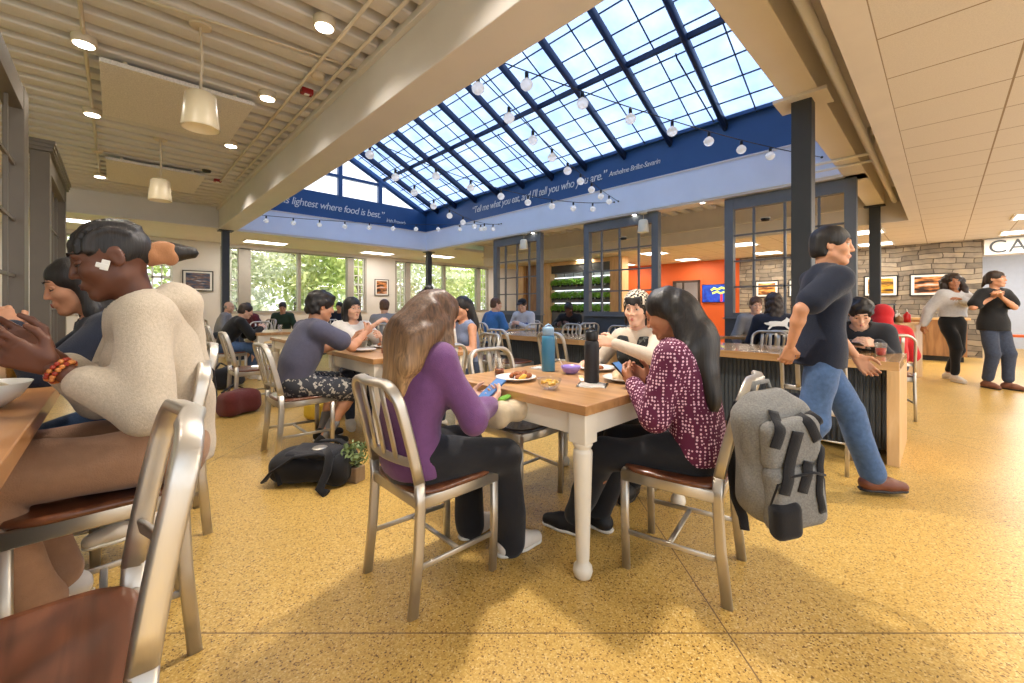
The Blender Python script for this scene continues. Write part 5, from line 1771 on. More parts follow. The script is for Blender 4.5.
# --- people near the windows
person('bald man in grey by the far left post', (1.72, 11.5), 335, seat=0.462, lean=12, lean2=20, head=(0, 12, 0), skin='light', shirt=C_['grey'], shirt_fit=0.02, pants=C_['djean'], shoes=SHB, hair='bald', hairm=HR['grey'], res=far_, seed=15)
person('person in a maroon top behind the student in a black hoodie', (2.36, 10.85), 200, seat=0.462, lean=10, lean2=30, head=(0, 20, 0), skin='tan', shirt=C_['maroon'], shirt_fit=0.02, pants=C_['djean'], shoes=SHB, hair='short', hairm=HR['black'], res=far_, seed=16)
person('person in dark green seated below the left half of the big window', (2.95, 11.1), 250, seat=0.462, lean=10, lean2=22, head=(0, 18, 0), skin='tan', shirt=C_['green'], shirt_fit=0.02, pants=C_['blackp'], shoes=SHB, hair='short', hairm=HR['dark'], res=far_, seed=17)
person('person in dark blue seated behind the slate-shirted head, below the window', (4.35, 11.1), 230, seat=0.462, lean=10, lean2=16, head=(0, 12, 0), skin='tan', shirt=C_['navyt'], shirt_fit=0.02, pants=C_['blackp'], shoes=SHB, hair='short', hairm=HR['black'], res=far_, seed=18)
person('person in grey at the cafe table to the right of the smiling person', (3.38, 6.75), 60, seat=0.462, lean=8, lean2=16, head=(0, 8, 0), skin='light', shirt=C_['grey'], shirt_fit=0.02, pants=C_['djean'], shoes=SHW, hair='short', hairm=HR['brown'], res=far_, seed=19)
# --- right-hand background
person('man in a blue t-shirt with short hair, side-on at a far cafe table', (5.0, 5.78), 0, seat=0.462, S=1.04, lean=4, lean2=12, head=(-20, 8, 0), hands=((5.3, 5.7, 0.82), (5.3, 5.95, 0.82)), skin='light', shirt=C_['blue'], sleeve='short', shirt_fit=0.02, pants=C_['djean'], shoes=SHW, hair='crop', hairm=HR['brown'], res=mid, seed=20)
cp = person('man in a white sweatshirt and black cap facing the man in blue', (6.12, 5.95), 190, seat=0.462, S=1.04, lean=6, lean2=16, head=(10, 16, 0), hands=((5.85, 6.1, 0.82), (5.85, 5.85, 0.82)), skin='light', shirt=C_['lgrey'], shirt_fit=0.026, pants=C_['djean'], shoes=SHW, hair='short', hairm=HR['dark'], res=mid, seed=21)
f = Field(0.006); f.ell(cp.T((0, -0.012, 0.062)), np.array((0.088, 0.106, 0.078)), cp.R); f.cone(cp.T((0, 0.08, 0.072)), cp.T((0, 0.155, 0.062)), 0.06, 0.05, flat=(cp.R[:, 2], 6.0)); f.half(cp.T((0, 0, 0.045)), cp.R @ np.array([0, 0, -1.0]))
field_obj('cap', [(*f.mesh(0.008), 0)], C_['black'], cp.root)
mb = MB()
for k in range(7):
    mb.box((-0.15 + 0.05 * k, 0.0, 0), (0.036, 0.05 - 0.01 * (k % 2), 0.006), None, 0.002)
mb.box((0, -0.05, 0), (0.22, 0.016, 0.006))
tm = mb.build('chest_print', pm('blue_print', rgb(70, 90, 150), 0.8), cp.root)
_c = cp.chest + cp.fwd2 * 0.145
tm.data.transform(basis((-1, 0, 0), tuple(nrm(cp.s2)), tuple(nrm(cp.fwd2)), tuple(_c)))
person('student in black hunched over a table before the plant shelves', (7.12, 5.55), 205, seat=0.462, S=1.04, lean=16, lean2=34, head=(0, 30, 0), hands=((6.75, 5.65, 0.8), (6.8, 5.35, 0.8)), skin='deep', shirt=C_['black'], shirt_fit=0.028, pants=C_['blackp'], shoes=SHB, hair='short', hairm=HR['black'], res=mid, seed=22)
person('person with a big dark curly head of hair behind the checked headscarf', (5.48, 2.80), 20, seat=0.462, S=0.98, lean=4, lean2=12, head=(0, 4, 0), skin='deep', shirt=C_['black'], shirt_fit=0.016, pants=C_['djean'], shoes=SHW, hair='afro', hairm=HR['black'], female=True, res=mid, seed=23)
person('person in pale pink with grey hair by the door in the orange wall', (6.60, 3.08), 215, seat=0.462, S=0.98, lean=4, lean2=14, head=(0, 14, 0), skin='light', shirt=C_['pale'], shirt_fit=0.02, pants=C_['djean'], shoes=SHW, hair='bob', hairm=HR['grey'], female=True, res=mid, seed=24)
person('dark-haired person in black across the counter, half hidden by the dotted blouse', (5.28, 2.16), 182, seat=0.462, S=1.0, lean=10, lean2=26, head=(0, 24, 0), hands=((4.92, 2.3, 0.83), (4.92, 2.0, 0.83)), skin='olive', shirt=C_['black'], shirt_fit=0.02, pants=C_['djean'], shoes=SHW, hair='short', hairm=HR['black'], res=mid, seed=25)
wf = person('person in a black shirt with a white animal print on the back', (5.98, 1.44), 28, seat=0.462, S=1.04, lean=6, lean2=16, head=(0, 10, 0), hands=((6.3, 1.4, 0.82), (6.2, 1.65, 0.82)), skin='light', shirt=C_['navyt'], shirt_fit=0.026, pants=C_['djean'], shoes=SHW, hair='curly', hairm=HR['dark'], res=mid, seed=26)
person('brown-haired person seated beyond the animal-print shirt', (7.12, 2.03), 210, seat=0.462, S=1.02, lean=6, lean2=12, head=(0, 10, 0), skin='light', shirt=C_['grey'], shirt_fit=0.02, pants=C_['djean'], shoes=SHW, hair='short', hairm=HR['brown'], res=mid, seed=27)
# white print: running animal silhouette over a line of letters
pts = [(-0.13, 0.00), (-0.10, 0.045), (-0.03, 0.05), (0.03, 0.045), (0.075, 0.075), (0.09, 0.10), (0.105, 0.085), (0.14, 0.07), (0.135, 0.05), (0.10, 0.04), (0.09, -0.005), (0.12, -0.05), (0.10, -0.055), (0.06, -0.015), (-0.02, -0.012), (-0.07, -0.02), (-0.11, -0.06), (-0.125, -0.055), (-0.10, -0.01), (-0.15, 0.03), (-0.16, 0.02)]
bk_c = wf.chest - wf.fwd2 * 0.150 + wf.s2 * 0.03
mb = MB(); mb.prism([(p[0], p[1], 0) for p in pts], (0, 0, 0.006))
pr = mb.build('back_print', M['white'], wf.root)
pr.data.transform(basis((1, 0, 0), tuple(wf.s2), tuple(-wf.fwd2), tuple(bk_c)))
mb = MB().box((0, -0.085, 0.002), (0.26, 0.022, 0.006)).box((0, -0.115, 0.002), (0.20, 0.012, 0.006))
l_ = mb.build('print_lettering', M['white'], wf.root); l_.data.transform(basis((1, 0, 0), tuple(wf.s2), tuple(-wf.fwd2), tuple(bk_c)))
# --- black jacket student at the counter end
bj = person('student in a black zip jacket bent over a phone at the counter end', (5.26, 0.56), 184, seat=0.462, S=1.04, lean=16, lean2=38, head=(8, 34, 0), hands=((4.84, 0.58, 0.83), (4.82, 0.40, 0.84)), curl=(0.8, 0.8), elbow=((0.35, -0.4, -0.7), (-0.35, -0.4, -0.7)), hdir=((-0.7, -0.5, 0.2), (-0.6, 0.7, 0.2)),
    skin='light', shirt=C_['char'], shirt_fit=0.028, pants=C_['blackp'], shoes=SHB, hair='mop', hairm=HR['black'], res=0.011, seed=28)
mb = MB()
for k, r_ in enumerate((0.014, 0.022, 0.030)):
    mb.tube([(r_ * math.cos(a), r_ * math.sin(a), 0) for a in np.linspace(0, PI / 2, 7)], 0.0035, 6)
lg = mb.build('chest_emblem', M['white'], bj.root)
lg.data.transform(basis((-1, 0, 0), tuple(bj.s2), tuple(bj.fwd2), tuple(bj.chest + np.array([-0.05, 0, 0]) + bj.fwd2 * 0.142 + bj.s2 * 0.04)))
rd = person('person in a red hoodie, hood up, seated behind the student in a black jacket', (6.02, 0.42), 12, seat=0.462, S=0.95, lean=14, lean2=42, head=(0, 24, 0), hands=((6.4, 0.4, 0.8), (6.4, 0.7, 0.8)), skin='light', shirt=C_['red'], shirt_fit=0.03, pants=C_['djean'], shoes=SHW, hair='short', hairm=HR['dark'], res=mid, seed=29)
f = Field(0.02); f.ell(rd.T((0, -0.03, 0.03)), np.array((0.105, 0.12, 0.115)), rd.R); f.cone(rd.T((0, -0.05, -0.08)), rd.neck + np.array([0, -0.03, -0.05]), 0.09, 0.10); f.ell(rd.T((0, 0.12, -0.02)), np.array((0.085, 0.08, 0.11)), rd.R, op='-', k=0.01)
field_obj('hood', [(*f.mesh(0.011), 0)], C_['red'], rd.root)
# --- beyond the left screen
person('person in red seen through the bars of the left screen', (-1.35, 8.2), 250, seat=0.462, S=1.0, lean=6, lean2=14, head=(0, 10, 0), skin='olive', shirt=C_['red'], shirt_fit=0.02, pants=C_['djean'], shoes=SHW, hair='short', hairm=HR['dark'], res=far_, seed=30)

# ------------------------------------------------------------------ walkers
person('man in a navy t-shirt, jeans and brown shoes walking past the counter end', (3.19, 0.545), 300, S=1.0, stand_hip=0.90, lean=3, lean2=6, head=(-20, 4, 0),
    hands=((2.97, 0.645, 0.93), (3.36, 0.38, 0.86)), elbow=((0.5, -0.8, -0.2), (-0.5, -0.8, -0.2)), feet=((0.08, -0.22), (-0.08, 0.36)), footz=(0.0, 0.0), knee=((0.1, 1, 0.2), (-0.1, 1, 0.2)), skin='tan', shirt=C_['navyt'], sleeve='short', shirt_fit=0.024, hem=-0.05,
    pants=C_['jean'], legs='ankle', wide=0.02, shoes=SHBR, hair='short', hairm=HR['black'], res=near, foldamp=0.006, seed=31)
def hair_big(f, o, T, A, R):
    S = o.S
    f.ell(T((0, -0.02, 0.045)), A(0.105, 0.115, 0.098), R); f.ell(T((0.05, -0.07, -0.02)), A(0.10, 0.08, 0.11), R)
    for sx in (-1, 1):
        f.cone(T((sx * 0.09, -0.01, 0.02)), T((sx * 0.125, -0.02, -0.16)), 0.045 * S, 0.05 * S)
    f.cone(T((0, -0.09, -0.05)), T((0, -0.10, -0.20)), 0.11 * S, 0.09 * S, flat=((0, 1, 0), 1.6))
    f.ell(T((0, 0.112, -0.035)), A(0.062, 0.062, 0.088), R, op='-', k=0.012)
    f.fn(curls(0.008, 60, 3))
person('walking person in a loose pale shirt and black leggings with big curly hair', (9.62, -0.10), 222, S=1.0, stand_hip=0.92, lean=0, lean2=2, head=(-28, 2, 4), hands=((9.55, 0.22, 0.88), (9.34, -0.20, 1.28)), elbow=((0.6, -0.6, 0), (-0.9, 0.3, -0.6)),
    feet=((0.08, 0.16), (-0.07, -0.12)), knee=((0.1, 1, 0), (-0.1, 1, 0)), skin='olive', shirt=C_['lgrey'], shirt_fit=0.034, crop=-0.05, pants=C_['black'], legs='crop', shoes=SHW, hair=hair_big, hairm=HR['dark'], female=True, res=mid, foldamp=0.008, seed=32, girth=1.08)
person('walking person in a black t-shirt, dark jeans and sandals, hands raised together', (9.16, -0.50), 226, S=0.99, stand_hip=0.925, lean=0, lean2=2, head=(22, 0, 0), hands=((8.96, -0.48, 1.30), (8.92, -0.56, 1.31)), elbow=((0.8, 0.1, -0.8), (-0.8, 0.1, -0.8)), curl=(0.9, 0.9), hdir=((-0.4, -0.5, 0.7), (-0.5, 0.3, 0.7)),
    feet=((0.08, 0.02), (-0.08, 0.14)), knee=((0.1, 1, 0), (-0.1, 1, 0)), skin='tan', shirt=C_['black'], sleeve='short', shirt_fit=0.026, hem=-0.05, pants=C_['djean'], legs='crop', wide=0.012, shoes=(pm('tan_sandal', rgb(126, 82, 62), 0.6), DSOLE), hair='pony', hairm=HR['dark'], female=True, res=mid, foldamp=0.005, seed=33)

# ------------------------------------------------------------------ left counter
def hair_rows(f, o, T, A, R):
    S = o.S
    f.ell(T((0, -0.018, 0.034)), A(0.0755, 0.0955, 0.0845), R)
    f.ell(T((0, 0.100, -0.040)), A(0.070, 0.060, 0.080), R, op='-', k=0.012)
    for sx in (-1, 1):
        f.ell(T((sx * 0.085, 0.010, -0.045)), A(0.03, 0.040, 0.050), R, op='-', k=0.012)
    f.ell(T((0, -0.02, -0.140)), A(0.12, 0.13, 0.085), R, op='-', k=0.012)
    for k in range(-3, 4):
        pts = []
        for j in range(9):
            a = math.radians(-20 + 165 * j / 8)
            x = k * 0.021 * math.sin(min(PI, a + 0.6)) if j else k * 0.016
            y, z = 0.099 * math.cos(a) - 0.018, 0.088 * math.sin(a) + 0.034
            kx = math.sqrt(max(0.05, 1 - (k * 0.021 / 0.079) ** 2))
            pts.append(T((k * 0.022, y * kx * 1.0 - 0.0, 0.034 + (z - 0.034) * kx)))
        for p_, q_ in zip(pts[1:], pts[2:]):
            f.cone(p_, q_, 0.0100 * S, 0.0100 * S, k=0.003)
    f.cone(T((0, -0.085, -0.005)), T((0, -0.15, -0.015)), 0.034 * S, 0.030 * S, k=0.01)
    f.cone(T((0, -0.15, -0.015)), T((0, -0.205, -0.03)), 0.036 * S, 0.022 * S, k=0.01)
    f.fn(strands(0.0015, 160, 3.1))
lp = person('person in an oatmeal hoodie with cornrows and a brown scrunchie, eating at the left counter', (0.15, 1.96), 178, seat=0.578, S=1.06, lean=-3, lean2=16, head=(2, 20, 0),
    hands=((-0.15, 1.88, 1.03), (-0.13, 1.76, 1.00)), elbow=((0.5, -0.3, -0.9), (-0.5, -0.4, -0.9)), curl=(0.55, 0.55), palm=((-0.8, 0.2, 0.3), (0.8, 0.2, 0.3)), hdir=((-0.75, 0.45, 0.45), (-0.8, -0.1, 0.5)),
    feet=((0.10, 0.32), (-0.08, 0.34)), footz=(0.16, 0.17), footyaw=(10, -10), skin='deep', cuff=0.34, shirt=C_['oat'], shirt_fit=0.025, hem=-0.01, pants=C_['brownp'], legs='ankle', wide=0.012, shoes=SHW, hair=hair_rows, hairm=HR['black'], female=True, res=0.0095, foldamp=0.006, seed=40, girth=1.0)
f = Field(0.025); nk = lp.neck
for a0, a1, r0, r1 in ((-150, -90, 0.050, 0.056), (-90, -30, 0.056, 0.050), (-30, 20, 0.050, 0.034), (160, 210, 0.034, 0.050)):
    for k in range(4):
        b0, b1 = math.radians(a0 + (a1 - a0) * k / 4), math.radians(a0 + (a1 - a0) * (k + 1) / 4)
        g_ = lambda b_: nk + np.array([0.088 * math.cos(b_), 0.085 * math.sin(b_) - 0.012, 0.015 * math.sin(b_) * -1 - 0.005])
        f.cone(g_(b0), g_(b1), r0, r1)
f.cone(nk + np.array([0, -0.10, -0.02]), nk + np.array([0, -0.165, -0.20]), 0.115, 0.05, flat=((0, 1, 0), 1.4))
f.fn(folds(0.006, 44, 40))
field_obj('hood', [(*f.mesh(0.0095), 0)], C_['oat'], lp.root)
f = Field(0.01); f.cone(lp.T((0, -0.108, -0.008)), lp.T((0, -0.142, -0.014)), 0.042, 0.042); f.fn(curls(0.005, 90, 2))
field_obj('scrunchie', [(*f.mesh(0.006), 0)], cloth('tan_scrunchie', rgb(176, 124, 86)), lp.root)
mb = MB()
for j, (off, colr) in enumerate(((0.016, 0), (0.030, 1))):
    d_ = nrm(lp.wr[1] - lp.el[1]); c_ = lp.wr[1] - d_ * off
    u_ = nrm(np.cross(d_, (0, 0, 1))); v_ = np.cross(d_, u_)
    for k in range(18):
        a = 2 * PI * k / 18
        mb.mi = j if k % 3 else 1 - j
        mb.ball(c_ + (u_ * math.cos(a) + v_ * math.sin(a)) * 0.033, 0.0068, 8)
mb.build('bead_bracelet', [pm('red_bead', rgb(150, 48, 30), 0.3), pm('amber_bead', rgb(206, 130, 66), 0.3)], lp.root)
# cheek plaster
mb = MB()
_cp = lp.T((-0.070, 0.022, -0.016))
mb.box((0, 0, 0), (0.022, 0.034, 0.004), None, 0.002).box((0.006, 0.004, 0.001), (0.034, 0.016, 0.004), None, 0.002)
pl = mb.build('cheek_patch', M['white'], lp.root)
_n = lp.R @ nrm((-1.0, 0.40, 0.05)); _y = nrm(np.cross(_n, lp.R @ np.array([1.0, 0, 0.2]))); _x = np.cross(_y, _n)
pl.data.transform(basis(tuple(_x), tuple(_y), tuple(_n), tuple(_cp)))
person('person in a dark top with long dark hair, eating behind the oatmeal hoodie', (0.15, 2.74), 184, seat=0.578, S=1.02, lean=14, lean2=30, head=(4, 18, 0),
    hands=((-0.30, 2.74, 1.05), (-0.30, 2.56, 1.08)), elbow=((0.6, 0, -0.9), (-0.6, 0, -0.9)), curl=(0.9, 0.9), feet=((0.10, 0.2), (-0.1, 0.1)), footz=(0.1, 0.1), skin='tan', shirt=C_['navyt'], shirt_fit=0.018, pants=C_['jean'], shoes=SHW, hair='long', hairm=HR['black'], female=True, res=0.011, seed=41)
# ================================================================== things on the front table
TZ = 0.761
def bottle(name, label, xy, h, r, col, capcol, body_frac=0.80, handle=True):
    t = thing(name, label, 'bottle', (xy[0], xy[1], TZ))
    hb = h * body_frac
    MB().lathe([(r * 0.94, 0), (r, 0.006), (r, hb - 0.03), (r * 0.93, hb - 0.008), (r * 0.80, hb)], (0, 0, 0), 28).build('body', col, t)
    mb = MB().lathe([(r * 0.80, hb), (r * 0.86, hb + 0.006), (r * 0.86, h - 0.016), (r * 0.74, h - 0.004), (r * 0.3, h)], (0, 0, 0), 28)
    lid = mb.build('lid', capcol, t)
    if handle:
        MB().tube([(-r * 0.7, 0, h - 0.03), (-r * 0.6, 0, h + 0.004), (0, 0, h + 0.014), (r * 0.6, 0, h + 0.004), (r * 0.7, 0, h - 0.03)], 0.006, 8).build('carry_loop', capcol, lid)
    return t
bottle('water_bottle', 'tall teal blue insulated water bottle with a pale lid on the front table', (2.00, 1.75), 0.285, 0.043, pm('teal_coating', rgb(58, 122, 156), 0.4, var=0.04), pm('pale_blue_lid', rgb(130, 160, 186), 0.4))
bottle('water_bottle', 'tall matte black water bottle standing on a white napkin', (1.865, 1.32), 0.285, 0.040, pm('black_coating', rgb(34, 34, 38), 0.5), M['black'])

def plate(label, xy, r):
    t = thing('dinner_plate', label, 'plate', (xy[0], xy[1], TZ))
    MB().lathe([(r * 0.55, 0.0), (r * 0.6, 0.003), (r * 0.72, 0.008), (r * 0.97, 0.018), (r, 0.020), (r * 0.97, 0.0225), (r * 0.70, 0.012), (r * 0.6, 0.008), (0.002, 0.007)], (0, 0, 0), 40).build('dish', pm('white_glaze', rgb(236, 232, 224), 0.2, var=0.02), t)
    return t
plate('white plate of browned food in front of the purple sweatshirt', (1.62, 1.66), 0.115)
plate('white plate of food before the person in the headscarf', (2.26, 1.56), 0.125)
plate('white plate holding a torn wrap, near the dotted blouse', (2.05, 1.22), 0.130)
def lump(f, c, r, seed):
    rs = np.random.RandomState(seed)
    for _ in range(4):
        f.ell(np.array(c) + rs.uniform(-0.5, 0.5, 3) * r, r * rs.uniform(0.6, 0.9), k=0.008)
    return f
BRN = pm('fried_crust', rgb(150, 84, 40), 0.6, var=0.3, scale=90, bump=0.6, bscale=120)
YEL = pm('yellow_food', rgb(226, 176, 60), 0.5, var=0.2, scale=80)
rs = np.random.RandomState(4)
def pieces(cxy, n, rad, label, group, mat_, size=0.022, name='fried_piece'):
    first = None
    for k in range(n):
        a = rs.uniform(0, 6.28); q = rad * math.sqrt(rs.uniform(0, 1))
        f = Field(0.006); lump(f, (0, 0, 0), np.array((size, size * 0.8, size * 0.65)), k + n)
        o = field_obj(name, [(*f.mesh(0.0045), 0)], mat_)
        o.location = (cxy[0] + q * math.cos(a), cxy[1] + q * math.sin(a), TZ + 0.022 + 0.010 * (k % 2))
        tag(o, label, 'food', group)
pieces((1.63, 1.66), 7, 0.06, 'browned piece of food on the plate before the purple sweatshirt', 'browned food on the left plate', BRN)
pieces((1.60, 1.585), 2, 0.012, 'yellow piece of food at the edge of the browned plate', 'yellow food on the left plate', YEL, 0.02, 'yellow_piece')
pieces((2.24, 1.57), 5, 0.05, 'browned piece of food on the plate before the headscarf', 'browned food on the far plate', BRN, 0.021)
f = Field(0.008); lump(f, (0, 0, 0), np.array((0.075, 0.05, 0.04)), 3); f.cone((-0.05, -0.03, 0.0), (0.05, 0.02, 0.035), 0.028, 0.02); f.fn(folds(0.006, 3, 60))
o = field_obj('tortilla_wrap', [(*f.mesh(0.005), 0)], pm('tortilla', rgb(214, 184, 146), 0.7, var=0.14, scale=40)); o.location = (2.03, 1.23, TZ + 0.036)
tag(o, 'half-eaten tortilla wrap on the plate near the dotted blouse', 'wrap')
def bowl(label, xy, r, h, mat_):
    t = thing('salad_bowl', label, 'bowl', (xy[0], xy[1], TZ))
    MB().lathe([(r * 0.45, 0), (r * 0.7, h * 0.22), (r * 0.92, h * 0.65), (r, h), (r * 0.97, h), (r * 0.88, h * 0.65), (r * 0.66, h * 0.25), (0.002, h * 0.1)], (0, 0, 0), 32).build('vessel', mat_, t)
    return t
bowl('clear plastic bowl of corn salad at the table edge', (1.56, 1.36), 0.062, 0.052, glass_mat('clear_plastic', (0.96, 0.97, 0.97, 1), 0.1, 0.3))
f = Field(0.006)
for k in range(34):
    a = rs.uniform(0, 6.28); q = 0.042 * math.sqrt(rs.uniform(0, 1)); f.ell((q * math.cos(a), q * math.sin(a), 0.022 + rs.uniform(0, 0.022)), np.array((0.009, 0.008, 0.007)), k=0.003)
o = field_obj('corn_salad', [(*f.mesh(0.0035), 0)], YEL); o.location = (1.56, 1.36, TZ); tag(o, 'yellow corn salad filling the clear bowl', 'food', kind='stuff')
bowl('small purple plastic bowl beside the teal bottle', (2.02, 1.585), 0.062, 0.048, pm('purple_plastic', rgb(150, 130, 206), 0.3, var=0.05))
def cup(label, xy, z, liq, h=0.10, r=0.036, fill=0.35):
    t = thing('plastic_cup', label, 'cup', (xy[0], xy[1], z))
    MB().lathe([(r * 0.74, 0), (r * 0.76, 0.003), (r, h), (r * 1.03, h + 0.002), (r * 0.97, h), (r * 0.73, 0.004), (0.002, 0.004)], (0, 0, 0), 24).build('cup_wall', M['cupmat'], t)
    MB().lathe([(r * 0.71, 0.005), (r * (0.71 + 0.24 * fill), 0.005 + h * fill), (0.002, 0.005 + h * fill)], (0, 0, 0), 24).build('drink', liq, t)
    return t
M['cupmat'] = glass_mat('frosted_cup', (0.96, 0.97, 0.97, 1), 0.25, 0.6)
COLA = pm('brown_drink', rgb(120, 48, 22), 0.1); REDD = pm('red_drink', rgb(200, 20, 48), 0.1)
cup('clear plastic cup with a little brown drink near the empty chair', (1.66, 1.84), TZ, COLA)
cup('clear cup half full of red drink at the counter end', (4.60, 0.36), 0.766, REDD, 0.105, 0.042, 0.55)
cup('clear cup of red drink on the second table', (1.72, 3.42), TZ, REDD, 0.10, 0.036, 0.4)
cup('clear empty cup on the second table near the smiling person', (1.95, 3.75), TZ, M['white'], 0.10, 0.036, 0.05)
cup('clear cup of red drink beside the person in a white top', (1.86, 3.36), TZ, REDD, 0.10, 0.036, 0.3)
def sheet(name, label, xy, z, w_, d_, rz, mat_, cat):
    mb = MB(); bm = mb.bm; n = 8
    g = [[bm.verts.new((w_ * (i / n - .5), d_ * (j / n - .5), 0.004 + 0.004 * math.sin(3 * i + j) * (1 if (i in (0, n) or j in (0, n)) else 0.4))) for j in range(n + 1)] for i in range(n + 1)]
    for i in range(n):
        for j in range(n):
            bm.faces.new((g[i][j], g[i + 1][j], g[i + 1][j + 1], g[i][j + 1])).smooth = True
    bmesh.ops.solidify(bm, geom=list(bm.faces), thickness=0.0015)
    o = mb.build(name, mat_, None, (xy[0], xy[1], z)); o.rotation_euler = (0, 0, rz)
    return tag(o, label, cat)
NAP = pm('white_paper', rgb(240, 238, 234), 0.9, var=0.02)
sheet('paper_napkin', 'white paper napkin under the black bottle', (1.80, 1.27), TZ - 0.002, 0.15, 0.15, 0.5, NAP, 'napkin')
sheet('paper_napkin', 'white paper napkin at the far edge of the front table', (2.06, 1.88), TZ, 0.13, 0.09, 0.2, NAP, 'napkin')
sheet('paper_napkin', 'white paper napkin on the plate edge by the dotted blouse', (2.13, 1.13), TZ + 0.02, 0.09, 0.07, 0.8, NAP, 'napkin')
t = thing('fork', 'white plastic fork leaning in the purple bowl', 'fork', (2.0, 1.62, TZ + 0.03), 0.6)
MB().tube([(0, 0, 0), (-0.06, 0.01, 0.035), (-0.12, 0.02, 0.07)], 0.0035, 8).build('handle', M['white'], t)
MB().box((0.012, 0, -0.006), (0.03, 0.02, 0.004), (0, 0.5, 0)).build('tines', M['white'], t)

# second-table plates
plate('white plate before the man in a slate t-shirt', (1.66, 3.72), 0.115)
plate('white plate before the smiling person', (1.95, 3.93), 0.115)
plate('white plate before the person with very long black hair', (2.24, 3.42), 0.115)
pieces((1.95, 3.93), 4, 0.05, 'browned piece of food before the smiling person', 'browned food on the second table', BRN, 0.02)

# phones
def phone_(name, label, c, rot, col):
    t = thing(name, label, 'phone', c); t.rotation_euler = rot
    MB().box((0, 0, 0), (0.074, 0.150, 0.009), None, 0.0035).build('case', col, t)
    MB().box((0, 0, 0.0048), (0.067, 0.142, 0.001)).build('screen', emit_mat('phone_glow', rgb(70, 110, 160), 0.5), t)
    return t
phone_('mobile_phone', 'blue-cased phone in the hands of the purple sweatshirt', (1.345, 1.545, 0.765), (0.55, 0.0, -PI / 2), pm('blue_case', rgb(52, 96, 150), 0.35))
phone_('mobile_phone', 'black phone held up by the dotted blouse', (1.86, 1.115, 0.835), (0.75, 0.0, 0.1), M['black'])
phone_('mobile_phone', 'black phone in front of the student in a black jacket', (4.74, 0.52, 0.835), (0.3, 0, 1.3), M['black'])
# beige handbag on the purple lap
f = Field(0.02); f.rbox((0, 0, 0.05), (0.13, 0.085, 0.055), 0.05); f.ell((0.05, 0.0, 0.075), np.array((0.09, 0.07, 0.04))); f.fn(folds(0.008, 8, 34))
t = thing('handbag', 'beige cloth bag with green lining on the lap of the purple sweatshirt', 'bag', (1.37, 1.47, 0.615), 0.2)
field_obj('pouch', [(*f.mesh(0.007), 0)], cloth('beige_canvas', rgb(196, 178, 148)), t)
f = Field(0.01); f.cone((-0.06, 0.0, 0.112), (0.05, 0.01, 0.118), 0.020, 0.014, flat=((0, 0, 1), 1.6)); f.fn(folds(0.004, 5, 60))
field_obj('green_lining', [(*f.mesh(0.005), 0)], cloth('green_lining', rgb(110, 168, 50)), t)['label'] = 'bright green lining'

# ================================================================== bags on chairs and floor
def strap(mb, pts, w_=0.03, h_=0.006, up=(0, 1, 0)):
    mb.sweep(pts, w_, h_, up, round_=2)
HEATH = pm('heather_grey_fabric', rgb(128, 126, 122), 0.9, var=0.22, scale=160, bump=0.3, bscale=300)
BLK = cloth('black_webbing', rgb(28, 28, 32))
t = thing('backpack', 'grey backpack with black straps hanging on the back of the right-hand chair', 'backpack', (1.80, 0.43, 0.385))
t.rotation_euler = (math.radians(-6), math.radians(8), math.radians(142))
t.scale = (0.88, 0.88, 0.88)
# local: y outward from the chair, z up from the bag's bottom
f = Field(0.03); f.rbox((0, -0.01, 0.27), (0.155, 0.085, 0.25), 0.075); f.cone((-0.05, -0.03, 0.50), (0.05, -0.03, 0.50), 0.05, 0.05); f.ell((0, 0.03, 0.16), np.array((0.165, 0.10, 0.17))); f.fn(folds(0.006, 21, 22))
field_obj('main_body', [(*f.mesh(0.0095), 0)], HEATH, t)
f = Field(0.02); f.rbox((0.0, 0.095, 0.155), (0.130, 0.045, 0.14), 0.045); f.fn(folds(0.005, 22, 26))
pk = field_obj('front_pocket', [(*f.mesh(0.008), 0)], HEATH, t)
mb = MB(); mb.tube([(-0.10, 0.138, 0.24), (-0.05, 0.142, 0.262), (0.05, 0.142, 0.262), (0.10, 0.138, 0.24), (0.124, 0.120, 0.14)], 0.005, 6)
mb.build('zip', BLK, pk)
f = Field(0.02); f.rbox((0.0, 0.085, 0.37), (0.120, 0.038, 0.10), 0.036); field_obj('upper_pocket', [(*f.mesh(0.008), 0)], HEATH, t)
from mathutils.bvhtree import BVHTree
def skin_tree(objs):
    vs, fs = [], []
    for ob in objs:
        n0 = len(vs); vs += [v.co.copy() for v in ob.data.vertices]; fs += [[i + n0 for i in p.vertices] for p in ob.data.polygons]
    return BVHTree.FromPolygons(vs, fs)
bag_tree = skin_tree(list(t.children))
def on_bag(x, z, off=0.004):
    h = bag_tree.ray_cast(Vector((x, 0.6, z)), Vector((0, -1, 0)))[0]
    return Vector((x, (h.y if h else 0.05) + off, z))
def wrapped(way, n=14):
    q = []
    for k in range(n):
        s_ = k / (n - 1) * (len(way) - 1); i = min(int(s_), len(way) - 2); f_ = s_ - i
        q.append(on_bag(way[i][0] * (1 - f_) + way[i + 1][0] * f_, way[i][1] * (1 - f_) + way[i + 1][1] * f_))
    for _ in range(2):
        ys_ = [p.y for p in q]
        for i in range(1, n - 1):
            q[i].y = max(ys_[i], 0.5 * (ys_[i - 1] + ys_[i + 1]))
    return q
for way, w_ in (([(0.045, 0.50), (0.095, 0.38)], 0.048), ([(-0.005, 0.43), (0.035, 0.32), (0.085, 0.20)], 0.05), ([(-0.045, 0.30), (0.005, 0.19)], 0.046), ([(-0.12, 0.36), (-0.085, 0.27), (-0.07, 0.17), (-0.08, 0.09)], 0.03), ([(-0.05, 0.47), (-0.085, 0.38)], 0.04), ([(-0.10, 0.47), (-0.13, 0.40)], 0.03)):
    mb = MB(); strap(mb, wrapped(way), w_, 0.006); mb.build('compression_strap', BLK, t)
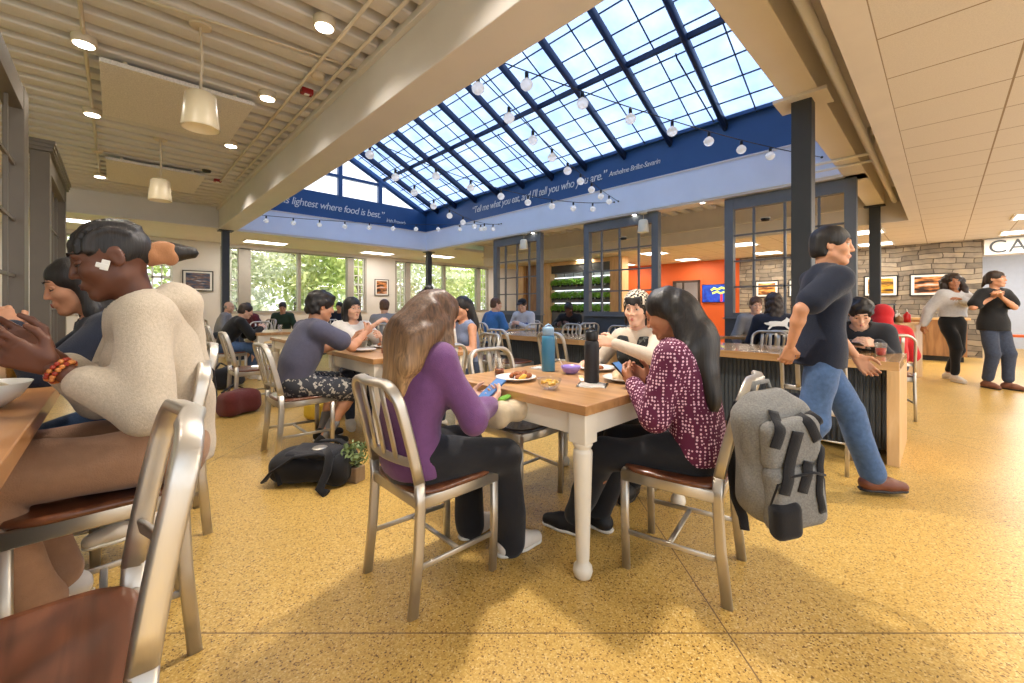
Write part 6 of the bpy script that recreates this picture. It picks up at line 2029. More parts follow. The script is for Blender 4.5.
f = Field(0.015); f.rbox((-0.140, 0.01, 0.11), (0.030, 0.07, 0.09), 0.03); f.fn(folds(0.004, 5, 40)); field_obj('side_pocket', [(*f.mesh(0.008), 0)], BLK, t)
f = Field(0.015); f.rbox((0.075, 0.135, 0.085), (0.06, 0.035, 0.075), 0.03); field_obj('mesh_pocket', [(*f.mesh(0.007), 0)], BLK, t)
mb = MB(); mb.tube([(-0.04, -0.06, 0.53), (-0.03, -0.06, 0.575), (0.03, -0.06, 0.575), (0.04, -0.06, 0.53)], 0.011, 8); mb.build('top_handle', HEATH, t)
for sx in (-1, 1):
    mb = MB(); strap(mb, [(sx * 0.08, -0.10, 0.49), (sx * 0.10, -0.125, 0.40), (sx * 0.12, -0.12, 0.22), (sx * 0.13, -0.09, 0.06), (sx * 0.12, -0.06, -0.02), (sx * 0.135, -0.03, -0.06)], 0.045, 0.012, (0, -1, 0)); mb.build('shoulder_strap', BLK, t)

# slung black bag strap on the second left chair
t = thing('bag_strap', 'narrow black strap hanging behind the oatmeal hoodie from the chair back', 'strap', (0.29, 2.10, 0.66))
mb = MB(); strap(mb, [(-0.03, -0.02, 0.29), (0.0, -0.03, 0.25), (0.012, -0.02, 0.15), (0.0, 0.0, 0.04)], 0.022, 0.005, (1, 0, 0)); mb.build('webbing', BLK, t)
MB().box((0, 0, 0.02), (0.012, 0.035, 0.03), None, 0.004).tube([(0, 0, 0.01), (0.004, 0.004, -0.03)], 0.004, 6).build('buckle', M['black'], t)

# black backpack on the floor by the slate tee
t = thing('backpack', 'black backpack lying on the floor beside the slate-shirted man', 'backpack', (0.99, 2.98, 0), math.radians(-48))
f = Field(0.03); f.rbox((0, 0, 0.095), (0.27, 0.165, 0.09), 0.075); f.ell((-0.14, 0.0, 0.11), np.array((0.15, 0.15, 0.10))); f.fn(folds(0.012, 31, 20))
f.half((0, 0, 0.004), (0, 0, -1)); field_obj('main_body', [(*f.mesh(0.010), 0)], BLK, t)
f = Field(0.02); f.rbox((0.02, -0.02, 0.185), (0.17, 0.11, 0.03), 0.028); f.fn(folds(0.006, 32, 30)); field_obj('front_pocket', [(*f.mesh(0.009), 0)], cloth('black_nylon', rgb(40, 40, 46), rough=0.5), t)
for sy in (-1, 1):
    mb = MB(); strap(mb, [(0.22, sy * 0.08, 0.17), (0.10, sy * 0.14, 0.215), (-0.05, sy * 0.16, 0.20), (-0.20, sy * 0.17, 0.10), (-0.26, sy * 0.16, 0.03)], 0.05, 0.014, (0, 0, 1)); mb.build('shoulder_strap', BLK, t)
mb = MB(); strap(mb, [(0.12, -0.08, 0.225), (0.18, -0.15, 0.20), (0.19, -0.20, 0.12), (0.16, -0.235, 0.03), (0.22, -0.26, 0.012)], 0.055, 0.018, (0, -1, 1)); mb.build('padded_strap', BLK, t)
mb = MB(); strap(mb, [(-0.18, -0.06, 0.20), (-0.20, -0.15, 0.14), (-0.12, -0.20, 0.03)], 0.03, 0.008, (0, -1, 1)); mb.build('side_strap', BLK, t)
mb = MB().tube([(0.28, -0.03, 0.10), (0.32, -0.02, 0.13), (0.32, 0.02, 0.13), (0.28, 0.03, 0.10)], 0.008, 8); mb.build('top_handle', BLK, t)
mb = MB().lathe([(0.05, 0), (0.052, 0.006), (0.045, 0.012), (0.01, 0.014)], (0.05, -0.03, 0.21), 20); mb.build('round_mirror', M['alu'], t)['label'] = 'round silver disc'
def floor_bag(label, xy, rz, size, mat_, seed):
    t = thing('backpack', label, 'bag', (xy[0], xy[1], 0), rz)
    f = Field(0.03); f.rbox((0, 0, size[2]), size, min(size) * 0.7); f.fn(folds(0.010, seed, 24)); f.half((0, 0, 0.003), (0, 0, -1))
    field_obj('main_body', [(*f.mesh(0.012), 0)], mat_, t)
    mb = MB(); strap(mb, [(-size[0] * 0.7, size[1] * 0.5, size[2] * 1.9), (0, size[1] * 0.7, size[2] * 2.4), (size[0] * 0.7, size[1] * 0.5, size[2] * 1.8)], 0.035, 0.01, (0, 0, 1)); mb.build('strap', BLK, t)
floor_bag('maroon bag on the floor by the empty chair', (0.98, 5.35), 0.4, (0.20, 0.14, 0.13), cloth('maroon_nylon', rgb(106, 50, 48)), 41)
floor_bag('black bag on the floor below the student in a black hoodie', (1.18, 7.2), 0.9, (0.24, 0.15, 0.15), BLK, 42)
floor_bag('white and yellow shopping bag on the floor behind the slate-shirted man', (1.62, 4.55), 0.3, (0.20, 0.14, 0.10), pm('yellow_bag', rgb(222, 190, 60), 0.6), 43)

# small potted plant on the floor
t = thing('potted_plant', 'small leafy plant in a square brown pot on the floor', 'plant', (1.17, 2.74, 0), 0.35)
MB().box((0, 0, 0.05), (0.085, 0.085, 0.10), None, 0.006).build('pot', wood_mat('weathered_pot', [rgb(132, 110, 90), rgb(156, 134, 112), rgb(170, 148, 126)], 'Z', 6), t)
def leaf_cloud(mb, c, r, n, size, seed, squash=(1, 1, 1)):
    q = np.random.RandomState(seed)
    for _ in range(n):
        d = nrm(q.normal(size=3)); rr = q.uniform(0.45, 1.0)
        p = Vector(c) + Vector(d * np.array(squash) * r * rr)
        nv = Vector(nrm(d + q.normal(size=3) * 0.7)); a = nv.orthogonal().normalized(); a.rotate(Matrix.Rotation(q.uniform(0, 6.28), 3, nv)); b = nv.cross(a)
        s = size * q.uniform(0.7, 1.3)
        mb.quad([p - a * s, p - b * s * 0.45, p + a * s, p + b * s * 0.45])
LEAF = pm('grey_green_leaf', rgb(122, 142, 92), 0.6, var=0.25, scale=30)
mb = MB(); leaf_cloud(mb, (0, 0, 0.185), 0.10, 190, 0.020, 5, (1, 1, 0.85)); mb.build('foliage', LEAF, t)
mb = MB()
for k in range(7):
    a = k * 0.9; mb.tube([(0, 0, 0.09), (0.03 * math.cos(a), 0.03 * math.sin(a), 0.15), (0.07 * math.cos(a), 0.07 * math.sin(a), 0.22)], 0.003, 5)
mb.build('stems', pm('stem_green', rgb(96, 108, 66), 0.7), t)

# ================================================================== left counter things
CZ = 0.866
t = thing('food_bowl', 'white bowl of food on the left counter before the oatmeal hoodie', 'bowl', (-0.30, 1.98, CZ))
MB().lathe([(0.05, 0), (0.09, 0.03), (0.115, 0.075), (0.11, 0.075), (0.085, 0.035), (0.002, 0.012)], (0, 0, 0), 32).build('vessel', M['white'], t)
f = Field(0.01); lump(f, (0, 0, 0.05), np.array((0.07, 0.07, 0.03)), 6); field_obj('rice', [(*f.mesh(0.006), 0)], pm('cooked_rice', rgb(226, 212, 182), 0.7), t)
bt = bottle('water_bottle', 'black bottle on the left counter before the person with dark hair', (-0.36, 2.52), 0.24, 0.037, M['black'], M['black']); bt.location.z = CZ
f = Field(0.01); lump(f, (0, 0, 0), np.array((0.055, 0.035, 0.03)), 9)
o = field_obj('bread_roll', [(*f.mesh(0.006), 0)], pm('bread_crust', rgb(206, 166, 120), 0.7, var=0.15)); o.location = (-0.30, 1.70, 1.075); tag(o, 'piece of bread held in the hands of the oatmeal hoodie', 'bread')
cup('clear cup of yellow drink far along the left counter', (-0.30, 2.72), CZ, YEL, 0.12, 0.04, 0.6)

# far counter things
def tabletop_item(kind, label, x, y, z=0.766):
    if kind == 'cup':
        return cup(label, (x, y), z, M['white'], 0.10, 0.036, 0.1)
for x, y, lab in ((5.45, 5.75, 'clear cup between the two men at the far cafe table'), (5.62, 6.02, 'second clear cup by the man in the cap'), (6.5, 5.2, 'clear cup before the student in black'), (6.75, 5.1, 'clear cup at the edge of the table by the plant shelves'), (6.5, 1.74, 'clear cup on the cafe table by the animal print'), (2.0, 7.75, 'clear cup before the black hoodie student'), (2.1, 8.1, 'clear cup at the middle of the far left table')):
    cup(lab, (x, y), 0.762, M['white'], 0.10, 0.036, 0.1)
t = thing('open_book', 'open notebook on the long counter left of the dotted blouse', 'book', (4.62, 2.3, 0.766), 0.2)
MB().box((-0.11, 0, 0.008), (0.21, 0.28, 0.014), (0, 0.04, 0), 0.002).box((0.11, 0, 0.008), (0.21, 0.28, 0.014), (0, -0.04, 0), 0.002).build('pages', NAP, t)
MB().box((0, 0, 0.002), (0.45, 0.30, 0.004)).build('cover', M['black'], t)

# ================================================================== string lights
BULB = None
def bulb_mat():
    m, nt, p = new_mat('milky_glass_bulb')
    p.inputs['Base Color'].default_value = (0.9, 0.9, 0.9, 1)
    p.inputs['Roughness'].default_value = 0.12
    p.inputs['Transmission Weight'].default_value = 0.55
    p.inputs['IOR'].default_value = 1.2
    p.inputs['Emission Color'].default_value = (1.0, 0.95, 0.86, 1)
    p.inputs['Emission Strength'].default_value = 0.12
    return m
BULB = bulb_mat()
bulb_me = MB().lathe([(0.012, 0.055), (0.02, 0.048), (0.045, 0.028), (0.058, 0.0), (0.050, -0.03), (0.030, -0.05), (0.004, -0.058)], (0, 0, 0), 20).mesh('globe_bulb', BULB)
sock_me = MB().lathe([(0.010, 0.11), (0.018, 0.105), (0.018, 0.052), (0.012, 0.048)], (0, 0, 0), 12).mesh('bulb_socket', M['black'])
def string_light(label, a, b_, sag, ss):
    a, b_ = Vector(a), Vector(b_)
    t = thing('string_light', label, 'string light', a, 0, None)
    def pt(s):
        p = a.lerp(b_, s); p.z -= 4 * sag * s * (1 - s); return p - a
    MB().tube([pt(k / 24) for k in range(25)], 0.006, 6).build('cord', M['black'], t)
    MB().ball((0, 0, 0), 0.018, 8).ball(pt(1.0), 0.018, 8).build('hook', M['black'], t)
    for s in ss:
        o = link('bulb', bulb_me, t, pt(s) - Vector((0, 0, 0.115)))
        link('socket', sock_me, o)
string_light('nearest string of globe bulbs, ending by the near steel post', (2.2, 2.7, 3.30), (7.52, 1.24, 3.38), 0.10, [0.085 + 0.113 * k for k in range(8)])
string_light('string of globe bulbs fanning from the beam to the middle of the right fascia', (2.2, 2.8, 3.22), (7.52, 4.66, 3.36), 0.10, [0.02 + 0.105 * k for k in range(9)])
string_light('string of globe bulbs crossing the middle of the well straight to the right fascia', (2.2, 4.9, 3.24), (7.52, 4.76, 3.36), 0.26, [0.19 + 0.112 * k for k in range(7)])
string_light('string of globe bulbs running from the beam to the far part of the right fascia', (2.2, 5.0, 3.28), (7.52, 8.26, 3.42), 0.34, [0.03, 0.13] + [0.22 + 0.11 * k for k in range(7)])
string_light('lowest string of globe bulbs along the pale far fascia', (2.2, 11.0, 3.30), (7.52, 8.36, 3.42), 0.10, [0.06 + 0.095 * k for k in range(10)])

# ================================================================== ceiling fixtures
def can_spot(label, x, y, z, group):
    t = thing('ceiling_spotlight', label, 'spotlight', (x, y, z), 0, group)
    MB().lathe([(0.075, 0.0), (0.085, 0.008), (0.085, 0.07), (0.06, 0.085), (0.03, 0.095)], (0, 0, -0.085), 22).build('housing', M['fixture'], t)
    MB().lathe([(0.068, 0.0), (0.060, 0.012), (0.002, 0.014)], (0, 0, -0.091), 22).build('lamp', M['lampface'], t)
SPOTS = []
for x, y, lab in ((-0.2, 5.25, 'round ceiling spotlight on the left conduit, nearest of its row'), (-0.2, 7.1, 'round ceiling spotlight on the left conduit, second of its row'), (-0.2, 10.4, 'round ceiling spotlight at the far end of the left conduit'),
                  (1.25, 3.55, 'round ceiling spotlight nearest the long beam'), (1.22, 5.2, 'second ceiling spotlight along the long beam'), (1.2, 7.1, 'third ceiling spotlight along the long beam')):
    can_spot(lab, x, y, 3.57, 'ceiling spotlights on the ribbed deck'); SPOTS.append((x, y))
def conduit(label, pts, r=0.014, name='conduit_pipe', mat_=None):
    o = MB().tube(pts, r, 8).build(name, mat_ or M['fixture']); tag(o, label, 'pipe'); return o
conduit('thin painted conduit joining the left row of spotlights', [(-0.2, -1.0, 3.55), (-0.2, 10.4, 3.55)], 0.016)
conduit('painted pipe along the ribbed ceiling, nearest the long beam', [(1.62, 1.5, 3.53), (1.62, 9.2, 3.53)], 0.016)
conduit('painted pipe along the ribbed ceiling, second from the long beam', [(1.42, 1.5, 3.53), (1.42, 9.5, 3.53)], 0.016)
conduit('painted cross conduit over the second pendant lamp', [(0.0, 4.3, 3.55), (1.75, 4.05, 3.55)], 0.012)
def pendant(label, x, y, ztop, zs, r0=0.135, h=0.30, group=None):
    t = thing('pendant_lamp', label, 'pendant lamp', (x, y, ztop), 0, group)
    drop = ztop - zs
    MB().lathe([(0.07, -0.035), (0.08, -0.03), (0.08, 0)], (0, 0, 0), 20).build('ceiling_plate', M['fixture'], t)
    MB().tube([(0, 0, -0.03), (0.012, 0, -drop * 0.5), (0, 0, -drop + 0.02)], 0.011 if drop > 0.3 else 0.006, 8).build('stem', M['fixture'], t)
    MB().lathe([(r0, -h), (r0 * 1.0, -h + 0.004), (r0 * 0.80, -0.02), (r0 * 0.62, 0), (0.02, 0.004), (0.02, -0.006), (r0 * 0.76, -0.028), (r0 * 0.96, -h)], (0, 0, -drop), 32, cap=False).build('lamp_shade', pm('cream_shade', rgb(232, 218, 186), 0.35, var=0.02), t)
    MB().ball((0, 0, -drop - 0.15), 0.045, 14).build('bulb', emit_mat('warm_bulb', (1.0, 0.85, 0.6, 1), 1.5), t)
pendant('cream drum pendant under the ribbed ceiling, nearer of two', 0.52, 4.35, 3.57, 2.98)
pendant('cream drum pendant under the ribbed ceiling, farther of two', 0.46, 7.7, 3.57, 2.98)
pendant('small cream pendant before the left-hand grey screen', 7.56, 7.45, 3.05, 2.90, 0.11, 0.25)
pendant('small cream pendant at the right of the middle grey screen', 7.56, 4.12, 3.05, 2.90, 0.11, 0.25)
# acoustic panels
FELT = pm('speckled_acoustic_felt', rgb(228, 223, 216), 0.95, var=0.16, scale=90)
for y0, lab in ((5.45, 'speckled acoustic panel under the ribbed ceiling, nearer'), (9.0, 'speckled acoustic panel under the ribbed ceiling, farther')):
    t = thing('acoustic_panel', lab, 'acoustic panel', (0.52, y0 + 0.75, 3.47))
    MB().box((0, 0, 0.02), (1.26, 1.5, 0.045), None, 0.006).build('panel', FELT, t)
    mb = MB()
    for sx in (-1, 1):
        mb.box((sx * 0.45, 0, 0.07), (0.03, 1.4, 0.06))
    mb.build('hanger_rail', M['fixture'], t)
def alarm(label, x, y, col, z=3.57):
    t = thing('smoke_detector' if col != 'red' else 'fire_alarm', label, 'alarm', (x, y, z))
    if col == 'red':
        MB().box((0, 0, -0.03), (0.12, 0.09, 0.06), None, 0.01).build('housing', pm('alarm_red', rgb(150, 24, 24), 0.4), t)
        MB().box((0, 0, -0.063), (0.05, 0.04, 0.012), None, 0.004).build('strobe', M['white'], t)
    else:
        MB().lathe([(0.03, -0.055), (0.055, -0.05), (0.065, -0.03), (0.07, 0)], (0, 0, 0), 20).build('housing', M['fixture'] if col == 'w' else M['black'], t)
        MB().lathe([(0.072, -0.012), (0.075, 0)], (0, 0, 0), 20).build('base', M['fixture'], t)
alarm('red fire alarm on the ribbed ceiling beside the beam, nearer', 1.52, 4.85, 'red'); alarm('red fire alarm on the ribbed ceiling beside the beam, farther', 1.38, 9.4, 'red')
alarm('round smoke detector beside the nearer red alarm', 1.50, 4.45, 'w'); alarm('dark round detector near the farther acoustic panel', 1.15, 8.9, 'b'); alarm('pale round detector on the left conduit', -0.2, 8.9, 'w')
alarm('dark round sounder hung in the right-hand grey screen', 7.62, 2.0, 'b', 2.62); alarm('dark round sounder hung in the middle grey screen', 7.62, 4.60, 'b', 2.62)
conduit('white sprinkler pipe in the recess right of the near beam', [(2.2, 0.60, 3.05), (10.0, 0.60, 3.05)], 0.035, mat_=M['white'])
conduit('thin white branch pipe across the near beam, nearer', [(6.6, 0.62, 3.36), (6.6, 0.62, 3.03), (6.6, 1.4, 3.03)], 0.02, mat_=M['white']); conduit('thin white branch pipe across the near beam, farther', [(6.95, 0.62, 3.36), (6.95, 0.62, 3.03), (6.95, 1.5, 3.03)], 0.02, mat_=M['white'])
# ceiling troffers
def troffer(label, x, y, z, sx=0.58, sy=1.15):
    t = thing('ceiling_light', label, 'ceiling light', (x, y, z), 0, 'flat ceiling lights')
    mb = MB()
    for s in (-1, 1):
        mb.box((s * (sx / 2 + 0.015), 0, -0.004), (0.03, sy + 0.06, 0.02)).box((0, s * (sy / 2 + 0.015), -0.004), (sx, 0.03, 0.02))
    mb.build('frame', M['white'], t)
    MB().box((0, 0, -0.004), (sx, sy, 0.008)).build('diffuser', M['troffer'], t)
names = {0: 'farthest right', 1: 'beside the steel post', 2: 'behind the right screen', 3: 'before the orange wall', 4: 'above the plant shelves'}
for i, y in enumerate((-1.15, 1.15, 3.45, 5.75, 8.05)):
    for j, x in enumerate((11.15, 13.4)):
        troffer('lit flat ceiling light %s, %s row' % (names[i], ('nearer', 'farther')[j]), x, y, 2.715, 0.6, 0.6)
for x, y, lab in ((3.5, 15.1, 'lit flat ceiling light left of the big window'), (7.3, 15.1, 'lit flat ceiling light between the two window groups'), (9.6, 14.3, 'lit flat ceiling light right of the far corner post'), (13.5, 14.5, 'lit flat ceiling light at the far right of the window wall'), (-0.6, 14.4, 'lit flat ceiling light behind the oatmeal hoodie')):
    troffer(lab, x, y, 3.245, 1.15, 0.55)
for x, y, lab in ((7.72, 4.36, 'small downlight under the fascia by the middle screen'), (7.72, 3.0, 'small downlight under the fascia between the middle and right screens'), (7.72, 7.2, 'small downlight under the fascia by the left screen')):
    t = thing('downlight', lab, 'downlight', (x - 0.09, y, 3.048)); MB().lathe([(0.05, -0.006), (0.055, 0)], (0, 0, 0), 18).build('rim', M['white'], t); MB().lathe([(0.04, -0.008), (0.002, -0.008)], (0, 0, 0), 18, cap=False).build('lamp', M['lampface'], t)

# ================================================================== pictures, screen, plant shelves, counters at the back
def art_mat(name, cols, seed):
    m, nt, p = new_mat(name)
    tc = N(nt, 'ShaderNodeTexCoord'); mp = N(nt, 'ShaderNodeMapping'); mp.inputs['Scale'].default_value = (2.0, 2.0, 9.0); mp.inputs['Location'].default_value = (seed, seed * 2, seed)
    nt.links.new(tc.outputs['Object'], mp.inputs['Vector'])
    nz = N(nt, 'ShaderNodeTexNoise', Scale=1.8, Detail=6.0); nt.links.new(mp.outputs['Vector'], nz.inputs['Vector'])
    r = ramp(nt, [(0.3 + 0.4 * k / (len(cols) - 1), c) for k, c in enumerate(cols)]); nt.links.new(nz.outputs['Fac'], r.inputs['Fac']); nt.links.new(r.outputs['Color'], p.inputs['Base Color'])
    p.inputs['Roughness'].default_value = 0.3
    return m
A_FIELD = art_mat('photo_golden_field', [rgb(40, 34, 34), rgb(120, 84, 40), rgb(222, 168, 40), rgb(150, 150, 160)], 1); A_NIGHT = art_mat('photo_night_lights', [rgb(20, 18, 20), rgb(60, 40, 34), rgb(220, 140, 70), rgb(200, 200, 206)], 4)
A_SUN = art_mat('photo_sunset', [rgb(34, 28, 30), rgb(110, 62, 40), rgb(236, 170, 90), rgb(240, 214, 170)], 7); A_WATER = art_mat('photo_harbour', [rgb(30, 36, 50), rgb(70, 84, 110), rgb(120, 90, 80), rgb(190, 198, 210)], 2)
def picture(label, c, w_, h_, face, art):
    """face: 'x' hangs on a wall at +X side, 'y' on a wall at +Y side"""
    t = thing('framed_picture', label, 'picture', c, -PI / 2 if face == 'x' else 0)
    fr = MB()
    for s in (-1, 1):
        fr.box((s * (w_ / 2 - 0.0125), 0, 0), (0.025, 0.03, h_)).box((0, 0, s * (h_ / 2 - 0.0125)), (w_, 0.03, 0.025))
    fr.build('frame', M['black'], t)
    MB().box((0, 0.004, 0), (w_ - 0.04, 0.012, h_ - 0.04)).build('mat_board', NAP, t)
    MB().box((0, -0.004, 0), (w_ - 0.17, 0.010, h_ - 0.15)).build('photograph', art, t)
picture('framed sunset photograph on the stone wall, left of the steel post', (14.24, 3.70, 1.715), 0.62, 0.50, 'x', A_SUN)
picture('framed dark photograph on the stone wall just behind the steel post', (14.24, 2.84, 1.715), 0.60, 0.50, 'x', A_NIGHT)
picture('framed golden field photograph on the stone wall', (14.24, 1.12, 1.71), 0.66, 0.53, 'x', A_FIELD)
picture('framed night photograph on the stone wall above the walking person', (14.24, 0.22, 1.71), 0.72, 0.54, 'x', A_NIGHT)
picture('framed harbour photograph on the far wall, left of the big window', (1.87, 16.17, 1.99), 0.78, 0.64, 'y', A_WATER)
picture('framed photograph on the far wall between the window groups', (8.0, 16.17, 1.98), 0.62, 0.68, 'y', A_NIGHT)
t = thing('wall_television', 'wide television with a blue picture on the orange wall', 'television', (14.26, 5.12, 1.62), -PI / 2)
MB().box((0, 0, 0), (1.0, 0.05, 0.60), None, 0.006).build('bezel', M['black'], t)
def tv_mat():
    m, nt, p = new_mat('blue_broadcast')
    tc = N(nt, 'ShaderNodeTexCoord'); nz = N(nt, 'ShaderNodeTexNoise', Scale=4.0, Detail=3.0); nt.links.new(tc.outputs['Object'], nz.inputs['Vector'])
    r = ramp(nt, [(0.35, rgb(16, 40, 150)), (0.5, rgb(24, 90, 210)), (0.62, rgb(40, 60, 200)), (0.75, rgb(120, 170, 230))]); nt.links.new(nz.outputs['Fac'], r.inputs['Fac'])
    nt.links.new(r.outputs['Color'], p.inputs['Emission Color']); p.inputs['Emission Strength'].default_value = 0.9; p.inputs['Base Color'].default_value = (0, 0, 0, 1)
    return m
MB().box((0, -0.026, 0), (0.96, 0.004, 0.56)).build('screen', tv_mat(), t)
mb = MB(); mb.mi = 0
mb.sweep([(-0.2, -0.030, 0.10), (-0.1, -0.030, 0.17), (0.0, -0.030, 0.12), (0.12, -0.030, 0.18), (0.26, -0.030, 0.14)], 0.004, 0.07, (0, 0, 1), round_=2); mb.sweep([(-0.16, -0.030, 0.0), (-0.02, -0.030, 0.05), (0.1, -0.030, 0.0), (0.22, -0.030, 0.04)], 0.004, 0.06, (0, 0, 1), round_=2)
mb.build('screen_graphic', emit_mat('yellow_graphic', rgb(200, 220, 90), 0.9), t)
MB().box((0.12, -0.030, -0.15), (0.07, 0.004, 0.24)).build('screen_figure', emit_mat('red_figure', rgb(210, 50, 60), 0.8), t)

t = thing('plant_shelf', 'tall oak-framed shelf unit of green plants with a dark header', 'shelf', (11.15, 8.3, 0))
for sy in (1, -1):
    MB().box((0, sy * 1.42, 1.355), (0.36, 0.43, 2.70), None, 0.005).build('oak_post', M['ltwood'], t)
MB().box((0.02, 0, 2.46), (0.28, 2.42, 0.26)).build('header', pm('dark_grey_header', rgb(70, 70, 72), 0.6), t)
MB().box((0.02, 0, 2.65), (0.34, 2.42, 0.12)).build('soffit', M['ltwood_x'], t)
mb = MB().box((0.30, 0, 1.35), (0.03, 2.5, 2.3)); mb.build('back_panel', pm('pale_metal_back', rgb(206, 212, 220), 0.4, var=0.12, scale=3), t)
mb = MB()
for k in range(7):
    mb.box((0.10, -1.2 + 0.4 * k, 1.35), (0.02, 0.02, 2.2))
mb.build('uprights', M['screen'], t)
for z in (1.0, 1.43, 1.87):
    MB().box((0.05, 0, z - 0.06), (0.30, 2.42, 0.10), None, 0.004).build('planter_shelf', M['screen'], t)
    MB().box((0.02, 0, z + 0.30), (0.05, 2.3, 0.015)).build('grow_light', emit_mat('grow_light_%d' % int(z * 100), (0.94, 0.98, 1.0, 1), 2.5), t)
MB().box((0.05, 0, 0.45), (0.3, 2.42, 0.9)).build('base_cabinet', M['screen'], t)
GRN = pm('bright_leaf_green', rgb(122, 178, 62), 0.55, var=0.35, scale=14)
mb = MB(); leaf_cloud(mb, (0, 0, 0.13), 0.23, 200, 0.05, 9, (0.75, 1.0, 0.62)); leaf_me = mb.mesh('leafy_clump', GRN)
mb = MB().box((0, 0, 0.02), (0.16, 0.30, 0.07), None, 0.01); pot_me = mb.mesh('trough', M['black'])
posn = ['first', 'second', 'third', 'fourth', 'fifth', 'sixth', 'seventh']
for r_, z in enumerate((1.0, 1.43, 1.87)):
    for k in range(7):
        p_ = thing('leafy_plant', '%s green plant from the left on the %s plant shelf' % (posn[k], ('lowest', 'middle', 'top')[r_]), 'plant', (11.10, 8.3 + 1.08 - 0.36 * k, z), 0.4 * k, 'green plants on the shelf unit')
        link('foliage', leaf_me, p_); link('trough', pot_me, p_)
t = thing('wood_partition', 'oak post and brown wood panel left of the plant shelves', 'partition', (11.2, 10.5, 0))
MB().box((0, 0.55, 1.36), (0.3, 0.28, 2.70), None, 0.005).build('oak_post', M['ltwood'], t)
MB().box((0.05, -0.05, 1.36), (0.12, 1.0, 2.70)).build('brown_panel', M['bkwood'], t)
# service station and counter by the stone wall
t = thing('condiment_station', 'pale oak condiment station beside the walking people', 'cabinet', (9.40, 0.60, 0), math.radians(-15.7))
MB().box((0, 0, 0.44), (0.88, 0.50, 0.88), None, 0.004).build('carcass', M['ltwood'], t); MB().box((0, 0, 0.895), (0.92, 0.54, 0.03), None, 0.004).build('worktop', M['ltwood_x'], t)
t = thing('service_counter', 'brown wood service counter along the stone wall', 'counter', (13.2, 1.6, 0))
MB().box((0, 0, 0.50), (0.66, 3.9, 0.78), None, 0.004).build('front_panel', M['bkwood'], t); MB().box((0, 0, 0.91), (0.72, 4.0, 0.04), None, 0.004).build('worktop', M['ltwood_x'], t); MB().box((0.03, 0, 0.055), (0.62, 3.8, 0.11)).build('toe_kick', M['black'], t)
REDP = pm('red_plastic', rgb(196, 34, 34), 0.35)
def dispenser(label, x, y, z, col, h=0.18, w_=0.10, cat='dispenser'):
    t = thing('condiment_dispenser', label, cat, (x, y, z))
    MB().lathe([(w_ / 2, 0), (w_ / 2, h * 0.7), (w_ * 0.35, h * 0.8), (w_ * 0.15, h * 0.9), (w_ * 0.12, h)], (0, 0, 0), 16).build('jar', col, t); MB().tube([(0, 0, h), (0, 0, h + 0.03), (-0.04, 0, h + 0.035)], 0.008, 8).build('spout', M['white'], t)
dispenser('red pump dispenser on the oak condiment station', 9.55, 0.42, 0.912, REDP); dispenser('white pump dispenser on the oak condiment station', 9.72, 0.55, 0.912, M['white'], 0.16)
dispenser('brown pump dispenser at the left of the oak station', 9.30, 0.50, 0.912, pm('brown_plastic', rgb(150, 110, 70), 0.4), 0.12)
dispenser('red jar on the service counter below the sunset picture', 12.98, 3.3, 0.932, REDP); dispenser('white jar on the service counter near the steel post', 12.98, 3.55, 0.932, M['white'])
t = thing('serving_rack', 'black two-tier serving rack on the oak station behind the red hood', 'rack', (9.12, 0.72, 0.912), math.radians(-15.7))
MB().box((0, 0, 0.30), (0.44, 0.26, 0.02)).box((0, 0, 0.16), (0.44, 0.26, 0.02)).build('tier', M['black'], t)
mb = MB()
for sx in (-1, 1):
    for sy in (-1, 1):
        mb.box((sx * 0.2, sy * 0.11, 0.155), (0.018, 0.018, 0.31))
mb.build('uprights', M['black'], t)
t = thing('side_stool', 'orange seat glimpsed through the doorway under the sign', 'stool', (16.2, -1.25, 0))
MB().box((0, 0, 0.45), (0.32, 0.32, 0.06), None, 0.015).build('seat', pm('orange_seat', rgb(220, 100, 40), 0.5), t)
for sx in (-1, 1):
    for sy in (-1, 1):
        MB().cyl((sx * 0.17, sy * 0.17, 0), (sx * 0.15, sy * 0.15, 0.43), 0.014).build('leg', M['alu'], t)
picture('framed picture on the grey wall through the doorway', (18.27, -2.1, 1.6), 0.7, 0.6, 'x', A_WATER)

# ================================================================== outside
struct('ground', MB().mm((-40, 16.6, -0.3), (40, 60, -0.2)).mm((-40, -10, -0.3), (-5.4, 16.6, -0.2)), pm('lawn', rgb(110, 150, 70), 0.9, var=0.2, scale=3))
def leaf_mat(name, c):
    m, nt, p = new_mat(name)
    nt.nodes.remove(p)
    out = nt.nodes['Material Output']
    tc = N(nt, 'ShaderNodeTexCoord'); nz = N(nt, 'ShaderNodeTexNoise', Scale=1.6, Detail=4.0); nt.links.new(tc.outputs['Object'], nz.inputs['Vector'])
    r = ramp(nt, [(0.3, tuple(x * 0.55 for x in c[:3]) + (1,)), (0.7, tuple(min(1, x * 1.5) for x in c[:3]) + (1,))]); nt.links.new(nz.outputs['Fac'], r.inputs['Fac'])
    a = N(nt, 'ShaderNodeBsdfDiffuse'); b = N(nt, 'ShaderNodeBsdfTranslucent'); mx = N(nt, 'ShaderNodeMixShader'); mx.inputs['Fac'].default_value = 0.45
    nt.links.new(r.outputs['Color'], a.inputs['Color']); nt.links.new(r.outputs['Color'], b.inputs['Color']); nt.links.new(a.outputs[0], mx.inputs[1]); nt.links.new(b.outputs[0], mx.inputs[2]); nt.links.new(mx.outputs[0], out.inputs['Surface'])
    return m
LF = [leaf_mat('leaf_spring', rgb(226, 238, 168)), leaf_mat('leaf_mid', rgb(206, 228, 146)), leaf_mat('leaf_pale', rgb(236, 243, 196))]
BARK = pm('bark', rgb(110, 96, 80), 0.9, var=0.2)
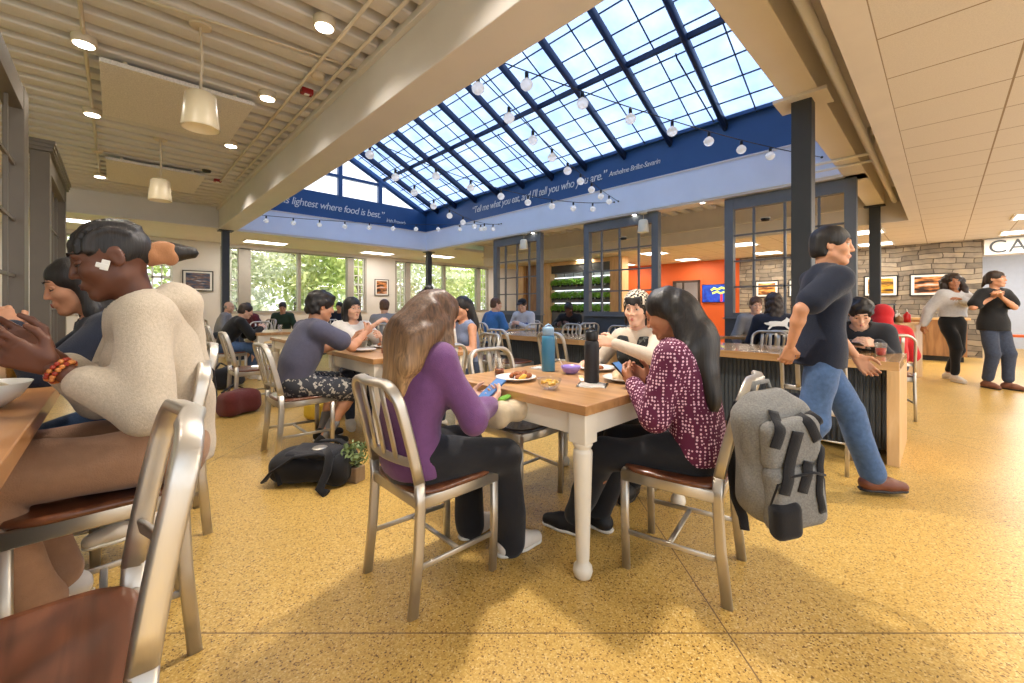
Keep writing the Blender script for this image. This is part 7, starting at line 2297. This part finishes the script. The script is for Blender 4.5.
tree_labels = ['leafy tree outside the far wall, %s' % s for s in ('left of the small window', 'behind the small-paned window', 'at the left of the big window', 'in the middle of the big window', 'at the right of the big window', 'behind the picture between windows', 'left in the right-hand window group', 'right in the right-hand window group', 'beyond the far corner')]
tx = [(-3.0, 21.5), (0.6, 20.8), (3.6, 20.2), (6.2, 21.4), (8.6, 20.0), (11.2, 21.2), (14.0, 20.2), (17.2, 21.4), (21.5, 22.0)]
def tree(label, x, y, k, nleaf=2700, h=6.5):
    t = thing('tree', label, 'tree', (x, y, -0.2), 0, 'trees outside')
    q = np.random.RandomState(100 + k); mb = MB()
    for j in range(9):
        c = (q.uniform(-1.5, 1.5), q.uniform(-1.0, 1.0), q.uniform(0.8, h - 0.8)); leaf_cloud(mb, c, q.uniform(1.1, 1.6), nleaf // 9, 0.15, 200 + 13 * k + j)
    mb.build('crown', LF[k % 3], t)
    MB().tube([(0, 0, 0), (0.1, 0, 2.0), (-0.1, 0.1, 4.0), (0.1, 0, 5.5)], 0.16, 8, taper=lambda s: 1 - 0.7 * s).build('trunk', BARK, t)
for k, (x, y) in enumerate(tx):
    tree(tree_labels[k], x, y, k)
for k, (x, y, lab) in enumerate(((-9.0, 3.5, 'leafy tree outside the left windows, nearest'), (-8.6, 7.5, 'leafy tree outside the left windows, middle'), (-9.0, 11.5, 'leafy tree outside the left windows, farthest'))):
    tree(lab, x, y, 20 + k, 1800)
# ================================================================== light
def area(name, loc, size, power, col, rot=(0, 0, 0), spread=None):
    l = bpy.data.lights.new(name, 'AREA')
    l.shape = 'RECTANGLE'; l.size, l.size_y = size
    l.energy = power; l.color = col
    o = bpy.data.objects.new(name, l); COL.objects.link(o)
    o.location = loc; o.rotation_euler = rot
    return o
sun = bpy.data.lights.new('sun', 'SUN'); sun.energy = 6.0; sun.angle = math.radians(2); sun.color = (1.0, 0.96, 0.9)
so = bpy.data.objects.new('sun', sun); COL.objects.link(so)
so.rotation_euler = Vector((0.35, -0.55, 1.0)).normalized().to_track_quat('Z', 'Y').to_euler()

def spot(name, loc, target, power, ang=110, r=0.05, col=(1.0, 0.91, 0.80), blend=0.8):
    l = bpy.data.lights.new(name, 'SPOT')
    l.energy = power; l.spot_size = math.radians(ang); l.spot_blend = blend; l.shadow_soft_size = r; l.color = col
    o = bpy.data.objects.new(name, l); COL.objects.link(o)
    o.location = loc
    o.rotation_euler = (Vector(loc) - Vector(target)).to_track_quat('Z', 'Y').to_euler()
    return o
for k, (x, y) in enumerate(SPOTS + [(-0.2, 3.4), (1.25, 1.9), (-0.2, 1.5), (1.3, 9.0)]):
    spot('spot_lamp', (x, y, 3.46), (x, y, 0), 42, 140, 0.06)
for i, y in enumerate((-1.15, 1.15, 3.45, 5.75, 8.05)):
    for x in (11.15, 13.4):
        area('troffer_lamp', (x, y, 2.69), (0.6, 0.6), 26, (1.0, 0.90, 0.76))
for x in (3.2, 5.6, 8.0):
    for y in (-1.2, -3.5):
        area('troffer_lamp', (x, y, 2.69), (0.6, 0.6), 30, (1.0, 0.90, 0.76))
for x, y in ((3.5, 15.1), (7.3, 15.1), (9.6, 14.3), (13.5, 14.5), (-0.6, 14.4)):
    area('troffer_lamp', (x, y, 3.22), (1.1, 0.5), 26, (1.0, 0.92, 0.82))
# accent spots fixed to the beam above the front table
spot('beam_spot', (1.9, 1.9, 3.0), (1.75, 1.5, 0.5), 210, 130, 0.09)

# unseen fill added to brighten the rooms beyond the glazed door and the opening under the sign
area('back_room_fill', (16.3, 6.0, 2.7), (0.6, 1.2), 70, (1.0, 0.92, 0.82))
area('back_room_fill', (16.3, -1.4, 2.7), (0.6, 1.2), 60, (0.94, 0.96, 1.0))
